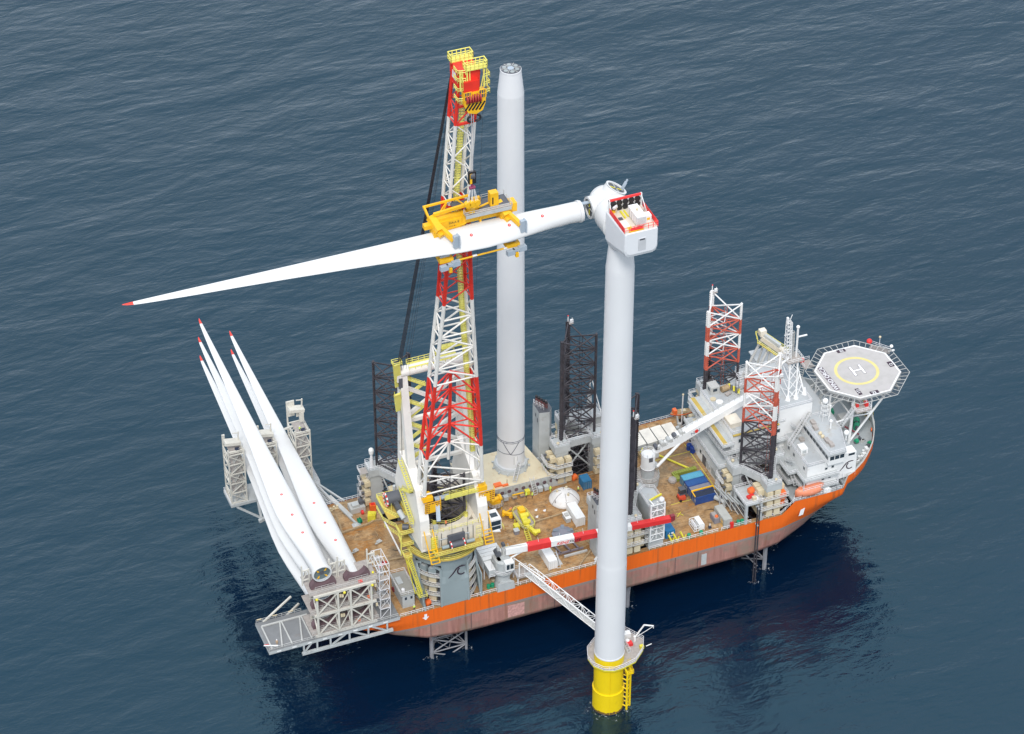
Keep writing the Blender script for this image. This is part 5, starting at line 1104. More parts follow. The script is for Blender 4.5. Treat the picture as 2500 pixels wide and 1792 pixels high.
# operator cab on its bracket
q = MB(); q.prism([(31.8, -22.4), (34.4, -23.4), (34.4, -20.2), (31.8, -20.2)], 39.8, 40, white); q.bx(32.0, 34.9, -22.6, -18.6, 40, 43.4, white); q.box((33.4, -20.6, 43.5), (2.9, 3.9, .2), white); cab = q.build('operator_cab', cr)
for x0_, x1_, y_ , z0_, z1_ in ((32.2, 34.7, -22.63, 40.3, 41.4), (32.2, 34.7, -22.63, 41.7, 43.1)): s_ = MB(); s_.bx(x0_, x1_, y_-.03, y_+.02, z0_, z1_, glass); s_.build('window', cab)
s_ = MB(); s_.bx(32.6, 34.4, -21.6, -20, 43.62, 43.66, glass); s_.build('window', cab); s_ = MB(); s_.bx(34.9, 34.94, -22.2, -19.4, 41.2, 43, glass); s_.build('window', cab)
q = MB(); q.rail([(31.2, -18.6, 40), (31.2, -14, 43), (31.2, -12, 43)], railyel, r=.07); q.rail([(35.4, -23, 40), (35.4, -18.6, 40)], railyel, r=.07); q.bx(30.4, 32, -19, -12, 42.8, 43, railyel); q.rail([(32, -19, 43), (32, -12, 43)], railyel, r=.07); q.build('cab_walkway', cr)
# caged service baskets and orange access ladders
for (x, y, z) in ((16.4, -22.9, 54.2), (30.9, -22.2, 52.6)):
    q = MB(); q.bx(x-2.2, x+.4, y, y+2.4, z+1, z+2.4, orangey); q.bx(x-1.8, x-.2, y+.2, y+1.6, z+2.4, z+3.2, orangey)
    for k in range(6): q.beam((x-1.9, y-.4, z-2.2+k*.62), (x+2.2, y-.4, z-2.2+k*.62), .14, .14, orangey); q.beam((x+2.2, y-.4, z-2.2+k*.62), (x+2.6, y+1.2, z-2.2+k*.62), .14, .14, orangey)
    for k in range(6): q.beam((x-1.9+k*.82, y-.4, z-2.2), (x-1.9+k*.82, y-.4, z+.9), .14, .14, orangey)
    q.bx(x-.7, x+.9, y-.5, y-.45, z-2.0, z+.4, orangey); q.bx(x-1.9, x+2.2, y-.3, y+1.4, z-2.3, z-2.1, mat('cage_brown', (.3, .14, .08))); q.bx(x-1.9, x+2.2, y-.2, y-.1, z-2.2, z+.9, mat('cage_brown', (.3, .14, .08))); q.build('service_cage', cr)
q = MB()
for (x, yb, z0_) in ((15.2, -26.4, 38.6), (29.9, -25.6, 39.8)):
    q.cut()
    for dx in (-1.1, 1.1): q.beam((x+dx-.5, -24.6, z0_+9), (x+dx+.4, yb-.8, z0_), .25, .3, orangey)
    for k in range(5): q.beam((x-1.1+.4-.1*k, yb-.8+.2*k, z0_+k*1.0), (x+1.1+.4-.1*k, yb-.8+.2*k, z0_+k*1.0), .2, .2, orangey)
q.build('access_ladder', cr)
# yellow telescopic gangway above the well
q = MB(); q.bx(20.0, 28.8, -22.5, -21.2, 54.0, 54.3, railyel); q.rail([(20, -22.5, 54.3), (28.8, -22.5, 54.3)], railyel, r=.08, sp=.9, toe=True); q.rail([(20, -21.2, 54.3), (28.8, -21.2, 54.3)], railyel, r=.08, toe=True); q.bx(20.2, 24.6, -22.56, -22.5, 54.2, 55.6, railyel)
q.bx(17.6, 21.4, -22.4, -21.2, 54.6, 54.9, teal_pad); q.beam((18.2, -22, 54.8), (17.2, -25.4, 50.5), 1.0, .5, teal_pad); q.beam((17.7, -22, 55.6), (16.7, -25.4, 51.3), .12, .12, teal_pad); q.build('inspection_gangway', cr)
# port side auxiliary winch deck
q = MB(); q.bx(7.6, 12.8, -15.5, -6.5, 46.0, 46.2, mat('walkway_ochre', (.5, .36, .08))); q.bx(9.5, 13, -18.5, -14.5, 42.6, 42.8, mat('walkway_ochre', (.5, .36, .08))); q.rail([(12.8, -6.5, 46.2), (7.6, -6.5, 46.2), (7.6, -12, 46.2), (9.8, -15.5, 46.2), (12.8, -15.5, 46.2)], railyel, r=.08, toe=True); q.rail([(7.4, -7, 43), (7.4, -12, 43), (9.5, -15.5, 43), (9.5, -18.5, 42.8), (13, -18.5, 42.8)], railyel, r=.08, toe=True)
q.rail([(8.0, -11, 40), (10, -15.5, 40), (10, -18.4, 38.8), (13, -18.4, 38.8)], railyel, r=.08, toe=True); q.bx(10, 13, -18.4, -15.2, 38.6, 38.8, mat('walkway_ochre', (.5, .36, .08))); q.tube((9.6, -18.4, 36), (9.8, -18.3, 43), .16, railyel); q.beam((7.6, -12, 43), (9.6, -18.4, 36.4), .3, .3, railw); q.beam((13, -18.2, 38.6), (13.2, -14, 36), .4, .4, white)
q.tube((9.2, -13.2, 46.2), (9.2, -13.2, 49), .08, railyel); q.build('side_winch_platform', cr)
q = MB(); q.tube((8.7, -10.2, 48.1), (12.4, -10.2, 48.1), 1.7, dgrey, n=24)
for k in range(16): a_ = k*math.pi/8; q.box((8.75, -10.2+1.55*math.cos(a_), 48.1+1.55*math.sin(a_)), (.3, .52, .62), letterr if k % 2 else white, ax=(Vector((1, 0, 0)), Vector((0, -math.sin(a_), math.cos(a_))), Vector((0, math.cos(a_), math.sin(a_)))))
q.box((10.8, -13.2, 47.5), (1.2, 3.4, 1.4), dgrey); q.tube((10.6, -14.8, 47.6), (11.2, -16.8, 46.4), .7, lgrey, n=12); q.cut(); q.tube((10.8, -16.5, 43.6), (12.2, -17.2, 43.6), .8, dgrey, n=14); q.tube((12, -7.6, 47), (12, -7.6, 49.6), .4, lgrey); q.build('winch', cr)

# ------------------------------------------------------------------ LOWER HOOK AND YOKE
hk = thing('hook_block', 'small black and yellow hook block hanging on ropes above the yellow yoke', 'hook block', (19.9, -43.7, 163))
q = MB(); q.box((19.9, -43.7, 163.5), (1.7, .8, 3.0), black); q.box((19.55, -44.12, 163.4), (.5, .06, 2.6), orangey); q.tube((19.4, -43.7, 164), (20.4, -43.7, 164), .8, dgrey, n=16); q.build('block_body', hk)
q = MB(); q.tube((19.9, -43.7, 162), (19.9, -43.7, 161), .3, mat('purple_shackle', (.25, .04, .10))); q.tube((19.3, -43.7, 160.8), (20.6, -43.7, 160.8), .38, mat('purple_shackle', (.25, .04, .10))); q.build('hook', hk)
yk = thing('blade_yoke', 'yellow blade lifting yoke with grey pads clamping the level blade', 'lifting yoke', (20, -41.5, 152))
YB = -40.6
q = MB(); q.bx(11.6, 30.4, YB-.8, YB+.8, 150.0, 152.6, orangey); q.bx(26.8, 31.2, YB-1.4, YB+1.0, 150.6, 152.8, orangey); q.bx(12.8, 18.2, YB-1.1, YB+1.2, 149.4, 151.9, orangey)
q.beam((12.0, YB, 153.6), (20, YB-.4, 154.6), .6, .7, orangey); q.beam((10.4, YB+2.5, 154.4), (21, YB+2, 155.2), .4, .45, orangey); q.beam((10.6, YB+2.5, 154.6), (11.2, YB-1, 151.5), .4, .5, orangey)
for a_, c_ in (((12.4, YB+1, 151), (16, YB+2.2, 154.8)), ((16, YB+2.2, 154.8), (13.5, YB+1, 150)), ((14, YB-1, 149.4), (19, YB-1.5, 150.6)), ((18, YB+2, 155), (21, YB, 152.5))): q.beam(a_, c_, .25, .25, orangey)
q.bx(18.3, 18.9, YB-1.0, YB+1.3, 149.6, 152.7, orangey); q.bx(22.4, 22.9, YB-1, YB+1, 149.6, 152.7, orangey)
q.build('main_beam', yk)
q = MB(); q.bx(18.6, 29.4, YB-2.6, YB-1.2, 152.9, 153.05, grating); q.bx(22.5, 29.6, YB-1.2, YB+2.6, 152.9, 153.05, dgrey); q.bx(16.8, 21, YB, YB+2.8, 153.6, 153.7, dgrey); q.rail([(18.6, YB-2.6, 153), (29.4, YB-2.6, 153)], railg, r=.06, toe=True); q.rail([(29.6, YB-2.5, 153), (29.6, YB+2.6, 153), (22.5, YB+2.6, 153)], railg, r=.06); q.rail([(18.6, YB-1.2, 153), (18.6, YB-2.6, 153)], railg, r=.06); q.bx(18.6, 29.4, YB-2.64, YB-2.6, 152.3, 153.0, lgrey); q.build('service_platform', yk)
q = MB(); q.bx(25.0, 26.9, YB-1.1, YB+.5, 153.1, 156.4, orangey); q.bx(25.4, 25.7, YB-1.14, YB-1.1, 153.6, 155.4, black); q.beam((24.8, YB-.4, 153.8), (21.4, YB-.4, 152.9), .3, .3, orangey); q.bx(21.6, 23.6, YB+1.4, YB+2.2, 153.1, 154.4, orangey); q.build('power_cabinet', yk)
q = MB()
for x in (18.9, 20.0, 21.2): q.tube((x, -43.9, 156.4), (x, -42.9, 156.4), .65, orangey, n=14)
q.bx(18.6, 21.5, -43.8, -43, 155.5, 156.6, orangey); q.beam((20.1, -43.4, 155.6), (20.3, YB-1, 152.6), 1.2, .9, orangey); q.box((20.2, -42.2, 154.2), (1.2, 1.6, 1.6), orangey); q.build('suspension_head', yk)
q = MB()
for x in (18.8, 19.2, 19.9, 20.2, 20.9, 21.3): q.tube((19.5+(x-18.8)*.35, -43.7, 160.8), (x, -43.4, 156.6), .09, wcloth, n=5)
q.build('sling', yk)
for x, nm in ((13.6, 'A'), (29.4, 'B')):
    q = MB(); q.beam((x-2.2, YB+.6, 152.8), (x-1.2, YB-2.6, 150.8), 1.6, 1.5, orangey); q.beam((x-1.2, YB-1.2, 151.6), (x+1.2, -45.6, 149.3), .9, 1.0, orangey); q.beam((x-2.0, YB-.4, 150.8), (x-.8, -43.8, 149.8), 1.2, .9, orangey); q.bx(x-2.4, x-1.0, YB-2.2, YB-.2, 147.6, 150.5, orangey); q.beam((x-1.8, YB+.5, 150), (x-1.4, YB+1.2, 145.4), .9, 1.3, orangey); q.beam((x-1.4, YB+1.2, 145.6), (x-.4, -44.4, 143.9), .9, .9, orangey); q.bx(x-2.0, x+1.2, -45.2, -42.6, 143.3, 144.3, orangey)
    q.bx(x-4.2 if nm == 'A' else x-1, x-1.6, YB-1.2, YB+.2, 150.8, 151.8, orangey)
    fr = q.build('clamp_frame', yk)
    s_ = MB(); s_.box((x+1.5, -46.0, 149.2), (1.1, .9, 3.0), teal_pad, rz=.15); s_.box((x+2.1, -46.0, 149.2), (.3, 1.3, 3.2), teal_pad, rz=.15); s_.build('clamp_pad', fr)
    s_ = MB(); s_.box((x-1.4, -46.2, 142.9), (1.9, 1.0, 1.2), teal_pad, rz=.1); s_.box((x+1.5, -45.8, 143.1), (1.9, 1.0, 1.2), teal_pad, rz=.1); s_.box((x, -46, 143.2), (1.6, .9, .6), teal_pad); s_.box((x, -46.4, 142.1), (.7, .7, 1.1), orangey); s_.box((x-.6, -44.2, 144.8), (2.2, 1, .5), teal_pad); s_.build('clamp_pad', fr)
    text_mesh('clamp_letter', nm, 1.5, letter, fr, (x-2.2, YB-2.25, 147.9), (1, 0, 0), (0, 0, 1), .02)
q = MB(); q.tube((15.4, -45.0, 143.2), (28.6, -45.0, 143.5), .22, orangey, n=8); q.tube((15.4, -42.6, 143.6), (27.6, -42, 143.8), .2, orangey); q.tube((15.0, -41, 145.4), (20, -40.4, 149.6), .16, orangey); q.tube((19.4, -45, 143.4), (20.4, -45, 143.42), .26, white); q.tube((15.2, -45, 143.2), (16.2, -45, 143.22), .26, white); q.tube((26.8, -45, 143.45), (27.6, -45, 143.5), .26, white); q.build('lower_tie', yk)
text_mesh('yoke_lettering', 'SIAIA 8', .8, letter, yk, (15.1, YB-1.12, 150.9), (1, 0, 0), (0, 0, 1), .01); text_mesh('yoke_lettering', '111.9 t', .6, letter, yk, (15.2, YB-1.12, 150.1), (1, 0, 0), (0, 0, 1), .01)
text_mesh('yoke_lettering', 'SIAIA', .7, letter, yk, (24.6, YB-.82, 150.9), (1, 0, 0), (0, 0, 1), .01)
# ------------------------------------------------------------------ BLADE RACKS
rk = thing('blade_rack', 'beige steel rack at the stern holding the blade roots, with stair tower', 'rack', (-8, -20, 21))
b = MB(); b.prism([(-28, -25.3), (6.4, -25.3), (6.4, -14), (-28, -14)], 21.2, 22.2, lgrey, top=mat('platform_grey', (.19, .195, .20), .8, dirt=((.2, .17, .15), .2, .4)))
for x0, x1 in ((-27, -16.5),):
    for i in range(5): x = x0+i*2.6; b.beam((x, -24.6, 22.35), (x+(.0 if i % 2 == 0 else 2.2), -16, 22.35), .35, .25, railg)
b.beam((-27, -16, 22.4), (-15, -16, 22.4), .4, .35, railg)
for x in range(-26, 6, 4): b.bx(x, x+1.1, -25.36, -25.3, 21.5, 21.8, letterw)
bp0 = b.build('base_platform', rk)
b = MB(); b.beam((-19.5, -25.1, 18.4), (4.5, -25.1, 18.4), .7, .7, lgrey)
for i, x in enumerate((-19, -15.5, -12, -7, -2, 3)): b.beam((x, -25.1, 18.6), (x, -25.1, 21.2), .4, .4, lgrey)
for x0, x1 in ((-19, -17), (-12, -8), (-2, -6), (3, -1)): b.beam((x0, -25.1, 18.6), (x1, -25.1, 21.2), .35, .35, lgrey)
b.beam((-16, -17, 18.4), (-4, -17, 18.4), .6, .6, lgrey); b.beam((-21, -14.2, 21), (-15, -9, 20), .5, .5, rackm); b.beam((-26, -14.2, 22), (-18, -13, 27), .4, .4, rackm); b.build('under_truss', rk)
b = MB(); b.rail([(-27.8, -14.2, 22.2), (-16, -14.2, 22.2)], railg, r=.06); b.rail([(-27.8, -25.1, 22.2), (6, -25.1, 22.2)], railg, r=.06, sp=2); b.beam((-28.8, -23.6, 23.2), (-25.4, -24.6, 22.9), .25, .2, letterw); b.beam((-28.6, -23.3, 23.1), (-27.4, -23.5, 23.1), .12, .1, letterr)
for x in (-27.6, -23.5, -19.3): b.bx(x, x+1.2, -14.4, -14.15, 23.25, 23.4, beige)
b.build('platform_railing', rk)
LV = [22.4, 29.2, 35.6]
b = MB()
for x in (-14.8, -9.4, -6.1, -.7):
    b.beam((x, -24.6, 22.2), (x, -24.6, 35.6), .5, .5, rackm); b.beam((x+.2, -18.5, 22.2), (x+.2, -18.5, 35.6), .45, .45, rackm)
    for z0, z1 in zip(LV, LV[1:]): b.beam((x, -24.4, z0+.4), (x+.2, -18.5, z1-.4), .3, .3, rackm)
for z in LV:
    for y in (-24.6, -18.5): b.beam((-15.6, y, z), (.6, y, z), .55, .6, rackm)
for z0, z1 in zip(LV, LV[1:]):
    for x0, x1 in ((-14.6, -9.2), (-9.2, -5.9), (-5.9, -.5)): b.beam((x0, -18.3, z0+.3), (x1, -18.3, z1-.3), .22, .22, rackm); b.beam((x1, -18.26, z0+.3), (x0, -18.26, z1-.3), .22, .22, rackm)
    for x in (-14.8, -9.4, -6.1, -.7): b.beam((x, -24.4, z1-.4), (x+.2, -18.5, z0+.4), .2, .2, rackm)
    b.beam((-9.4, -24.66, z0+.3), (-6.1, -24.66, z1-.3), .2, .2, rackm)
    for x0, x1 in ((-14.8, -9.4), (-6.1, -.7)): b.beam((x0, -24.7, z0+.3), (x1, -24.7, z1-.3), .28, .28, rackm); b.beam((x1, -24.66, z0+.3), (x0, -24.66, z1-.3), .28, .28, rackm)
b.build('rack_frame', rk)
for z in LV:
    b = MB(); b.bx(-16.4, 1.4, -24.4, -16.6, z+.32, z+.5, grating); b.build('rack_deck', rk)
    for cx_ in (-12.2, -3.4):
        b = MB(); k = len(b.v); ys = (-22.4, -20.9); pts = [(-3.3, .5), (-3.3, 1.6)]+[(2.5*math.cos(R(a_)), 4.0+2.55*math.sin(R(a_))) for a_ in range(205, 336, 13)]+[(3.3, 1.6), (3.3, .5)]
        if z == LV[2] or True:
            for y in ys:
                for px_, pz_ in pts: b.v.append(Vector((cx_+px_, y, z+pz_)))
            n = len(pts); b.face([k+i for i in range(n)], cradle); b.face([k+n+i for i in range(n-1, -1, -1)], cradle)
            for i in range(n): j = (i+1) % n; b.face((k+i, k+n+i, k+n+j, k+j), cradle)
        b.build('root_cradle', rk)
for x in (-16.0, -8.9, -6.7, 1.0):
    b = MB()
    for dx in (-.9, .9): b.beam((x+dx, -20.0, 36.1), (x+dx, -20.0, 42.6 if dx < 0 else 41.2), .32, .32, rackm)
    for z in (37.8, 40.8): b.beam((x-.9, -20, z), (x+.9, -20, z), .3, .3, rackm)
    b.beam((x-.9, -20, 37.9), (x+.9, -20, 40.8), .2, .2, rackm); b.beam((x, -20, 41), (x+.2, -18.6, 38), .25, .25, rackm); b.build('guide_post', rk)
b = MB()
for z in LV:
    zz = z+.5
    b.rail([(-16.2, -24.3, zz), (1.2, -24.3, zz)], railg, r=.05); b.rail([(-14.6, -23, zz), (-9.6, -23, zz)], railg, r=.05); b.rail([(-5.8, -23, zz), (-.8, -23, zz)], railg, r=.05)
b.build('rack_railing', rk)
b = MB()
for x in (-14.9, -7.7, -.4): b.sphere((x, -24.9, 34.9), .4, yellow, n=8)
for x, z in ((-9, 33.6), (-8.4, 33.4), (-8.9, 27), (-8.3, 26.9), (.2, 34), (.4, 27.5)): b.bx(x, x+.5, -24.9, -24.5, z, z+.8, beige)
b.bx(-3.6, -2.6, -24.2, -23.5, 36.1, 36.5, letterr); b.bx(-1.4, -.5, -23.9, -23.3, 29.7, 30.4, orange); b.bx(-4.4, -3.4, -23.8, -23.3, 22.9, 23.5, orange); b.sphere((.6, -22.6, 36.9), .35, yellow, n=8); b.build('rack_fitting', rk)
b = MB(); P = [(1.7, -24.3), (4.3, -24.3), (4.3, -18.4), (1.7, -18.4)]
for p in P: b.beam((*p, 22.2), (*p, 40), .16, .16, railw)
for i, z in enumerate((25.4, 28.6, 31.8, 35, 37.6, 40)):
    for p, q_ in zip(P, P[1:]+P[:1]): b.beam((*p, z), (*q_, z), .14, .14, railw)
    b.beam((1.7, -21.3, z), (4.3, -21.3, z), .12, .12, railw)
    if z < 37: b.bx(1.7, 4.3, -24.3, -22.8, z-.1, z, grating); b.stair((3.0, -22.6, z), (3.0, -18.8, z+2.6), .8, railg, railw); b.beam((1.7, -24.3, z-3), (4.3, -24.3, z), .1, .1, railw)
b.build('stair_tower', rk)
tr = thing('blade_tip_rack', 'three beige lattice towers overhanging the far stern, holding the stacked blades', 'rack', (-9, 36, 20.5))
b = MB(); b.bx(-19.6, -11, 33, 39.8, 19.8, 20.6, lgrey); b.bx(-11, 1.5, 35, 38, 19.8, 20.5, lgrey); b.bx(1.5, 5.2, 33, 39.8, 19.8, 20.6, lgrey); b.beam((-18, 33.4, 19.4), (-12.2, 31, 15.6), .45, .45, lgrey); b.beam((-12.2, 31, 15.4), (-12.2, 33.6, 19.8), .6, .6, lgrey); b.beam((-13, 30.6, 15), (-6, 32, 16), .8, .9, lgrey); b.rail([(-19.5, 33.1, 20.6), (-19.5, 39.6, 20.6), (-14, 39.6, 20.6)], railw, r=.05); b.rail([(5, 39.6, 20.6), (5, 33, 20.6)], railw, r=.06)
b.beam((4.6, 33, 20.4), (8.5, 23.4, 21), .45, .45, lgrey); b.beam((4, 33, 20.4), (8.4, 13.8, 21), .5, .5, lgrey); b.beam((1, 33, 20), (-1, 23.9, 20), .7, .7, lgrey); b.stair((3.4, 33.5, 20.6), (4.6, 24, 21), 1, railg, railw); b.beam((5.5, 27, D+.2), (8.2, 17, D+.2), 1.2, .4, railg)
b.lathe((8.5, 13.6, D), [(1.4, 0), (.3, .7)], lgrey, n=5); b.build('base_platform', tr)
for ti, (xa, xb, ya, yb, zt, zx) in enumerate(((-19.2, -15.0, 33.6, 38.2, 36.8, 40.6), (-9.9, -6.1, 33.6, 38.2, 36.8, 40.8), (-1.2, 2.8, 32.4, 38.6, 38.8, 46.0))):
    b = MB(); cs = [(xa, ya), (xb, ya), (xb, yb), (xa, yb)]
    for (x, y), zz in zip(cs, (zt+2, zt+1.4, zx-2.6, zx)): b.beam((x, y, 20.6), (x, y, zz), .34, .34, rackm)
    n = 5; hz = (zt-20.8)/n
    for i in range(n+1):
        z = 20.8+i*hz
        for p, q_ in zip(cs, cs[1:]+cs[:1]):
            b.beam((*p, z), (*q_, z), .26, .26, rackm)
            if i < n: b.beam((*p, z if i % 2 else z+hz), (*q_, z+hz if i % 2 else z), .2, .2, rackm)
        if i: b.bx(xa+.8, xb-.2, ya+.6, yb-.4, z-.05, z+.05, grating); b.stair((xa+1.4, ya+.8, z-hz), (xb-.8, ya+.9, z), .6, railg, railg)
    f_ = b.build('support_tower', tr)
    b = MB(); b.beam((xa, yb-1.6, zx-1.4), (xb, yb-1.6, zx-2.2), 2.2, .9, rackm); b.beam((xa+.2, ya+1, zt+.2), (xb-.2, ya+1, zt+.2), .5, .6, rackm)
    b.beam((xb-.4, yb-1.4, zx-1.8), (xb-.2, yb-1.4, zx+1), .3, .3, rackm); b.beam((xb-.2, yb-1.4, zx+.6), (xb-1.8, yb-1.4, zx+.9), .2, .2, rackm); b.beam((xa+.2, yb, zx-3), (xa+.2, yb-.8, zx+.6), .4, .4, rackm)
    if ti: b.beam((xa-.2, ya+1.5, zx-4.6), (xa-2.6, ya+.4, zx-4.0), .5, .4, rackm)
    if ti == 2: b.box((xa+.9, yb-.6, zx-2), (1.9, .3, 5.0), rackm); b.box((xa+2.6, yb-1.4, zx-3), (1.2, .3, 3), rackm); b.box((xb-.9, yb-2.6, zx-4), (1.2, .4, 3), rackm)
    b.rail([(xa, ya, zt+.2), (xb, ya, zt+.2), (xb, yb, zt+.2)], rackm, r=.06); b.bx(xb-1.8, xb-.7, ya+1, ya+2, zt+.2, zt+.8, navy); b.build('tip_clamp', f_)

# ------------------------------------------------------------------ AUXILIARY CRANES
kz = thing('pedestal_crane', 'grey pedestal crane with red and white striped box boom lying level', 'crane', (35.6, -21.8, D))
b = MB(); b.lathe((35.6, -21.6, D), [(2.3, 0), (1.9, 1.5), (1.75, 5.4)], lgrey, n=28); k = MB(); b.build('pedestal', kz)
b = MB(); b.prism([(33.2, -24.02), (38.0, -24.02), (37.2, -20), (34, -20)], D-.3, D+.4, lgrey); b.prism([(33.4, -24.01), (37.8, -24.01), (36.9, -23), (34.4, -23)], D+.4, D+2.2, lgrey); b.build('pedestal_foot', kz)
b = MB(); b.lathe((35.6, -21.6, 25.6), [(3.0, 0), (3.0, .25)], lgrey, n=10); b.rail([(35.6+3*math.cos(R(a_)), -21.6+3*math.sin(R(a_)), 25.8) for a_ in range(0, 361, 36)], railw, r=.06); b.lathe((35.6, -21.6, 25.8), [(2.1, 0), (2.1, 3.0), (1.6, 3.4)], lgrey, n=24); b.build('slewing_platform', kz)
b = MB(); b.bx(31.4, 37.0, -17.6, -13.4, 24.8, 27.8, white); b.build('power_house', kz) if False else None
b = MB(); b.bx(35.2, 37.6, -24.6, -22.9, 27.0, 29.6, white); cb = b.build('operator_cab', kz)
for s0, s1 in ((35.5, 36.3), (36.5, 37.4)): b = MB(); b.bx(s0, s1, -24.64, -24.58, 27.6, 29.2, glass); b.build('window', cb)
b = MB(); b.bx(37.6, 37.64, -24.4, -23.1, 27.7, 29.2, glass); b.build('window', cb)
b = MB(); b.beam((34.8, -20.4, 28), (34.8, -20.4, 32.2), .7, .9, railg); b.beam((36.3, -20.4, 28), (36, -20.4, 31.6), .5, .7, railg); b.lathe((34.6, -20.4, 30.4), [(.8, -.9), (.8, .9)], dgrey, axis=(0, 1, 0), n=12); b.lathe((36.2, -20.4, 32.6), [(.5, -.5), (.5, .5)], dgrey, axis=(0, 1, 0), n=12); b.bx(33.4, 35, -22.4, -19.6, 27.4, 29.2, railg); b.bx(35, 37, -20, -18.8, 28, 30, white)
b.tube((37.4, -21.4, 28.2), (42.0, -21, 29.4), .25, white); b.tube((37.4, -20, 28.2), (42.0, -20, 29.4), .25, white); b.build('gantry', kz)
KA, KB = Vector((36.6, -20.9, 30.6)), Vector((80.2, -25.6, 31.2)); segs = [(0, .13, white), (.13, .27, redp), (.27, .41, white), (.41, .55, redp), (.55, .76, white), (.76, 1.0, redp)]
b = MB()
for s0, s1, m_ in segs:
    a_, c_ = KA.lerp(KB, s0), KA.lerp(KB, s1); b.beam(a_, c_, 1.9-.5*s0 if s0 else 1.2, 1.9-.7*s0, m_)
kb_ = b.build('boom', kz)
b = MB()
for s_ in (.02, .2, .33, .47, .62, .8, .9): p = KA.lerp(KB, s_); b.tube(p+Vector((0, 0, .8)), p+Vector((0, .6, 2.0)), .05, railw, n=4)
b.lathe(KB+Vector((.3, 0, 0)), [(.7, -.6), (.7, .6)], mat('dark_red', (.22, .03, .04)), axis=(0, 1, 0), n=12); b.box(KB+Vector((.6, 0, .3)), (1.2, 1.0, 1.4), mat('dark_red', (.22, .03, .04))); b.tube(KA+Vector((-.5, 0, 1.5)), KA.lerp(KB, .14)+Vector((0, 0, .8)), .12, railg); b.build('boom_tip', kz)
xk = (KB-KA).normalized(); p0 = KA.lerp(KB, .30); zk = Vector((0, 0, 1)); zk = (zk-xk*zk.dot(xk)).normalized()
text_mesh('boom_lettering', 'KENZ', 1.25, letterr, kz, p0+Vector((0, -.98, 0))-zk*.55, xk, zk, .01, bold=.02, shear=.3); text_mesh('boom_lettering', 'FIGEE', 1.25, letter, kz, KA.lerp(KB, .30)+xk*3.3+Vector((0, -.98, 0))-zk*.55, xk, zk, .01, bold=.01, shear=.3)
b = MB(); b.bx(31.4, 37.2, -18.6, -13.2, 24.0, 27.0, lgrey)
for i in range(4): b.bx(31.5, 37.1, -18.5+i*1.33, -17.35+i*1.33, 27.0, 27.15, white)
b.bx(31.36, 31.4, -18.4, -13.4, 24.2, 26.8, white)
for x, y in ((31.8, -18.3), (31.8, -13.5), (36.8, -13.5), (36.8, -18.3)): b.beam((x, y, D), (x, y, 24), .3, .3, railw)
b.bx(31.6, 33.4, -22.3, -18.6, 24.4, 26.6, lgrey); b.bx(31.6, 33.4, -22.3, -18.6, 26.6, 26.7, white); b.rail([(31.5, -22.6, 24.4), (36, -22.6, 24.4)], railw, r=.06)
sh = b.build('deck_house', ves)
nv = thing('knuckle_crane', 'white deck crane with long box boom resting toward the bridge', 'crane', (84.3, -2.4, D))
b = MB(); b.lathe((84.2, -2.6, D), [(2.6, 0), (2.0, 3.5), (1.75, 5.5), (1.75, 9.2)], lgrey, n=32); b.lathe((84.2, -2.6, 26.2), [(3.2, 0), (3.2, .2), (1.8, .25)], grating, n=32); b.rail([(84.2+3.1*math.cos(R(a_)), -2.6+3.1*math.sin(R(a_)), 26.4) for a_ in range(0, 361, 30)], railg, r=.07, toe=True); b.lathe((84.2, -2.6, 23.6), [(2.9, 0), (3.1, 2.4)], lgrey, n=32, capb=False, capt=False); b.build('pedestal', nv)
b = MB(); b.lathe((84.2, -2.6, 29.2), [(1.95, 0), (1.95, .3), (1.85, .32), (1.85, 4.6)], white, n=32); b.lathe((84.2, -2.6, 29.3), [(1.97, 0), (1.97, .18)], letter, n=32, capb=False, capt=False); b.rail([(84.2+1.9*math.cos(R(a_)), -2.6+1.9*math.sin(R(a_)), 33.8) for a_ in range(0, 361, 40)], white, r=.06); b.bx(83.6, 84.6, -4.7, -4.4, 32.6, 33.8, dgrey); b.lathe((86.3, -3, 33.2), [(.7, -.5), (.7, .5)], railg, axis=(0, 1, 0), n=12); b.build('crane_column', nv)
NA, NB = Vector((85.6, -2.6, 34.0)), Vector((119.2, .2, 43.9))
def taper(q, A_, B_, w0, h0, w1, h1, m_):
    d_ = (B_-A_).normalized(); x_ = d_.cross(Vector((0, 0, 1))).normalized(); z_ = x_.cross(d_); k = len(q.v)
    for P_, w_, h_ in ((A_, w0, h0), (B_, w1, h1)):
        for sx, sz in ((-1, -1), (1, -1), (1, 1), (-1, 1)): q.v.append(P_+x_*sx*w_/2+z_*sz*h_/2)
    for i in range(4): j = (i+1) % 4; q.face((k+i, k+4+i, k+4+j, k+j), m_)
    q.face((k, k+1, k+2, k+3), m_); q.face((k+7, k+6, k+5, k+4), m_)
b = MB(); taper(b, NA, NA.lerp(NB, .22), 1.2, .8, 2.4, 2.6, white); taper(b, NA.lerp(NB, .22), NA.lerp(NB, .95), 2.4, 2.6, 1.6, 1.5, white); taper(b, NA.lerp(NB, .95), NB, 1.6, 1.5, 1.0, .8, white); b.build('boom', nv)
b = MB(); b.tube((86.3, -3.8, 29.8), NA.lerp(NB, .22)+Vector((0, -.9, -1.2)), .42, white); b.tube((86.3, -3.8, 29.8), (86.3, -2.4, 29.8), .6, lgrey); b.build('luffing_cylinder', nv)
b = MB()
for i in range(5): p = NA.lerp(NB, .02+i*.055); b.lathe(p+Vector((0, 0, 1.4)), [(.55+.1*(i % 2), -.8), (.55+.1*(i % 2), .8)], [dgrey, railg, lgrey][i % 3], axis=(0, 1, 0), n=12); b.box(p+Vector((.5, -.9, 1.5)), (.7, .3, 1.0), railg)
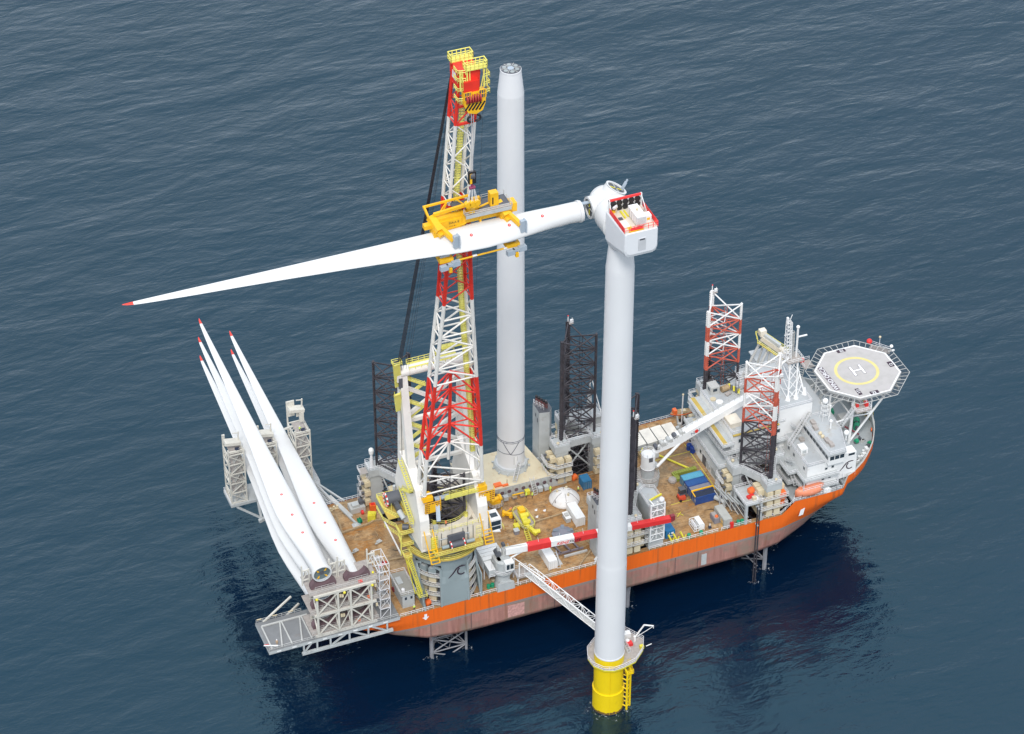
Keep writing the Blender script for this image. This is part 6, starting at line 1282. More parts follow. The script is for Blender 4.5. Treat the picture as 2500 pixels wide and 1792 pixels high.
b.rail([NA.lerp(NB, t)+Vector((0, -1.2, 1.0)) for t in (.02, .24)], railg, r=.06); b.rail([NA.lerp(NB, t)+Vector((0, .9, 1.2)) for t in (.25, .95)], railg, r=.05); b.rail([NA.lerp(NB, t)+Vector((0, .2, 1.4)) for t in (.25, .95)], railg, r=.05); b.tube((82.6, -1, 33.6), (83, -1.4, 35.2), .15, yellow); b.build('boom_winch', nv)
d_ = (NB-NA).normalized(); zt_ = Vector((0, 0, 1))-d_*d_.z; zt_.normalize(); pn = NA.lerp(NB, .31); nn = d_.cross(zt_).normalized(); off = (nn if nn.y < 0 else -nn)*1.26
text_mesh('boom_lettering', 'N  V', 1.5, mat('letter_grey', (.25, .27, .32)), nv, pn+off-zt_*.6, d_, zt_, .01, bold=.02)
b = MB(); b.lathe(pn+off*.97+d_*1.75-zt_*.05, [(.55, 0), (.55, .07)], letterr, axis=off, n=18); b.build('boom_emblem', nv)
pc = thing('stores_crane', 'cream crane boom with yellow handrails folded over the far bridge roof', 'crane', (121, 15, 33))
b = MB(); b.tube((119.5, 16.6, 33), (126.6, 19.0, 43.6), .38, railg); b.tube((121.5, 14.2, 33), (128.6, 17.2, 43), .38, railg); b.tube((120.2, 16, 35), (126, 15.6, 39.5), .2, railg); b.tube((126, 14, 33), (128.6, 17, 42), .3, railg); b.tube((124.5, 18, 33), (127, 18.4, 42), .28, railg); b.lathe((125, 16.2, 33), [(3.2, 0), (3.0, 2.6), (2.2, 4.2)], lgrey, n=20); b.build('support_frame', pc)
b = MB(); b.beam((126.6, 18.6, 45.2), (132.0, 13.6, 41.2), 1.5, 1.4, cream); b.box((126.8, 18.8, 46.6), (1.8, 1.6, 1.8), cream); b.beam((127, 18.4, 45.6), (130.2, 15, 43.4), 1.0, 1.8, lgrey); b.build('boom', pc)
b = MB()
for o_ in (-1.6, 1.6): b.beam((126.0+o_*.7, 18.3+o_*.7, 44.8), (131.6+o_*.7, 13.0+o_*.7, 40.8), .6, .15, mat('walkway_ochre', (.5, .36, .08))); b.rail([(126.0+o_, 18.3+o_, 44.8), (131.6+o_, 13.0+o_, 40.8)], railyel, r=.09, h=1.3)
b.rail([(124.6, 17, 45), (125.6, 20.4, 45), (127.6, 20.4, 45)], railyel, r=.09); b.build('boom_walkway', pc)

# ------------------------------------------------------------------ GANGWAY
gw = thing('access_gangway', 'white lattice gangway reaching from the deck edge to the turbine platform', 'gangway', (41, -22, D))
GA, GB = Vector((41.6, -23.4, 23.6)), Vector((54.6, -46.2, 16.6)); gd = (GB-GA).normalized(); gs = gd.cross(Vector((0, 0, 1))).normalized()
b = MB(); n = 11
for s_ in (-1, 1):
    for h_ in (0, 2.4): b.tube(GA+gs*s_*.95+Vector((0, 0, h_)), GB+gs*s_*.95+Vector((0, 0, h_)), .13, white, n=6)
    for i in range(n+1):
        p = GA.lerp(GB, i/n)+gs*s_*.95; b.tube(p, p+Vector((0, 0, 2.4)), .08, white, n=5)
        if i < n: q_ = GA.lerp(GB, (i+1)/n)+gs*s_*.95; b.tube(p+Vector((0, 0, 2.4 if i % 2 else 0)), q_+Vector((0, 0, 0 if i % 2 else 2.4)), .08, white, n=5)
for i in range(n+1): p = GA.lerp(GB, i/n)+Vector((0, 0, 2.4)); b.tube(p-gs*.95, p+gs*.95, .08, white, n=5)
for i in range(n): p, q_ = GA.lerp(GB, i/n)+Vector((0, 0, 2.4)), GA.lerp(GB, (i+1)/n)+Vector((0, 0, 2.4)); b.tube(p-gs*.95*(1 if i % 2 else -1), q_+gs*.95*(1 if i % 2 else -1), .07, white, n=5)
b.build('truss', gw)
b = MB(); b.beam(GA, GB, 1.5, .12, railg); b.build('walkway_floor', gw)
b = MB(); b.bx(38.8, 42.6, -23.7, -20.2, 22.6, 22.9, grating); b.rail([(42.6, -23.7, 22.9), (38.8, -23.7, 22.9), (38.8, -20.2, 22.9), (42.6, -20.2, 22.9)], railw, r=.06); 
for x, y in ((39, -23.5), (42.4, -23.5), (39, -20.4), (42.4, -20.4)): b.beam((x, y, D), (x, y, 22.6), .3, .3, railw)
b.tube((38.9, -21, 27.6), GA.lerp(GB, .22)+Vector((0, 0, 2.6)), .14, white); b.tube((38.9, -21, 22.8), (38.9, -21, 27.6), .2, white); b.tube((39.6, -23, 22.8), (39.6, -23, 27.2), .2, white); b.tube((39.6, -23, 27.2), GA.lerp(GB, .22)+Vector((-.8, 0, 2.6)), .14, white); b.lathe((41.8, -23.6, 23.2), [(.6, -.8), (.6, .8)], lgrey, axis=(1, 0, 0), n=12); b.build('landing_frame', gw)
# lattice gangway mast stored against the casing tower
gm = thing('stored_ladder_frame', 'white lattice ladder frame with yellow crossbar standing against the grey tower', 'lattice frame', (77.4, -24, 24))
b = MB()
for dx in (-1.7, .4, 2.1): b.tube((77+dx, -24.4+(.9 if dx == .4 else 0), 23.8), (77+dx, -24.4+(.9 if dx == .4 else 0), 36.2), .22, white, n=6)
for i in range(7):
    z = 24+i*2.0
    b.tube((75.3, -24.4, z), (79.1, -24.4, z), .13, white, n=5)
    if i < 6: b.tube((75.3, -24.4, z+(i % 2)*2), (77.4, -23.5, z+2-(i % 2)*2), .1, white, n=5); b.tube((77.4, -23.5, z+2), (79.1, -24.4, z), .1, white, n=5)
b.ladder((78.2, -24.2, 24), (78.2, -24.2, 36), railg, .7); b.build('frame', gm)
b = MB(); b.beam((75.6, -22.6, 36.4), (79.4, -21.4, 36.4), .45, .45, yellow); b.tube((76, -24.2, 36), (75.6, -22.4, 36.4), .2, white); b.sphere((78.4, -23.8, 36.8), .8, railw, n=8); b.build('crossbar', gm)

# ------------------------------------------------------------------ DECK CARGO
def container(label, x0, x1, y0, y1, h, body, top, group=None, z=D, doors='y0', marks=()):
    t = thing('shipping_container', label, 'container', ((x0+x1)/2, (y0+y1)/2, z), group); q = MB(); q.bx(x0+.06, x1-.06, y0+.06, y1-.06, z+.1, z+h-.12, body)
    for i in range(int((x1-x0)/.45)): 
        for y in (y0+.03, y1-.03): q.bx(x0+.2+i*.45, x0+.38+i*.45, y-.035, y+.035, z+.25, z+h-.25, body)
    for i in range(int((y1-y0)/.45)):
        for x in (x0+.03, x1-.03): q.bx(x-.035, x+.035, y0+.2+i*.45, y0+.38+i*.45, z+.25, z+h-.25, body)
    q.build('walls', t)
    q = MB(); q.bx(x0+.1, x1-.1, y0+.1, y1-.1, z+h-.12, z+h-.04, top)
    L_ = (x1-x0) > (y1-y0); n = int((x1-x0 if L_ else y1-y0)/.6)
    for i in range(n):
        if L_: q.bx(x0+.3+i*.6, x0+.55+i*.6, y0+.2, y1-.2, z+h-.04, z+h-.01, top)
        else: q.bx(x0+.2, x1-.2, y0+.3+i*.6, y0+.55+i*.6, z+h-.04, z+h-.01, top)
    q.build('roof', t)
    q = MB()
    for x in (x0+.08, x1-.08):
        for y in (y0+.08, y1-.08): q.bx(x-.09, x+.09, y-.09, y+.09, z, z+h, body)
    for y in (y0+.08, y1-.08): q.bx(x0, x1, y-.08, y+.08, z+h-.16, z+h, body)
    for x in (x0+.08, x1-.08): q.bx(x-.08, x+.08, y0, y1, z+h-.16, z+h, body)
    q.build('corner_frame', t)
    q = MB()
    if doors == 'y0':
        xm = (x0+x1)/2
        for dx in (-.75, -.3, .3, .75): q.tube((xm+dx, y0-.04, z+.3), (xm+dx, y0-.04, z+h-.3), .03, railg, n=4)
    else:
        ym = (y0+y1)/2
        for dy in (-.75, -.3, .3, .75): q.tube((x0-.04, ym+dy, z+.3), (x0-.04, ym+dy, z+h-.3), .03, railg, n=4)
    for (a_, c_, e_, f_) in marks: q.bx(a_, c_, y0-.05, y0-.02, e_, f_, letterw) if doors == 'y0' else q.bx(x0-.05, x0-.02, a_, c_, e_, f_, letterw)
    q.build('door_gear', t)
    return t
container('light blue container, farthest of the four side by side', 93.9, 99.9, -4.7, -2.2, 2.6, lblue, mat('roof_aqua', (.10, .36, .50), .6), 'blue containers side by side', doors='x')
container('dark blue container between the light blue and the grey-roofed ones', 93.9, 99.9, -7.2, -4.8, 2.6, blue, mat('roof_navy', (.02, .09, .28), .6), 'blue containers side by side', doors='x', marks=((-6.8, -6.5, D+.8, D+2), (-5.4, -5.1, D+.8, D+2)))
container('blue container with worn grey roof, third from the far end', 93.9, 99.9, -9.7, -7.3, 2.6, blue, cgrey, 'blue containers side by side', doors='x')
container('dark blue open-top container nearest the ship side, under a yellow frame', 93.9, 99.9, -12.2, -9.8, 2.6, blue, navy, 'blue containers side by side', doors='x', marks=((-12.0, -11.8, D+1, D+1.9),))
container('blue container with yellow patch standing beside the grey tower', 81.1, 83.7, -21.6, -15.6, 2.6, mat('container_strong_blue', (.01, .16, .36), .5), mat('container_strong_blue', (.01, .16, .36), .5), marks=((82.0, 82.2, D+1.6, D+1.9), (82.6, 83.3, D+1.5, D+2.0), (82.2, 83.2, D+.8, D+1.0)))
container('small blue box container with pale roof rims near the spare tower', 68.9, 71.3, 4.4, 7.6, 2.8, mblue, mblue)
container('grey container with red box on its end near the side rail', 96.9, 99.2, -23.4, -17.2, 2.9, cont_g, cont_g)
container('dark blue container half hidden behind the main crane', 29.6, 33.4, -12.6, -10.2, 2.6, blue, blue)
for lb, x0, x1, y0, y1 in (('white ribbed container near the white dome', 61.4, 63.9, -8.6, -1.9), ('white container beside the steel frames and the side rail', 48.4, 50.8, -21.4, -14.4)): container(lb, x0, x1, y0, y1, 2.9, white, white)
t = thing('lifting_frame', 'yellow spreader frame lying on the nearest blue container', 'lifting frame', (97, -10.4, D+2.7)); q = MB(); q.beam((93.8, -9.6, D+2.9), (100.0, -9.6, D+2.9), .35, .3, orangey); q.build('spreader_bar', t); q = MB(); q.beam((93.9, -9.5, D+2.9), (93.8, -12.0, D+2.9), .25, .25, orangey); q.cut(); q.beam((100, -9.5, D+2.9), (100.1, -11.0, D+2.9), .25, .25, orangey); q.build('end_bar', t)
t = MB(); t.bx(93.6, 100, .3, 1.4, D+.2, D+1.2, olive); t.bx(93.2, 94.4, -1.6, 1.6, D+.1, D+.9, olive)
for i in range(8): t.bx(94+i*.75, 94.1+i*.75, .2, 1.5, D+.2, D+1.35, olive)
tag(t.build('skip_frame', None, (97, .8, D)), 'olive green low steel frame behind the light blue container', 'steel frame')
t = MB(); t.lathe((92.3, -1.0, D), [(1.1, 0), (1.2, .5), (1.0, 1.0), (.3, 1.2)], grating, n=12); tag(t.build('cargo_bag', None, (92.3, -1, D)), 'grey brown cargo bag on deck beside the olive frame', 'bag')
# forklift
fk = thing('forklift', 'dark forklift with orange rear parked against the blue containers', 'forklift', (91.8, -8.2, D)); q = MB(); q.bx(90.6, 92.4, -9.4, -7.6, D+.4, D+1.4, mat('forklift_orange', (.6, .07, .03))); q.bx(91, 92.8, -8.6, -7.2, D+1.2, D+1.6, dgrey); q.build('body', fk)
q = MB(); q.bx(91.2, 92.7, -8.4, -7.0, D+1.6, D+3.0, glass); q.bx(91.1, 92.8, -8.5, -6.9, D+3, D+3.15, dgrey); q.build('cab', fk); q = MB(); q.bx(92.9, 93.1, -8.3, -7.1, D+.2, D+3.4, dgrey); q.bx(93.1, 93.8, -8.2, -8, D+.2, D+.3, dgrey); q.bx(93.1, 93.8, -7.4, -7.2, D+.2, D+.3, dgrey); q.build('mast', fk)
for x, y in ((90.9, -9.5), (90.9, -7.5), (92.4, -8.7), (92.4, -6.9)): q = MB(); q.tube((x, y-.12, D+.4), (x, y+.12, D+.4), .4, black, n=12); q.build('wheel', fk)
# items by the grey container
t = MB(); t.bx(96.9, 98.0, -22.6, -21.3, D, D+2.0, orangey); t.bx(96.85, 98.05, -22.65, -21.25, D+.9, D+1.0, dgrey); tag(t.build('storage_crate', None, (97, -22, D)), 'orange yellow crate beside the grey container', 'crate')
t = MB(); t.bx(98.5, 99.4, -24.0, -23.5, D, D+1.9, redp); t.bx(98.55, 99.35, -24.04, -24, D+.2, D+1.7, letterr); tag(t.build('hose_cabinet', None, (99, -23.6, D)), 'red cabinet at the end of the grey container', 'cabinet')
t = MB(); t.bx(95.4, 96.8, -20.8, -18.0, D, D+1.6, cgrey); t.bx(95.5, 96.7, -20.7, -18.1, D+1.6, D+1.9, grating); t.sphere((96.2, -20.2, D+2), .5, orange, n=8); tag(t.build('equipment_pallet', None, (96, -19, D)), 'grey equipment pallet with orange item beside the grey container', 'pallet')
for i, (x, lb) in enumerate(((101.2, 'green drum by the side rail, the one nearer the grey container'), (102.3, 'green drum by the side rail, the one nearer the forward leg'))):
    q = MB(); q.lathe((x, -23.0, D), [(.45, 0), (.5, .1), (.5, .5), (.45, .55), (.5, .6), (.5, 1.1), (.42, 1.15)], green, n=14); tag(q.build('drum', None, (x, -23, D)), lb, 'drum', 'green drums')
wr = thing('gas_cylinder_rack', 'white rack module with pipes standing alone on the forward cargo deck', 'rack', (90.6, -20.4, D)); q = MB(); q.bx(90.7, 92.0, -21.6, -18.2, D+.1, D+2.0, white); q.build('cabinet', wr); q = MB()
for z in (D+.1, D+1.0, D+1.9): q.rail([(89.2, -21.8, z), (90.6, -21.8, z), (90.6, -18.4, z), (89.2, -18.4, z)], white, h=.1, r=.08, closed=True, mids=1)
for i in range(6): q.tube((89.9, -21.4+i*.55, D+.2), (89.9, -21.4+i*.55, D+1.6), .25, railw, n=8)
for p in ((89.2, -21.8), (89.2, -18.4), (92, -21.8)): q.beam((*p, D), (*p, D+2), .12, .12, white)
q.build('cylinder_frame', wr)
t = MB(); t.lathe((93.6, -21.8, D+.5), [(.4, -.3), (.4, .3)], navy, axis=(1, 0, 0), n=10); t.bx(93.2, 94, -22.1, -21.5, D, D+.5, dgrey); t.tube((93.6, -21.8, D+.8), (93.6, -21.8, D+1.5), .15, wcloth); tag(t.build('welding_trolley', None, (93.6, -21.8, D)), 'small dark trolley right of the white rack module', 'trolley')
t = MB(); t.beam((87.6, -14.6, D+.1), (88.6, -14.2, D+.9), .15, .15, yellow); t.beam((88.6, -14.2, D+.9), (89.2, -13.2, D+.1), .15, .15, yellow); t.beam((88.6, -14.2, D+.5), (87.9, -13.4, D+.1), .12, .12, yellow); t.beam((88.6, -14.2, D+.4), (89.3, -14.7, D+.1), .12, .12, yellow); tag(t.build('pipe_stand', None, (88.4, -14.2, D)), 'thin yellow trestle alone on the open forward deck', 'trestle')
# dome, yellow machines, frames
dm = thing('nose_cone', 'large white shallow dome lying on the cargo deck', 'hub cover', (62.8, 2.9, D)); q = MB(); q.lathe((62.8, 2.9, D+.1), [(4.05, 0), (4.1, .3), (3.9, .7), (3.2, 1.5), (2.2, 2.3), (1.0, 2.7), (.01, 2.8)], mat('dome_white', (.70, .68, .66), .5, dirt=((.5, .45, .4), .2, .6)), n=40); q.build('shell', dm)
q = MB()
for k in range(6):
    a_ = k*math.pi/3+.3
    for (r0_, z0_), (r1_, z1_) in zip([(4.08, .35), (3.9, .72), (3.2, 1.52), (2.2, 2.32)], [(3.9, .72), (3.2, 1.52), (2.2, 2.32), (1.0, 2.72)]): q.beam((62.8+r0_*math.cos(a_), 2.9+r0_*math.sin(a_), D+.1+z0_), (62.8+r1_*math.cos(a_), 2.9+r1_*math.sin(a_), D+.1+z1_), .16, .1, mat('dome_seam', (.35, .33, .32)))
q.build('seam', dm); q = MB()
for a_, r_, z_ in ((.9, 1.9, 2.3), (2.6, 1.9, 2.3), (5.0, 1.6, 2.4)): q.lathe((62.8+r_*math.cos(a_), 2.9+r_*math.sin(a_), D+z_), [(.32, 0), (.3, .7), (.1, .8)], beige, n=10)
q.box((62.4, .2, D+1.4), (1.2, .9, .8), white, rz=.3); q.box((59.8, 2.0, D+1.2), (.3, 1.6, .8), mat('dome_seam', (.35, .33, .32)), rz=-.3); q.build('lifting_lug', dm)
yg = thing('bolting_tool_frame', 'long yellow lifting tool inside an oval yellow railing on deck', 'lifting tool', (49.8, -2.4, D)); q = MB(); ov = [(48.2+1.9*math.cos(R(a_)), (.6+2.0*math.sin(R(a_)) if a_ < 180 else -4+2.0*math.sin(R(a_))), D+1.2) for a_ in list(range(0, 181, 20))+list(range(180, 361, 20))]
ov = [(p[0]+(p[1]+2)*-.05+1.2, p[1], p[2]) for p in ov]; q.rail(ov, railyel, closed=True, r=.08); q.prism([(p[0], p[1]) for p in ov], D+1.05, D+1.2, yellow, top=grating); q.build('railed_platform', yg)
q = MB(); q.beam((49.6, 1.4, D+1.9), (49.0, -4.8, D+1.9), 1.5, 1.1, yellow); q.box((49.6, .4, D+2.7), (1.6, 2.0, .8), orangey); q.tube((48.4, -1.6, D+2.4), (50.6, -1.6, D+2.4), .7, yellow, n=14); q.tube((48.2, -4, D+2.2), (50.2, -4, D+2.2), .65, yellow, n=14); q.beam((49, -4.8, D+1.6), (50.4, -8.2, D+1.0), .9, .9, yellow); q.tube((49.6, -7.2, D+1.2), (51.6, -7.6, D+1.2), .6, yellow); q.build('tool_body', yg)
q = MB(); q.stair((48.2, -6.2, D+1), (48.0, -9.2, D), 1.0, yellow, railyel)
for x, y in ((47.2, -1), (47.2, -4), (51, -1), (51, -4)): q.beam((x, y, D), (x, y, D+1.1), .25, .25, yellow)
q.bx(46.0, 47.4, -4.2, -2.6, D, D+1.5, yellow); q.build('support_leg', yg)
t = MB(); t.bx(45.4, 46.6, -5.6, -4.4, D, D+1.2, cgrey); t.bx(45.3, 46.7, -5.7, -4.3, D+1.2, D+1.35, lgrey); tag(t.build('tool_box', None, (46, -5, D)), 'small grey box left of the long yellow tool', 'box')
yr = thing('hub_lifting_tool', 'orange yellow spool tool on a round railed stand near the crane', 'lifting tool', (45.0, 7.2, D)); q = MB(); q.lathe((45, 7.2, D+1.0), [(2.2, 0), (2.2, .2)], grating, n=28); q.rail([(45+2.15*math.cos(R(a_)), 7.2+2.15*math.sin(R(a_)), D+1.2) for a_ in range(0, 361, 24)], mat('rail_brown', (.4, .28, .14)), r=.06, h=.9)
for a_ in range(0, 360, 60): q.beam((45+2*math.cos(R(a_)), 7.2+2*math.sin(R(a_)), D), (45+2*math.cos(R(a_)), 7.2+2*math.sin(R(a_)), D+1), .18, .18, orangey)
q.build('round_stand', yr); q = MB(); q.tube((43.6, 6.9, D+2.4), (46.4, 7.5, D+2.4), .6, orangey, n=14); q.tube((43.5, 6.9, D+2.4), (44.1, 7.0, D+2.4), .95, orangey, n=16); q.tube((45.9, 7.4, D+2.4), (46.5, 7.5, D+2.4), .95, orangey, n=16); q.box((45, 7.2, D+1.6), (2.4, 1.6, .8), orangey); q.build('spool', yr)
y2 = MB(); y2.beam((45.4, 3.2, D+.8), (47.2, 1.6, D+.8), .8, .8, orangey); y2.tube((45.2, 2.2, D+.6), (46, 4.0, D+.6), .4, orangey); y2.tube((46.8, 1.0, D+.5), (47.6, 2.4, D+.5), .5, orangey); y2.beam((46, 3.4, D+.2), (47.8, 3.0, D+1.4), .3, .3, orangey); tag(y2.build('shackle_tool', None, (46, 2.6, D)), 'orange yellow coupling tool lying below the round stand', 'lifting tool')
fr = MB()
for x in (53.0, 55.6, 58.0): fr.beam((x, -13.4, D+.5), (x+.6, -17.2, D+.5), .35, .6, mat('frame_mauve', (.23, .19, .21)))
for y in (-13.6, -17.0): fr.beam((52.4, y, D+.55), (59.8, y-.1, D+.55), .35, .5, mat('frame_mauve', (.23, .19, .21)))
fr.beam((54, -18.2, D+.3), (60.4, -18.2, D+.3), .5, .5, railg); tag(fr.build('sea_fastening_frame', None, (56, -15, D)), 'mauve grey steel ladder-like frame under the striped crane boom', 'steel frame')
fr = MB(); fr.lathe((57.0, -10.2, D+.1), [(3.0, 0), (3.0, .6), (2.2, 1.0), (1.0, 1.3)], cgrey, n=9)
for k in range(5): a_ = k*1.25; fr.box((57+1.9*math.cos(a_), -10.2+1.9*math.sin(a_), D+1.1), (1.6, .9, .6), mat('frame_slate', (.18, .21, .25)), rz=a_)
tag(fr.build('grey_tool_base', None, (57, -10.2, D)), 'round slate grey machine behind the striped crane boom', 'machine base')
bp2 = MB(); bp2.bx(59.6, 60.9, -6.2, -3.4, D+.1, D+1.5, lgrey); bp2.bx(59.5, 61, -6.3, -3.3, D+1.5, D+1.6, white); bp2.bx(59.7, 60.7, -5.3, -4.2, D+1.6, D+2.0, railg); tag(bp2.build('generator_set', None, (60.2, -4.8, D)), 'small grey generator left of the ribbed white container', 'generator')
bp2 = MB(); bp2.bx(51.0, 52.6, -20.6, -18.4, D, D+.2, railg); bp2.stair((51.2, -21.4, D), (51.2, -18.2, D+2.4), .9, railg, railw); bp2.beam((52, -18.6, D), (52, -18.6, D+2), .2, .2, railg); tag(bp2.build('mobile_stair', None, (51.8, -19.5, D)), 'grey mobile stair beside the white container', 'stair')
# clutter
def small(name, label, cat, fn, org, group=None):
    q = MB(); fn(q); return tag(q.build(name, None, org), label, cat, group)
small('yellow_tank', 'yellow box tank left of the crane winch platform', 'tank', lambda q: (q.prism([(11.6, 13.6), (13.6, 13.2), (14.4, 14.6), (12.4, 15.6)], D, D+2.0, yellow), q.prism([(12, 13.8), (13.5, 13.5), (14, 14.5), (12.5, 15.2)], D+2, D+2.3, yellow)), (13, 14.2, D))
small('hose_reel', 'green hose reel on the aft deck near the yellow tank', 'hose reel', lambda q: (q.lathe((9.6, 14.2, D+.8), [(.8, -.35), (.8, -.25), (.3, -.24), (.3, .24), (.8, .25), (.8, .35)], green, axis=(1, .3, 0), n=14), q.bx(9.2, 10, 13.7, 14.7, D, D+.3, black)), (9.6, 14.2, D))
for (x, y, nm, lb) in ((4.6, 3.2, 'pipe_spool', 'small grey pipe piece alone on the open aft deck'), (11.4, 4.3, 'pipe_spool', 'grey bent pipe piece lying beside the plank coaming')):
    small(nm, lb, 'pipe piece', lambda q: (q.tube((x-1, y, D+.4), (x+1, y+.5, D+.5), .25, railg, n=8), q.box((x+.3, y+.7, D+.4), (.9, .7, .7), railg, rz=.4), q.box((x-.4, y+.3, D+.5), (.3, .6, .8), lgrey)), (x, y, D))
small('grating_stack', 'small grey slatted pallet on the aft deck, left of the pedestal', 'pallet', lambda q: ([q.bx(8.2+i*.4, 8.4+i*.4, -1.6, .2, D+.15, D+.4, railg) for i in range(4)], q.bx(8.1, 9.8, -1.2, -.9, D, D+.2, grating)), (9, -.8, D))
small('deck_pump', 'red pump on a short hose near the stern stair tower', 'pump', lambda q: (q.beam((8.6, -4.4, D+.5), (10.6, -3.4, D+.6), .5, .5, letterr), q.box((9.8, -3.4, D+.6), (.9, .7, .7), mat('dark_red', (.22, .03, .04))), q.tube((8.6, -4.4, D+.5), (7.9, -5.6, D+.2), .15, letterr)), (9.5, -4, D))
small('stern_machinery', 'grey skid with red valve by the far rail near the satellite mast', 'machine skid', lambda q: (q.bx(8.6, 12.6, 18, 21, D, D+1.6, railg), q.bx(9.2, 11, 18.4, 20, D+1.6, D+2.4, lgrey), q.lathe((11.4, 17.2, D+.6), [(.6, -.3), (.6, .3)], redp, axis=(1, 0, 0), n=12), q.bx(11.4, 12.4, 19, 20.4, D+1.6, D+2.8, dgrey)), (10.4, 19, D))
small('orange_bin', 'orange bin at the foot of the satellite mast', 'bin', lambda q: (q.prism([(13.6, 17.2), (15.2, 17.0), (15.4, 18.4), (13.8, 18.6)], D, D+1.9, orange), q.bx(14, 15, 17.4, 18.2, D+1.9, D+2.1, letterr)), (14.5, 17.8, D))
for i, (x, y) in enumerate(((3.2, 21.6), (5.2, 22.0))): small('bollard', ('bollard pair by the far stern rail, %s' % ('the one nearer the blades' if i == 0 else 'the one nearer the satellite mast')), 'bollard', lambda q: (q.tube((x, y, D), (x, y, D+.8), .32, beige, n=10), q.tube((x+.9, y, D), (x+.9, y, D+.8), .32, beige, n=10), q.bx(x-.5, x+1.4, y-.4, y+.4, D, D+.15, beige)), (x, y, D), 'stern bollards')
for i, (x, y, c_, lb) in enumerate(((46.4, 8.0, yellow, 'yellow cabinet at the left end of the oval-holed grillage wall'), (48.2, 8.1, lgrey, 'grey table unit right of the yellow cabinet'), (50.6, 8.0, cgrey, 'dark pallet unit in the middle of the grillage wall'), (52.8, 8.0, cgrey, 'dark pallet unit left of the yellow unit by the steps'), (54.4, 8.2, yellow, 'yellow unit left of the grillage steps'), (58.0, 8.1, lgrey, 'grey box unit right beside the grillage steps'), (59.7, 8.1, lgrey, 'grey box unit farthest right along the grillage wall'))):
    h_ = 1.7 if c_ is not cgrey else .9
    small('tool_cabinet', lb, 'cabinet', lambda q: (q.bx(x-.6, x+.6, y-.6, y+.5, D+.5, D+h_, c_), [q.beam((x+sx*.55, y+sy*.5, D), (x+sx*.55, y+sy*.5, D+.6), .1, .1, plankw) for sx in (-1, 1) for sy in (-1, 1)], q.bx(x-.64, x+.64, y-.64, y+.54, D+h_, D+h_+.06, c_ if c_ is not cgrey else plankw)), (x, y, D), 'cabinets along the grillage')
small('plank', 'timber plank resting on the trestles along the grillage wall', 'plank', lambda q: (q.box((51.8, 8.3, D+1.2), (3.2, .4, .12), orangey), q.bx(50.4, 50.5, 8.2, 8.4, D, D+1.15, plankw), q.bx(53.1, 53.2, 8.2, 8.4, D, D+1.15, plankw)), (51.8, 8.3, D))
for i, (x, y) in enumerate(((54.2, 1.6), (56.2, .6), (53.4, -1.0), (48.2, 4.6))): small('rag_bundle', ['white scrap on deck, highest of three between grillage and yellow tool', 'white scrap on deck, nearest to the white dome', 'white scrap on deck, nearest to the long yellow tool', 'pink scrap on deck beside the round orange stand'][i], 'scrap', lambda q: (q.lathe((x, y, D), [(.35, 0), (.4, .15), (.15, .3)], wcloth if i < 3 else lorange, n=7), q.box((x+.3, y+.2, D+.1), (.4, .3, .2), wcloth if i < 3 else lorange, rz=1)), (x, y, D))
for i, (x, y, lb) in enumerate(((63.9, 11.4, 'blue barrel at the foot of the port middle leg, left one'), (65.2, 10.4, 'blue barrel at the foot of the port middle leg, right one'), (27.6, -19.4, 'blue barrel behind the crane pedestal near the side rail'), (102.0, 9.6, 'blue barrel at the aft wall of the accommodation, left one'), (102.4, 8.2, 'blue barrel at the aft wall of the accommodation, right one'), (111.6, -22.6, 'blue barrel outboard of the starboard forward leg'), (100.8, -13.2, 'blue barrel beside the umbilical pipes'), (62.0, -22.9, 'blue barrel at the foot of the near grey casing'))):
    small('barrel', lb, 'barrel', lambda q: q.lathe((x, y, D), [(.7, 0), (.78, .2), (.72, .7), (.78, 1.2), (.72, 1.7), (.6, 1.85)], mat('barrel_blue', (.01, .05, .28), .4), n=16), (x, y, D), 'blue barrels')
for i, (x, y, lb, m_) in enumerate(((68.3, 9.4, 'orange round life raft canister left of the small blue container', orange), (76.6, 12.6, 'red round canister beside the starboard turbine tower, far rail side', redp), (15.0, -22.0, 'orange canister at the foot of the crane pedestal', orange), (9.2, -22.2+8, 'dark red canister beside the grey hut', mat('dark_red', (.22, .03, .04))))):
    small('raft_canister', lb, 'canister', lambda q: q.lathe((x, y, D+.9), [(.5, -.8), (.85, -.6), (.85, .6), (.5, .8)], m_, axis=(1, .4, 0), n=16), (x, y, D), 'round canisters')
for i, (x, y, lb) in enumerate(((31.6, -21.9, 'green drum by the rail between pedestal and crane, left one'), (32.7, -21.8, 'green drum by the rail between pedestal and crane, right one'), (87.1, -23.0, 'green drum by the rail right of the yellow posts'), (62.6, -21.9+.2, 'green drum beside the near grey casing'), (90.5, -23.1, 'green drum by the rail below the white rack module'), (62.4, 20.9-4.6, 'green drum in the gap beside the port exhaust casing'))): small('drum', lb, 'drum', lambda q: q.lathe((x, y, D), [(.45, 0), (.5, .1), (.5, .5), (.45, .55), (.5, .6), (.5, 1.1), (.42, 1.15)], green, n=14), (x, y, D), 'green drums')
for i, (x, lb) in enumerate(((82.2, 'yellow davit post by the side rail, left of three'), (83.6, 'yellow davit post by the side rail, middle of three'), (85.6, 'yellow davit post by the side rail, right of three'))): small('davit_post', lb, 'davit', lambda q: (q.beam((x, -23.4, D), (x-.7, -22.2, D+2.0), .35, .35, yellow), q.beam((x, -23.4, D), (x+.5, -23.2, D+1.4), .25, .25, yellow)), (x, -23.3, D), 'yellow davit posts')
small('rope_tray', 'round brown tray on deck near the striped crane pedestal', 'tray', lambda q: (q.lathe((33.8, -19.6, D), [(1.1, 0), (1.1, .15), (.9, .16), (.9, .05)], plankw, n=20), q.lathe((33.8, -19.6, D+.05), [(.5, 0), (.5, .12)], beige, n=12)), (33.8, -19.6, D))
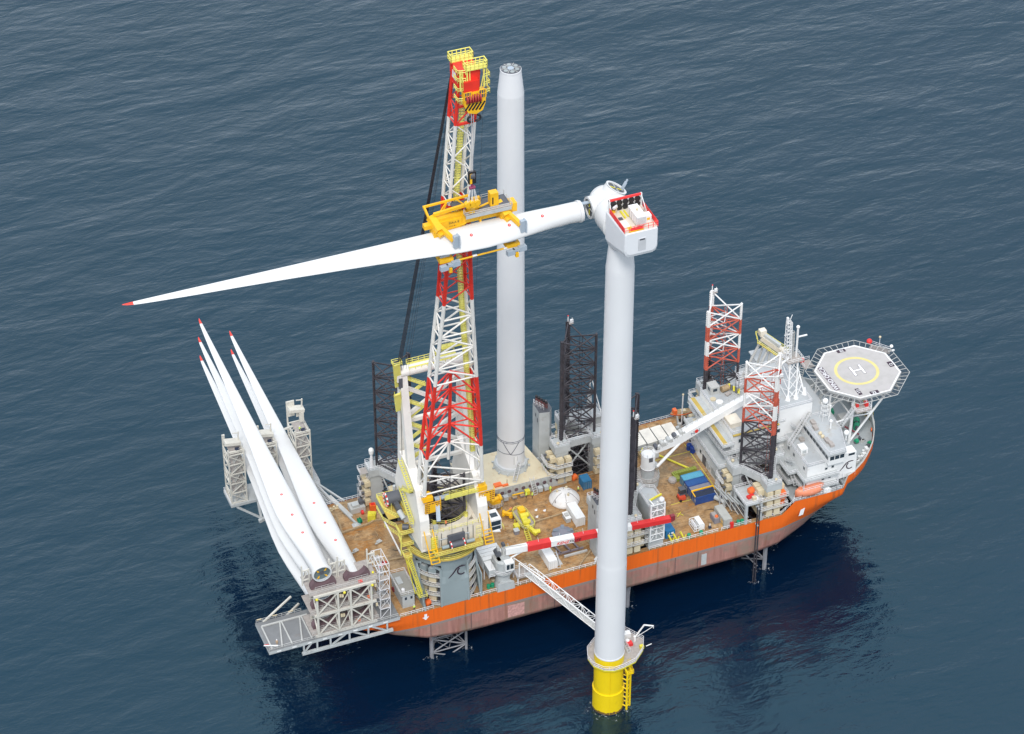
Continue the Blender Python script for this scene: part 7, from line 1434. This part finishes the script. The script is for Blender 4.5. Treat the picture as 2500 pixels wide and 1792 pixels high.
small('deck_winch', 'white fitting like a small davit by the rail near the turbine tower', 'davit', lambda q: (q.beam((60.2, -23.4, D), (61.8, -23, D+3.2), .3, .3, white), q.beam((62.6, -23.4, D), (61.8, -23, D+3.2), .3, .3, white), q.beam((60.8, -22, D), (62.4, -22.4, D+2.8), .25, .25, white), q.beam((60.2, -23.2, D+1.4), (62.6, -23.2, D+1.4), .2, .2, white)), (61.4, -23, D))
# hatch covers behind the white crane
hc = thing('hatch_covers', 'row of four cream white covers along the far rail behind the white crane', 'covers', (95, 15.5, D))
for i in range(4): q = MB(); x = 88.0+i*3.3; q.prism([(x, 13.0), (x+3.0, 13.2), (x+3.0, 19.2), (x, 19.0)], D+.2, D+2.6, lgrey, top=mat('cover_cream', (.76, .72, .64), .6)); q.build('cover_panel', hc)
small('green_bin', 'green box beside the leftmost cream cover', 'bin', lambda q: (q.bx(85.6, 87.6, 12.4, 15, D, D+2.2, green), q.bx(85.5, 87.7, 12.3, 15.1, D+2.2, D+2.3, green)), (86.6, 13.8, D))
small('brown_skid', 'brown machine skid below the row of cream covers', 'machine skid', lambda q: (q.bx(88, 91.4, 10.6, 12.6, D, D+1.3, plankw), q.bx(88.4, 90.8, 11, 12.2, D+1.3, D+1.8, grating)), (89.6, 11.6, D))
# grey hut at the starboard quarter
hut = thing('deck_hut', 'grey two-level deck hut with railed roof near the pedestal', 'hut', (10.4, -16.8, D))
q = MB(); q.prism([(8.7, -21.0), (11.9, -21.0), (11.9, -12.8), (8.7, -12.8)], D, 25, lgrey, top=mat('hut_roof', (.30, .29, .26), .8)); q.prism([(8.2, -21.4), (12.4, -21.4), (12.4, -12.4), (8.2, -12.4)], 25, 25.15, lgrey, top=mat('hut_roof', (.30, .29, .26), .8)); q.build('wall', hut)
for x in (9.6, 11.1): q = MB(); q.bx(x-.25, x+.25, -21.06, -21, 23.2, 24, glass); q.bx(x-.32, x+.32, -21.03, -20.99, 23.13, 24.07, cgrey); q.build('window', hut)
q = MB(); q.rail([(8.3, -21.3, 25.15), (12.3, -21.3, 25.15), (12.3, -12.5, 25.15), (8.3, -12.5, 25.15)], railw, closed=True, r=.06); q.build('railing', hut); q = MB(); q.bx(9, 10.4, -17, -14.4, 25.15, 25.4, lgrey); q.lathe((9.4, -19.6, 25.15), [(.5, 0), (.5, .6), (.2, .8)], railw, n=12); q.build('roof_vent', hut)

# ------------------------------------------------------------------ BOATS
lf = thing('lifeboat', 'pale orange enclosed lifeboat hanging under the bridge wing gallery', 'lifeboat', (121.8, -23.2, 24))
def boat(q, L_, W_, H_, c, ax, m, deck=None, canopy=True):
    c = Vector(c); ax = Vector(ax).normalized(); sd_ = Vector((-ax.y, ax.x, 0)); secs = []
    NS = 10
    for i in range(NS+1):
        t = -1+2*i/NS; wf = (1-abs(t)**2.6)**.7 if abs(t) < 1 else 0.02; zf = .18*abs(t)**2; k = len(q.v)
        pr = [(0, 0), (.55, .1), (.9, .38), (1, .55)]+([(.92, .8), (.6, 1.0), (0, 1.06)] if canopy else [(.86, .55), (.8, .4), (0, .36)])
        pts = [(y, z) for y, z in pr]+[(-y, z) for y, z in pr[-2:0:-1]]
        for y, z in pts: q.v.append(c+ax*t*L_/2+sd_*y*W_/2*max(.04, wf)+Vector((0, 0, (z*(1-.25*abs(t)**3)+zf)*H_)))
        secs.append((k, len(pts)))
    for (k0, n), (k1, _) in zip(secs, secs[1:]):
        for j in range(n): e = (j+1) % n; q.face((k0+j, k0+e, k1+e, k1+j), (deck if (deck and not canopy and 3 <= j <= 7) else m), True)
    q.face([secs[0][0]+j for j in range(n-1, -1, -1)], m); q.face([secs[-1][0]+j for j in range(n)], m)
q = MB(); boat(q, 8.4, 3.2, 3.0, (121.6, -22.9, 23.9), (1, 0, 0), lorange); q.build('boat_hull', lf)
q = MB(); q.tube((117.6, -22.9, 25.4), (125.6, -22.9, 25.4), 1.63, lorange, n=4) if False else q.bx(118.6, 119.8, -23.4, -22.4, 26.6, 27.2, lorange); q.bx(118.9, 119.0, -24.2, -24.15, 25.2, 25.6, glass); q.build('helm_cupola', lf)
q = MB(); q.bx(126.0, 127.4, -24.0, -23.2, 23.9, 25.2, white); q.tube((126.2, -23.6, 25), (124.6, -23.2, 25.6), .2, white); q.tube((117.4, -22.6, 23.9), (117.8, -22.8, 26), .2, white); q.build('davit', lf)
rb = thing('rescue_boat', 'small bright orange rescue boat on a davit beside the far forward leg', 'rescue boat', (104.6, 19.8, 24))
q = MB(); boat(q, 6.6, 2.6, 1.5, (104.6, 20.2, 24.0), (1, -.15, 0), orange, deck=plankw, canopy=False); q.build('boat_hull', rb); q = MB(); q.bx(102.0, 103.0, 19.8, 21.2, 24.8, 26.0, orange); q.bx(104.2, 105.6, 19.6, 20.6, 24.7, 25.4, beige); q.build('console', rb)
q = MB(); q.tube((104.2, 19.4, D), (104.2, 19.2, 31.5), .2, railw); q.sphere((104.2, 19.2, 31.6), .3, beige); q.beam((103, 18.4, D), (103, 20, 24.2), .4, .4, lgrey); q.beam((106, 18.2, D), (106, 19.6, 24.2), .4, .4, lgrey)
for i in range(6): q.box((101.6+i*1.1, 16.4+(i % 2)*1.2, D+1.4), (.9, .9, 2.8), [lgrey, railg, dgrey][i % 3], rz=i)
q.rail([(100.8, 15.4, D+1), (107, 15, D+1)], railw, r=.07); q.build('davit', rb)
for i, (x, y, lb) in enumerate(((106.1, -19.7, 'orange fabric float on the raised stowage platform'), (113.4, -23.2, 'orange raft cradle above the blue barrel, upper one'), (113.8, -21.8, 'orange raft cradle above the blue barrel, lower one'))):
    zz = (27, 26.2, 23)[i]; small('life_raft', lb, 'life raft', lambda q: (q.box((x, y, zz+.9), (1.8, 1.6, 1.7), orange) if i else q.lathe((x, y, zz+.8), [(.6, -.8), (1.0, -.5), (1.0, .5), (.6, .8)], orange, axis=(1, .3, 0), n=14), q.bx(x-.9, x+.9, y-.8, y+.8, zz-.1, zz+.02, lgrey)), (x, y, zz), 'life rafts')
small('red_crate', 'red and white crates on the raised stowage platform', 'crate', lambda q: (q.box((105.2, -21.3, 27.35), (2.0, 1.0, .7), redp, rz=.2), q.box((106.4, -22.4, 27.3), (1.0, 1.0, .6), wcloth)), (105.4, -21.6, 27))

# ------------------------------------------------------------------ PEOPLE
def person_mesh(name, pose=0):
    """joint skeleton grown with a skin surface; faces -y"""
    J = {}; E_ = []; Rr = {}
    def add(n, p, r, par=None):
        J[n] = Vector(p); Rr[n] = r
        if par: E_.append((par, n))
    st_ = .12
    add('pelvis', (0, 0, .95), .15); add('waist', (0, 0, 1.12), .14, 'pelvis'); add('chest', (0, 0, 1.34), .17, 'waist'); add('neck', (0, 0, 1.5), .07, 'chest'); add('head', (0, -.01, 1.62), .10, 'neck'); add('crown', (0, 0, 1.74), .09, 'head'); add('nose', (0, -.11, 1.63), .02, 'head')
    for s, n in ((-1, 'l'), (1, 'r')):
        f = s*st_ if pose else 0
        add('hip'+n, (s*.1, 0, .9), .11, 'pelvis'); add('knee'+n, (s*.11, f*.9-.02, .5), .075, 'hip'+n); add('ank'+n, (s*.12, f, .1), .05, 'knee'+n); add('toe'+n, (s*.13, f-.16, .05), .045, 'ank'+n)
        add('sh'+n, (s*.2, 0, 1.42), .08, 'chest'); add('el'+n, (s*.27, -.03 if pose < 2 else -.12, 1.14), .05, 'sh'+n); add('wr'+n, (s*.26, -.10 if pose < 2 else -.34, .92 if pose < 2 else 1.12), .034, 'el'+n)
        w = J['wr'+n]; d = (w-J['el'+n]).normalized(); add('palm'+n, w+d*.07, .03, 'wr'+n)
        for k in range(4): b1 = J['palm'+n]+Vector((0, (k-1.5)*.02, 0)); add('f%d%s' % (k, n), b1+d*(.045+.008*(1.5-abs(k-1.5)))+Vector((0, (k-1.5)*.004-.008, 0)), .009, 'palm'+n); add('g%d%s' % (k, n), J['f%d%s' % (k, n)]+d*.03+Vector((-s*.012, -.005, 0)), .008, 'f%d%s' % (k, n))
        add('th'+n, J['palm'+n]+Vector((-s*.02, -.045, 0))+d*.01, .01, 'palm'+n)
    me = bpy.data.meshes.new(name); ks = list(J); me.from_pydata([tuple(J[k]) for k in ks], [(ks.index(a), ks.index(c)) for a, c in E_], []); ob = bpy.data.objects.new(name, me); scene.collection.objects.link(ob)
    md = ob.modifiers.new('skin', 'SKIN'); md.use_smooth_shade = True
    for i, k in enumerate(ks): me.skin_vertices[0].data[i].radius = (Rr[k], Rr[k]); 
    me.skin_vertices[0].data[0].use_root = True
    ob.modifiers.new('sub', 'SUBSURF').levels = 1
    bpy.context.view_layer.update(); out_me = bpy.data.meshes.new_from_object(ob.evaluated_get(bpy.context.evaluated_depsgraph_get())); bpy.data.objects.remove(ob); return out_me
BODY = [person_mesh('person_body', p) for p in (0, 1, 2)]
def person(label, x, y, z, rz, top, legs, helm, pose=1, group=None):
    o = thing('person', label, 'person', (x, y, z), group)
    me = BODY[pose].copy(); me.materials.clear()
    for m_ in (top, legs, skin): me.materials.append(m_)
    for pg in me.polygons: c = pg.center; pg.material_index = 2 if (c.z > 1.48 or (abs(c.x) > .2 and (c.z < .93 if pose < 2 else c.y < -.33))) else (0 if c.z > .93 else 1)
    body = bpy.data.objects.new('body', me); scene.collection.objects.link(body); body.parent = o
    q = MB(); q.lathe((0, 0, 1.66), [(.155, 0), (.135, .03), (.125, .1), (.08, .16), (.01, .18)], helm, n=14); hm = q.build('helmet', None); hm.parent = o; hm.location = (0, 0, 0)
    if top is hivis or top is ocloth:
        q = MB(); q.lathe((0, 0, 1.0), [(.20, 0), (.22, .25), (.23, .42), (.12, .5)], top, n=12, capb=False, capt=False); hm = q.build('jacket', None); hm.parent = o; hm.location = (0, 0, 0); hm.scale = (1, .8, 1)
        q = MB(); q.lathe((0, 0, 1.16), [(.222, 0), (.224, .05)], wcloth, n=12, capb=False, capt=False); hm = q.build('reflective_band', None); hm.parent = o; hm.scale = (1.02, .82, 1)
    else:
        q = MB(); q.lathe((0, 0, 1.0), [(.20, 0), (.22, .25), (.22, .42), (.12, .5)], top, n=12, capb=False, capt=False); hm = q.build('jacket', None); hm.parent = o; hm.scale = (1, .8, 1)
    o.rotation_euler = (0, 0, rz); o.scale = (1.06, 1.06, 1.06); return o
person('person in yellow jacket and dark trousers left of the grillage steps', 53.7, 7.2, D, .4, hivis, navy, hivis)
person('person in yellow jacket and dark trousers at the foot of the grillage steps', 55.2, 6.6, D, 3.6, hivis, navy, hivis, 2)
person('person all in yellow workwear right of the grillage steps', 60.6, 7.2, D, .1, hivis, hivis, hivis, 2)
person('person in yellow vest between the dome and the small blue container', 67.4, 4.4, D, 2.0, hivis, navy, wcloth)
person('person in orange suit standing on the crane slewing deck', 20.0, -22.9, 45.95, 2.6, ocloth, navy, ocloth, 2)
person('person in yellow vest by the rail in front of the grey hut', 11.2, -22.6, D, 0, hivis, navy, wcloth, 0)
person('person in green yellow jacket high on the rightmost blade support tower', .6, 34.0, 38.9, .5, hivis, navy, wcloth, 2)
person('person in white clothes at the left corner of the far stern platform', -18.9, 38.6, 20.6, .8, wcloth, wcloth, orange)
person('person in yellow jacket on the upper level of the root rack', -.2, -23.4, 29.7, .3, hivis, navy, wcloth, 0)
person('person in pale clothing at the tip of the near stern platform', -25.4, -23.6, 22.2, -.5, mat('cloth_tan', (.5, .35, .22)), mat('cloth_tan', (.5, .35, .22)), wcloth, 0)
fm = bpy.data.materials.new('sea_foam'); fm.use_nodes = True; t_ = fm.node_tree; pb = t_.nodes['Principled BSDF']; pb.inputs['Base Color'].default_value = (.75, .8, .82, 1); pb.inputs['Roughness'].default_value = .8
tc_ = t_.nodes.new('ShaderNodeTexCoord'); nz = t_.nodes.new('ShaderNodeTexNoise'); nz.inputs['Scale'].default_value = 1.1; nz.inputs['Detail'].default_value = 8; nz.inputs['Roughness'].default_value = .75; rp = t_.nodes.new('ShaderNodeValToRGB'); rp.color_ramp.elements[0].position = .56; rp.color_ramp.elements[1].position = .72
t_.links.new(tc_.outputs['Object'], nz.inputs['Vector']); t_.links.new(nz.outputs['Fac'], rp.inputs[0]); t_.links.new(rp.outputs[0], pb.inputs['Alpha'])
for i, (x, y, r_) in enumerate(((110.7, -21.2, 2.4), (106, -13, 2.6), (115.5, -13, 2.6), (105.9, -25, 1.2), (TX, TY-1, 5.0), (16.4, -20.2, 1.8), (26, -20.2, 1.8), (70.9, -21.2, 2.0))):
    q = MB(); n = 24; pts = [(x+r_*(1+.25*math.sin(3*k+i)+.15*math.sin(7*k))*math.cos(2*math.pi*k/n)*1.2, y+r_*(1+.2*math.sin(2*k+i))*math.sin(2*math.pi*k/n)) for k in range(n)]; k0 = len(q.v)
    for p in pts: q.v.append(Vector((p[0], p[1], .03)))
    q.face(list(range(n)), fm); f_ = q.build('foam', None, (x, y, .03)); f_['kind'] = 'stuff'

# hoses, slings and loose gear on the cargo deck
rh = random.Random(11)
HOSES = [((30, 4), 'black', 'long black hose curling over the open deck aft of the yellow tool'), ((6, 8), 'brown', 'brown cable curving over the aft deck beside the blades'), ((14, 1), 'black', 'thin black cable looping across the aft deck left of the pedestal'),
         ((86, 3), 'black', 'black hose lying near the white crane pedestal'), ((80, -10), 'brown', 'brown sling curled on the deck right of the grey tower'), ((40, -9), 'yellow', 'yellow hose lying behind the striped crane'), ((96, -15), 'black', 'black cable between the open-top container and the grey container')]
for (x, y), c_, lb in HOSES:
    q = MB(); p = Vector((x, y, D+.1)); a_ = rh.uniform(0, 6.28); m_ = {'black': black, 'brown': plankw, 'yellow': yellow}[c_]
    for k in range(22):
        a_ += rh.uniform(-.7, .8)*.7; n_ = p+Vector((math.cos(a_), math.sin(a_), 0))*.5; q.tube(p, n_, .07, m_, n=5, cap=False); p = n_
    tag(q.build('deck_hose', None, (x, y, D)), lb, 'hose')
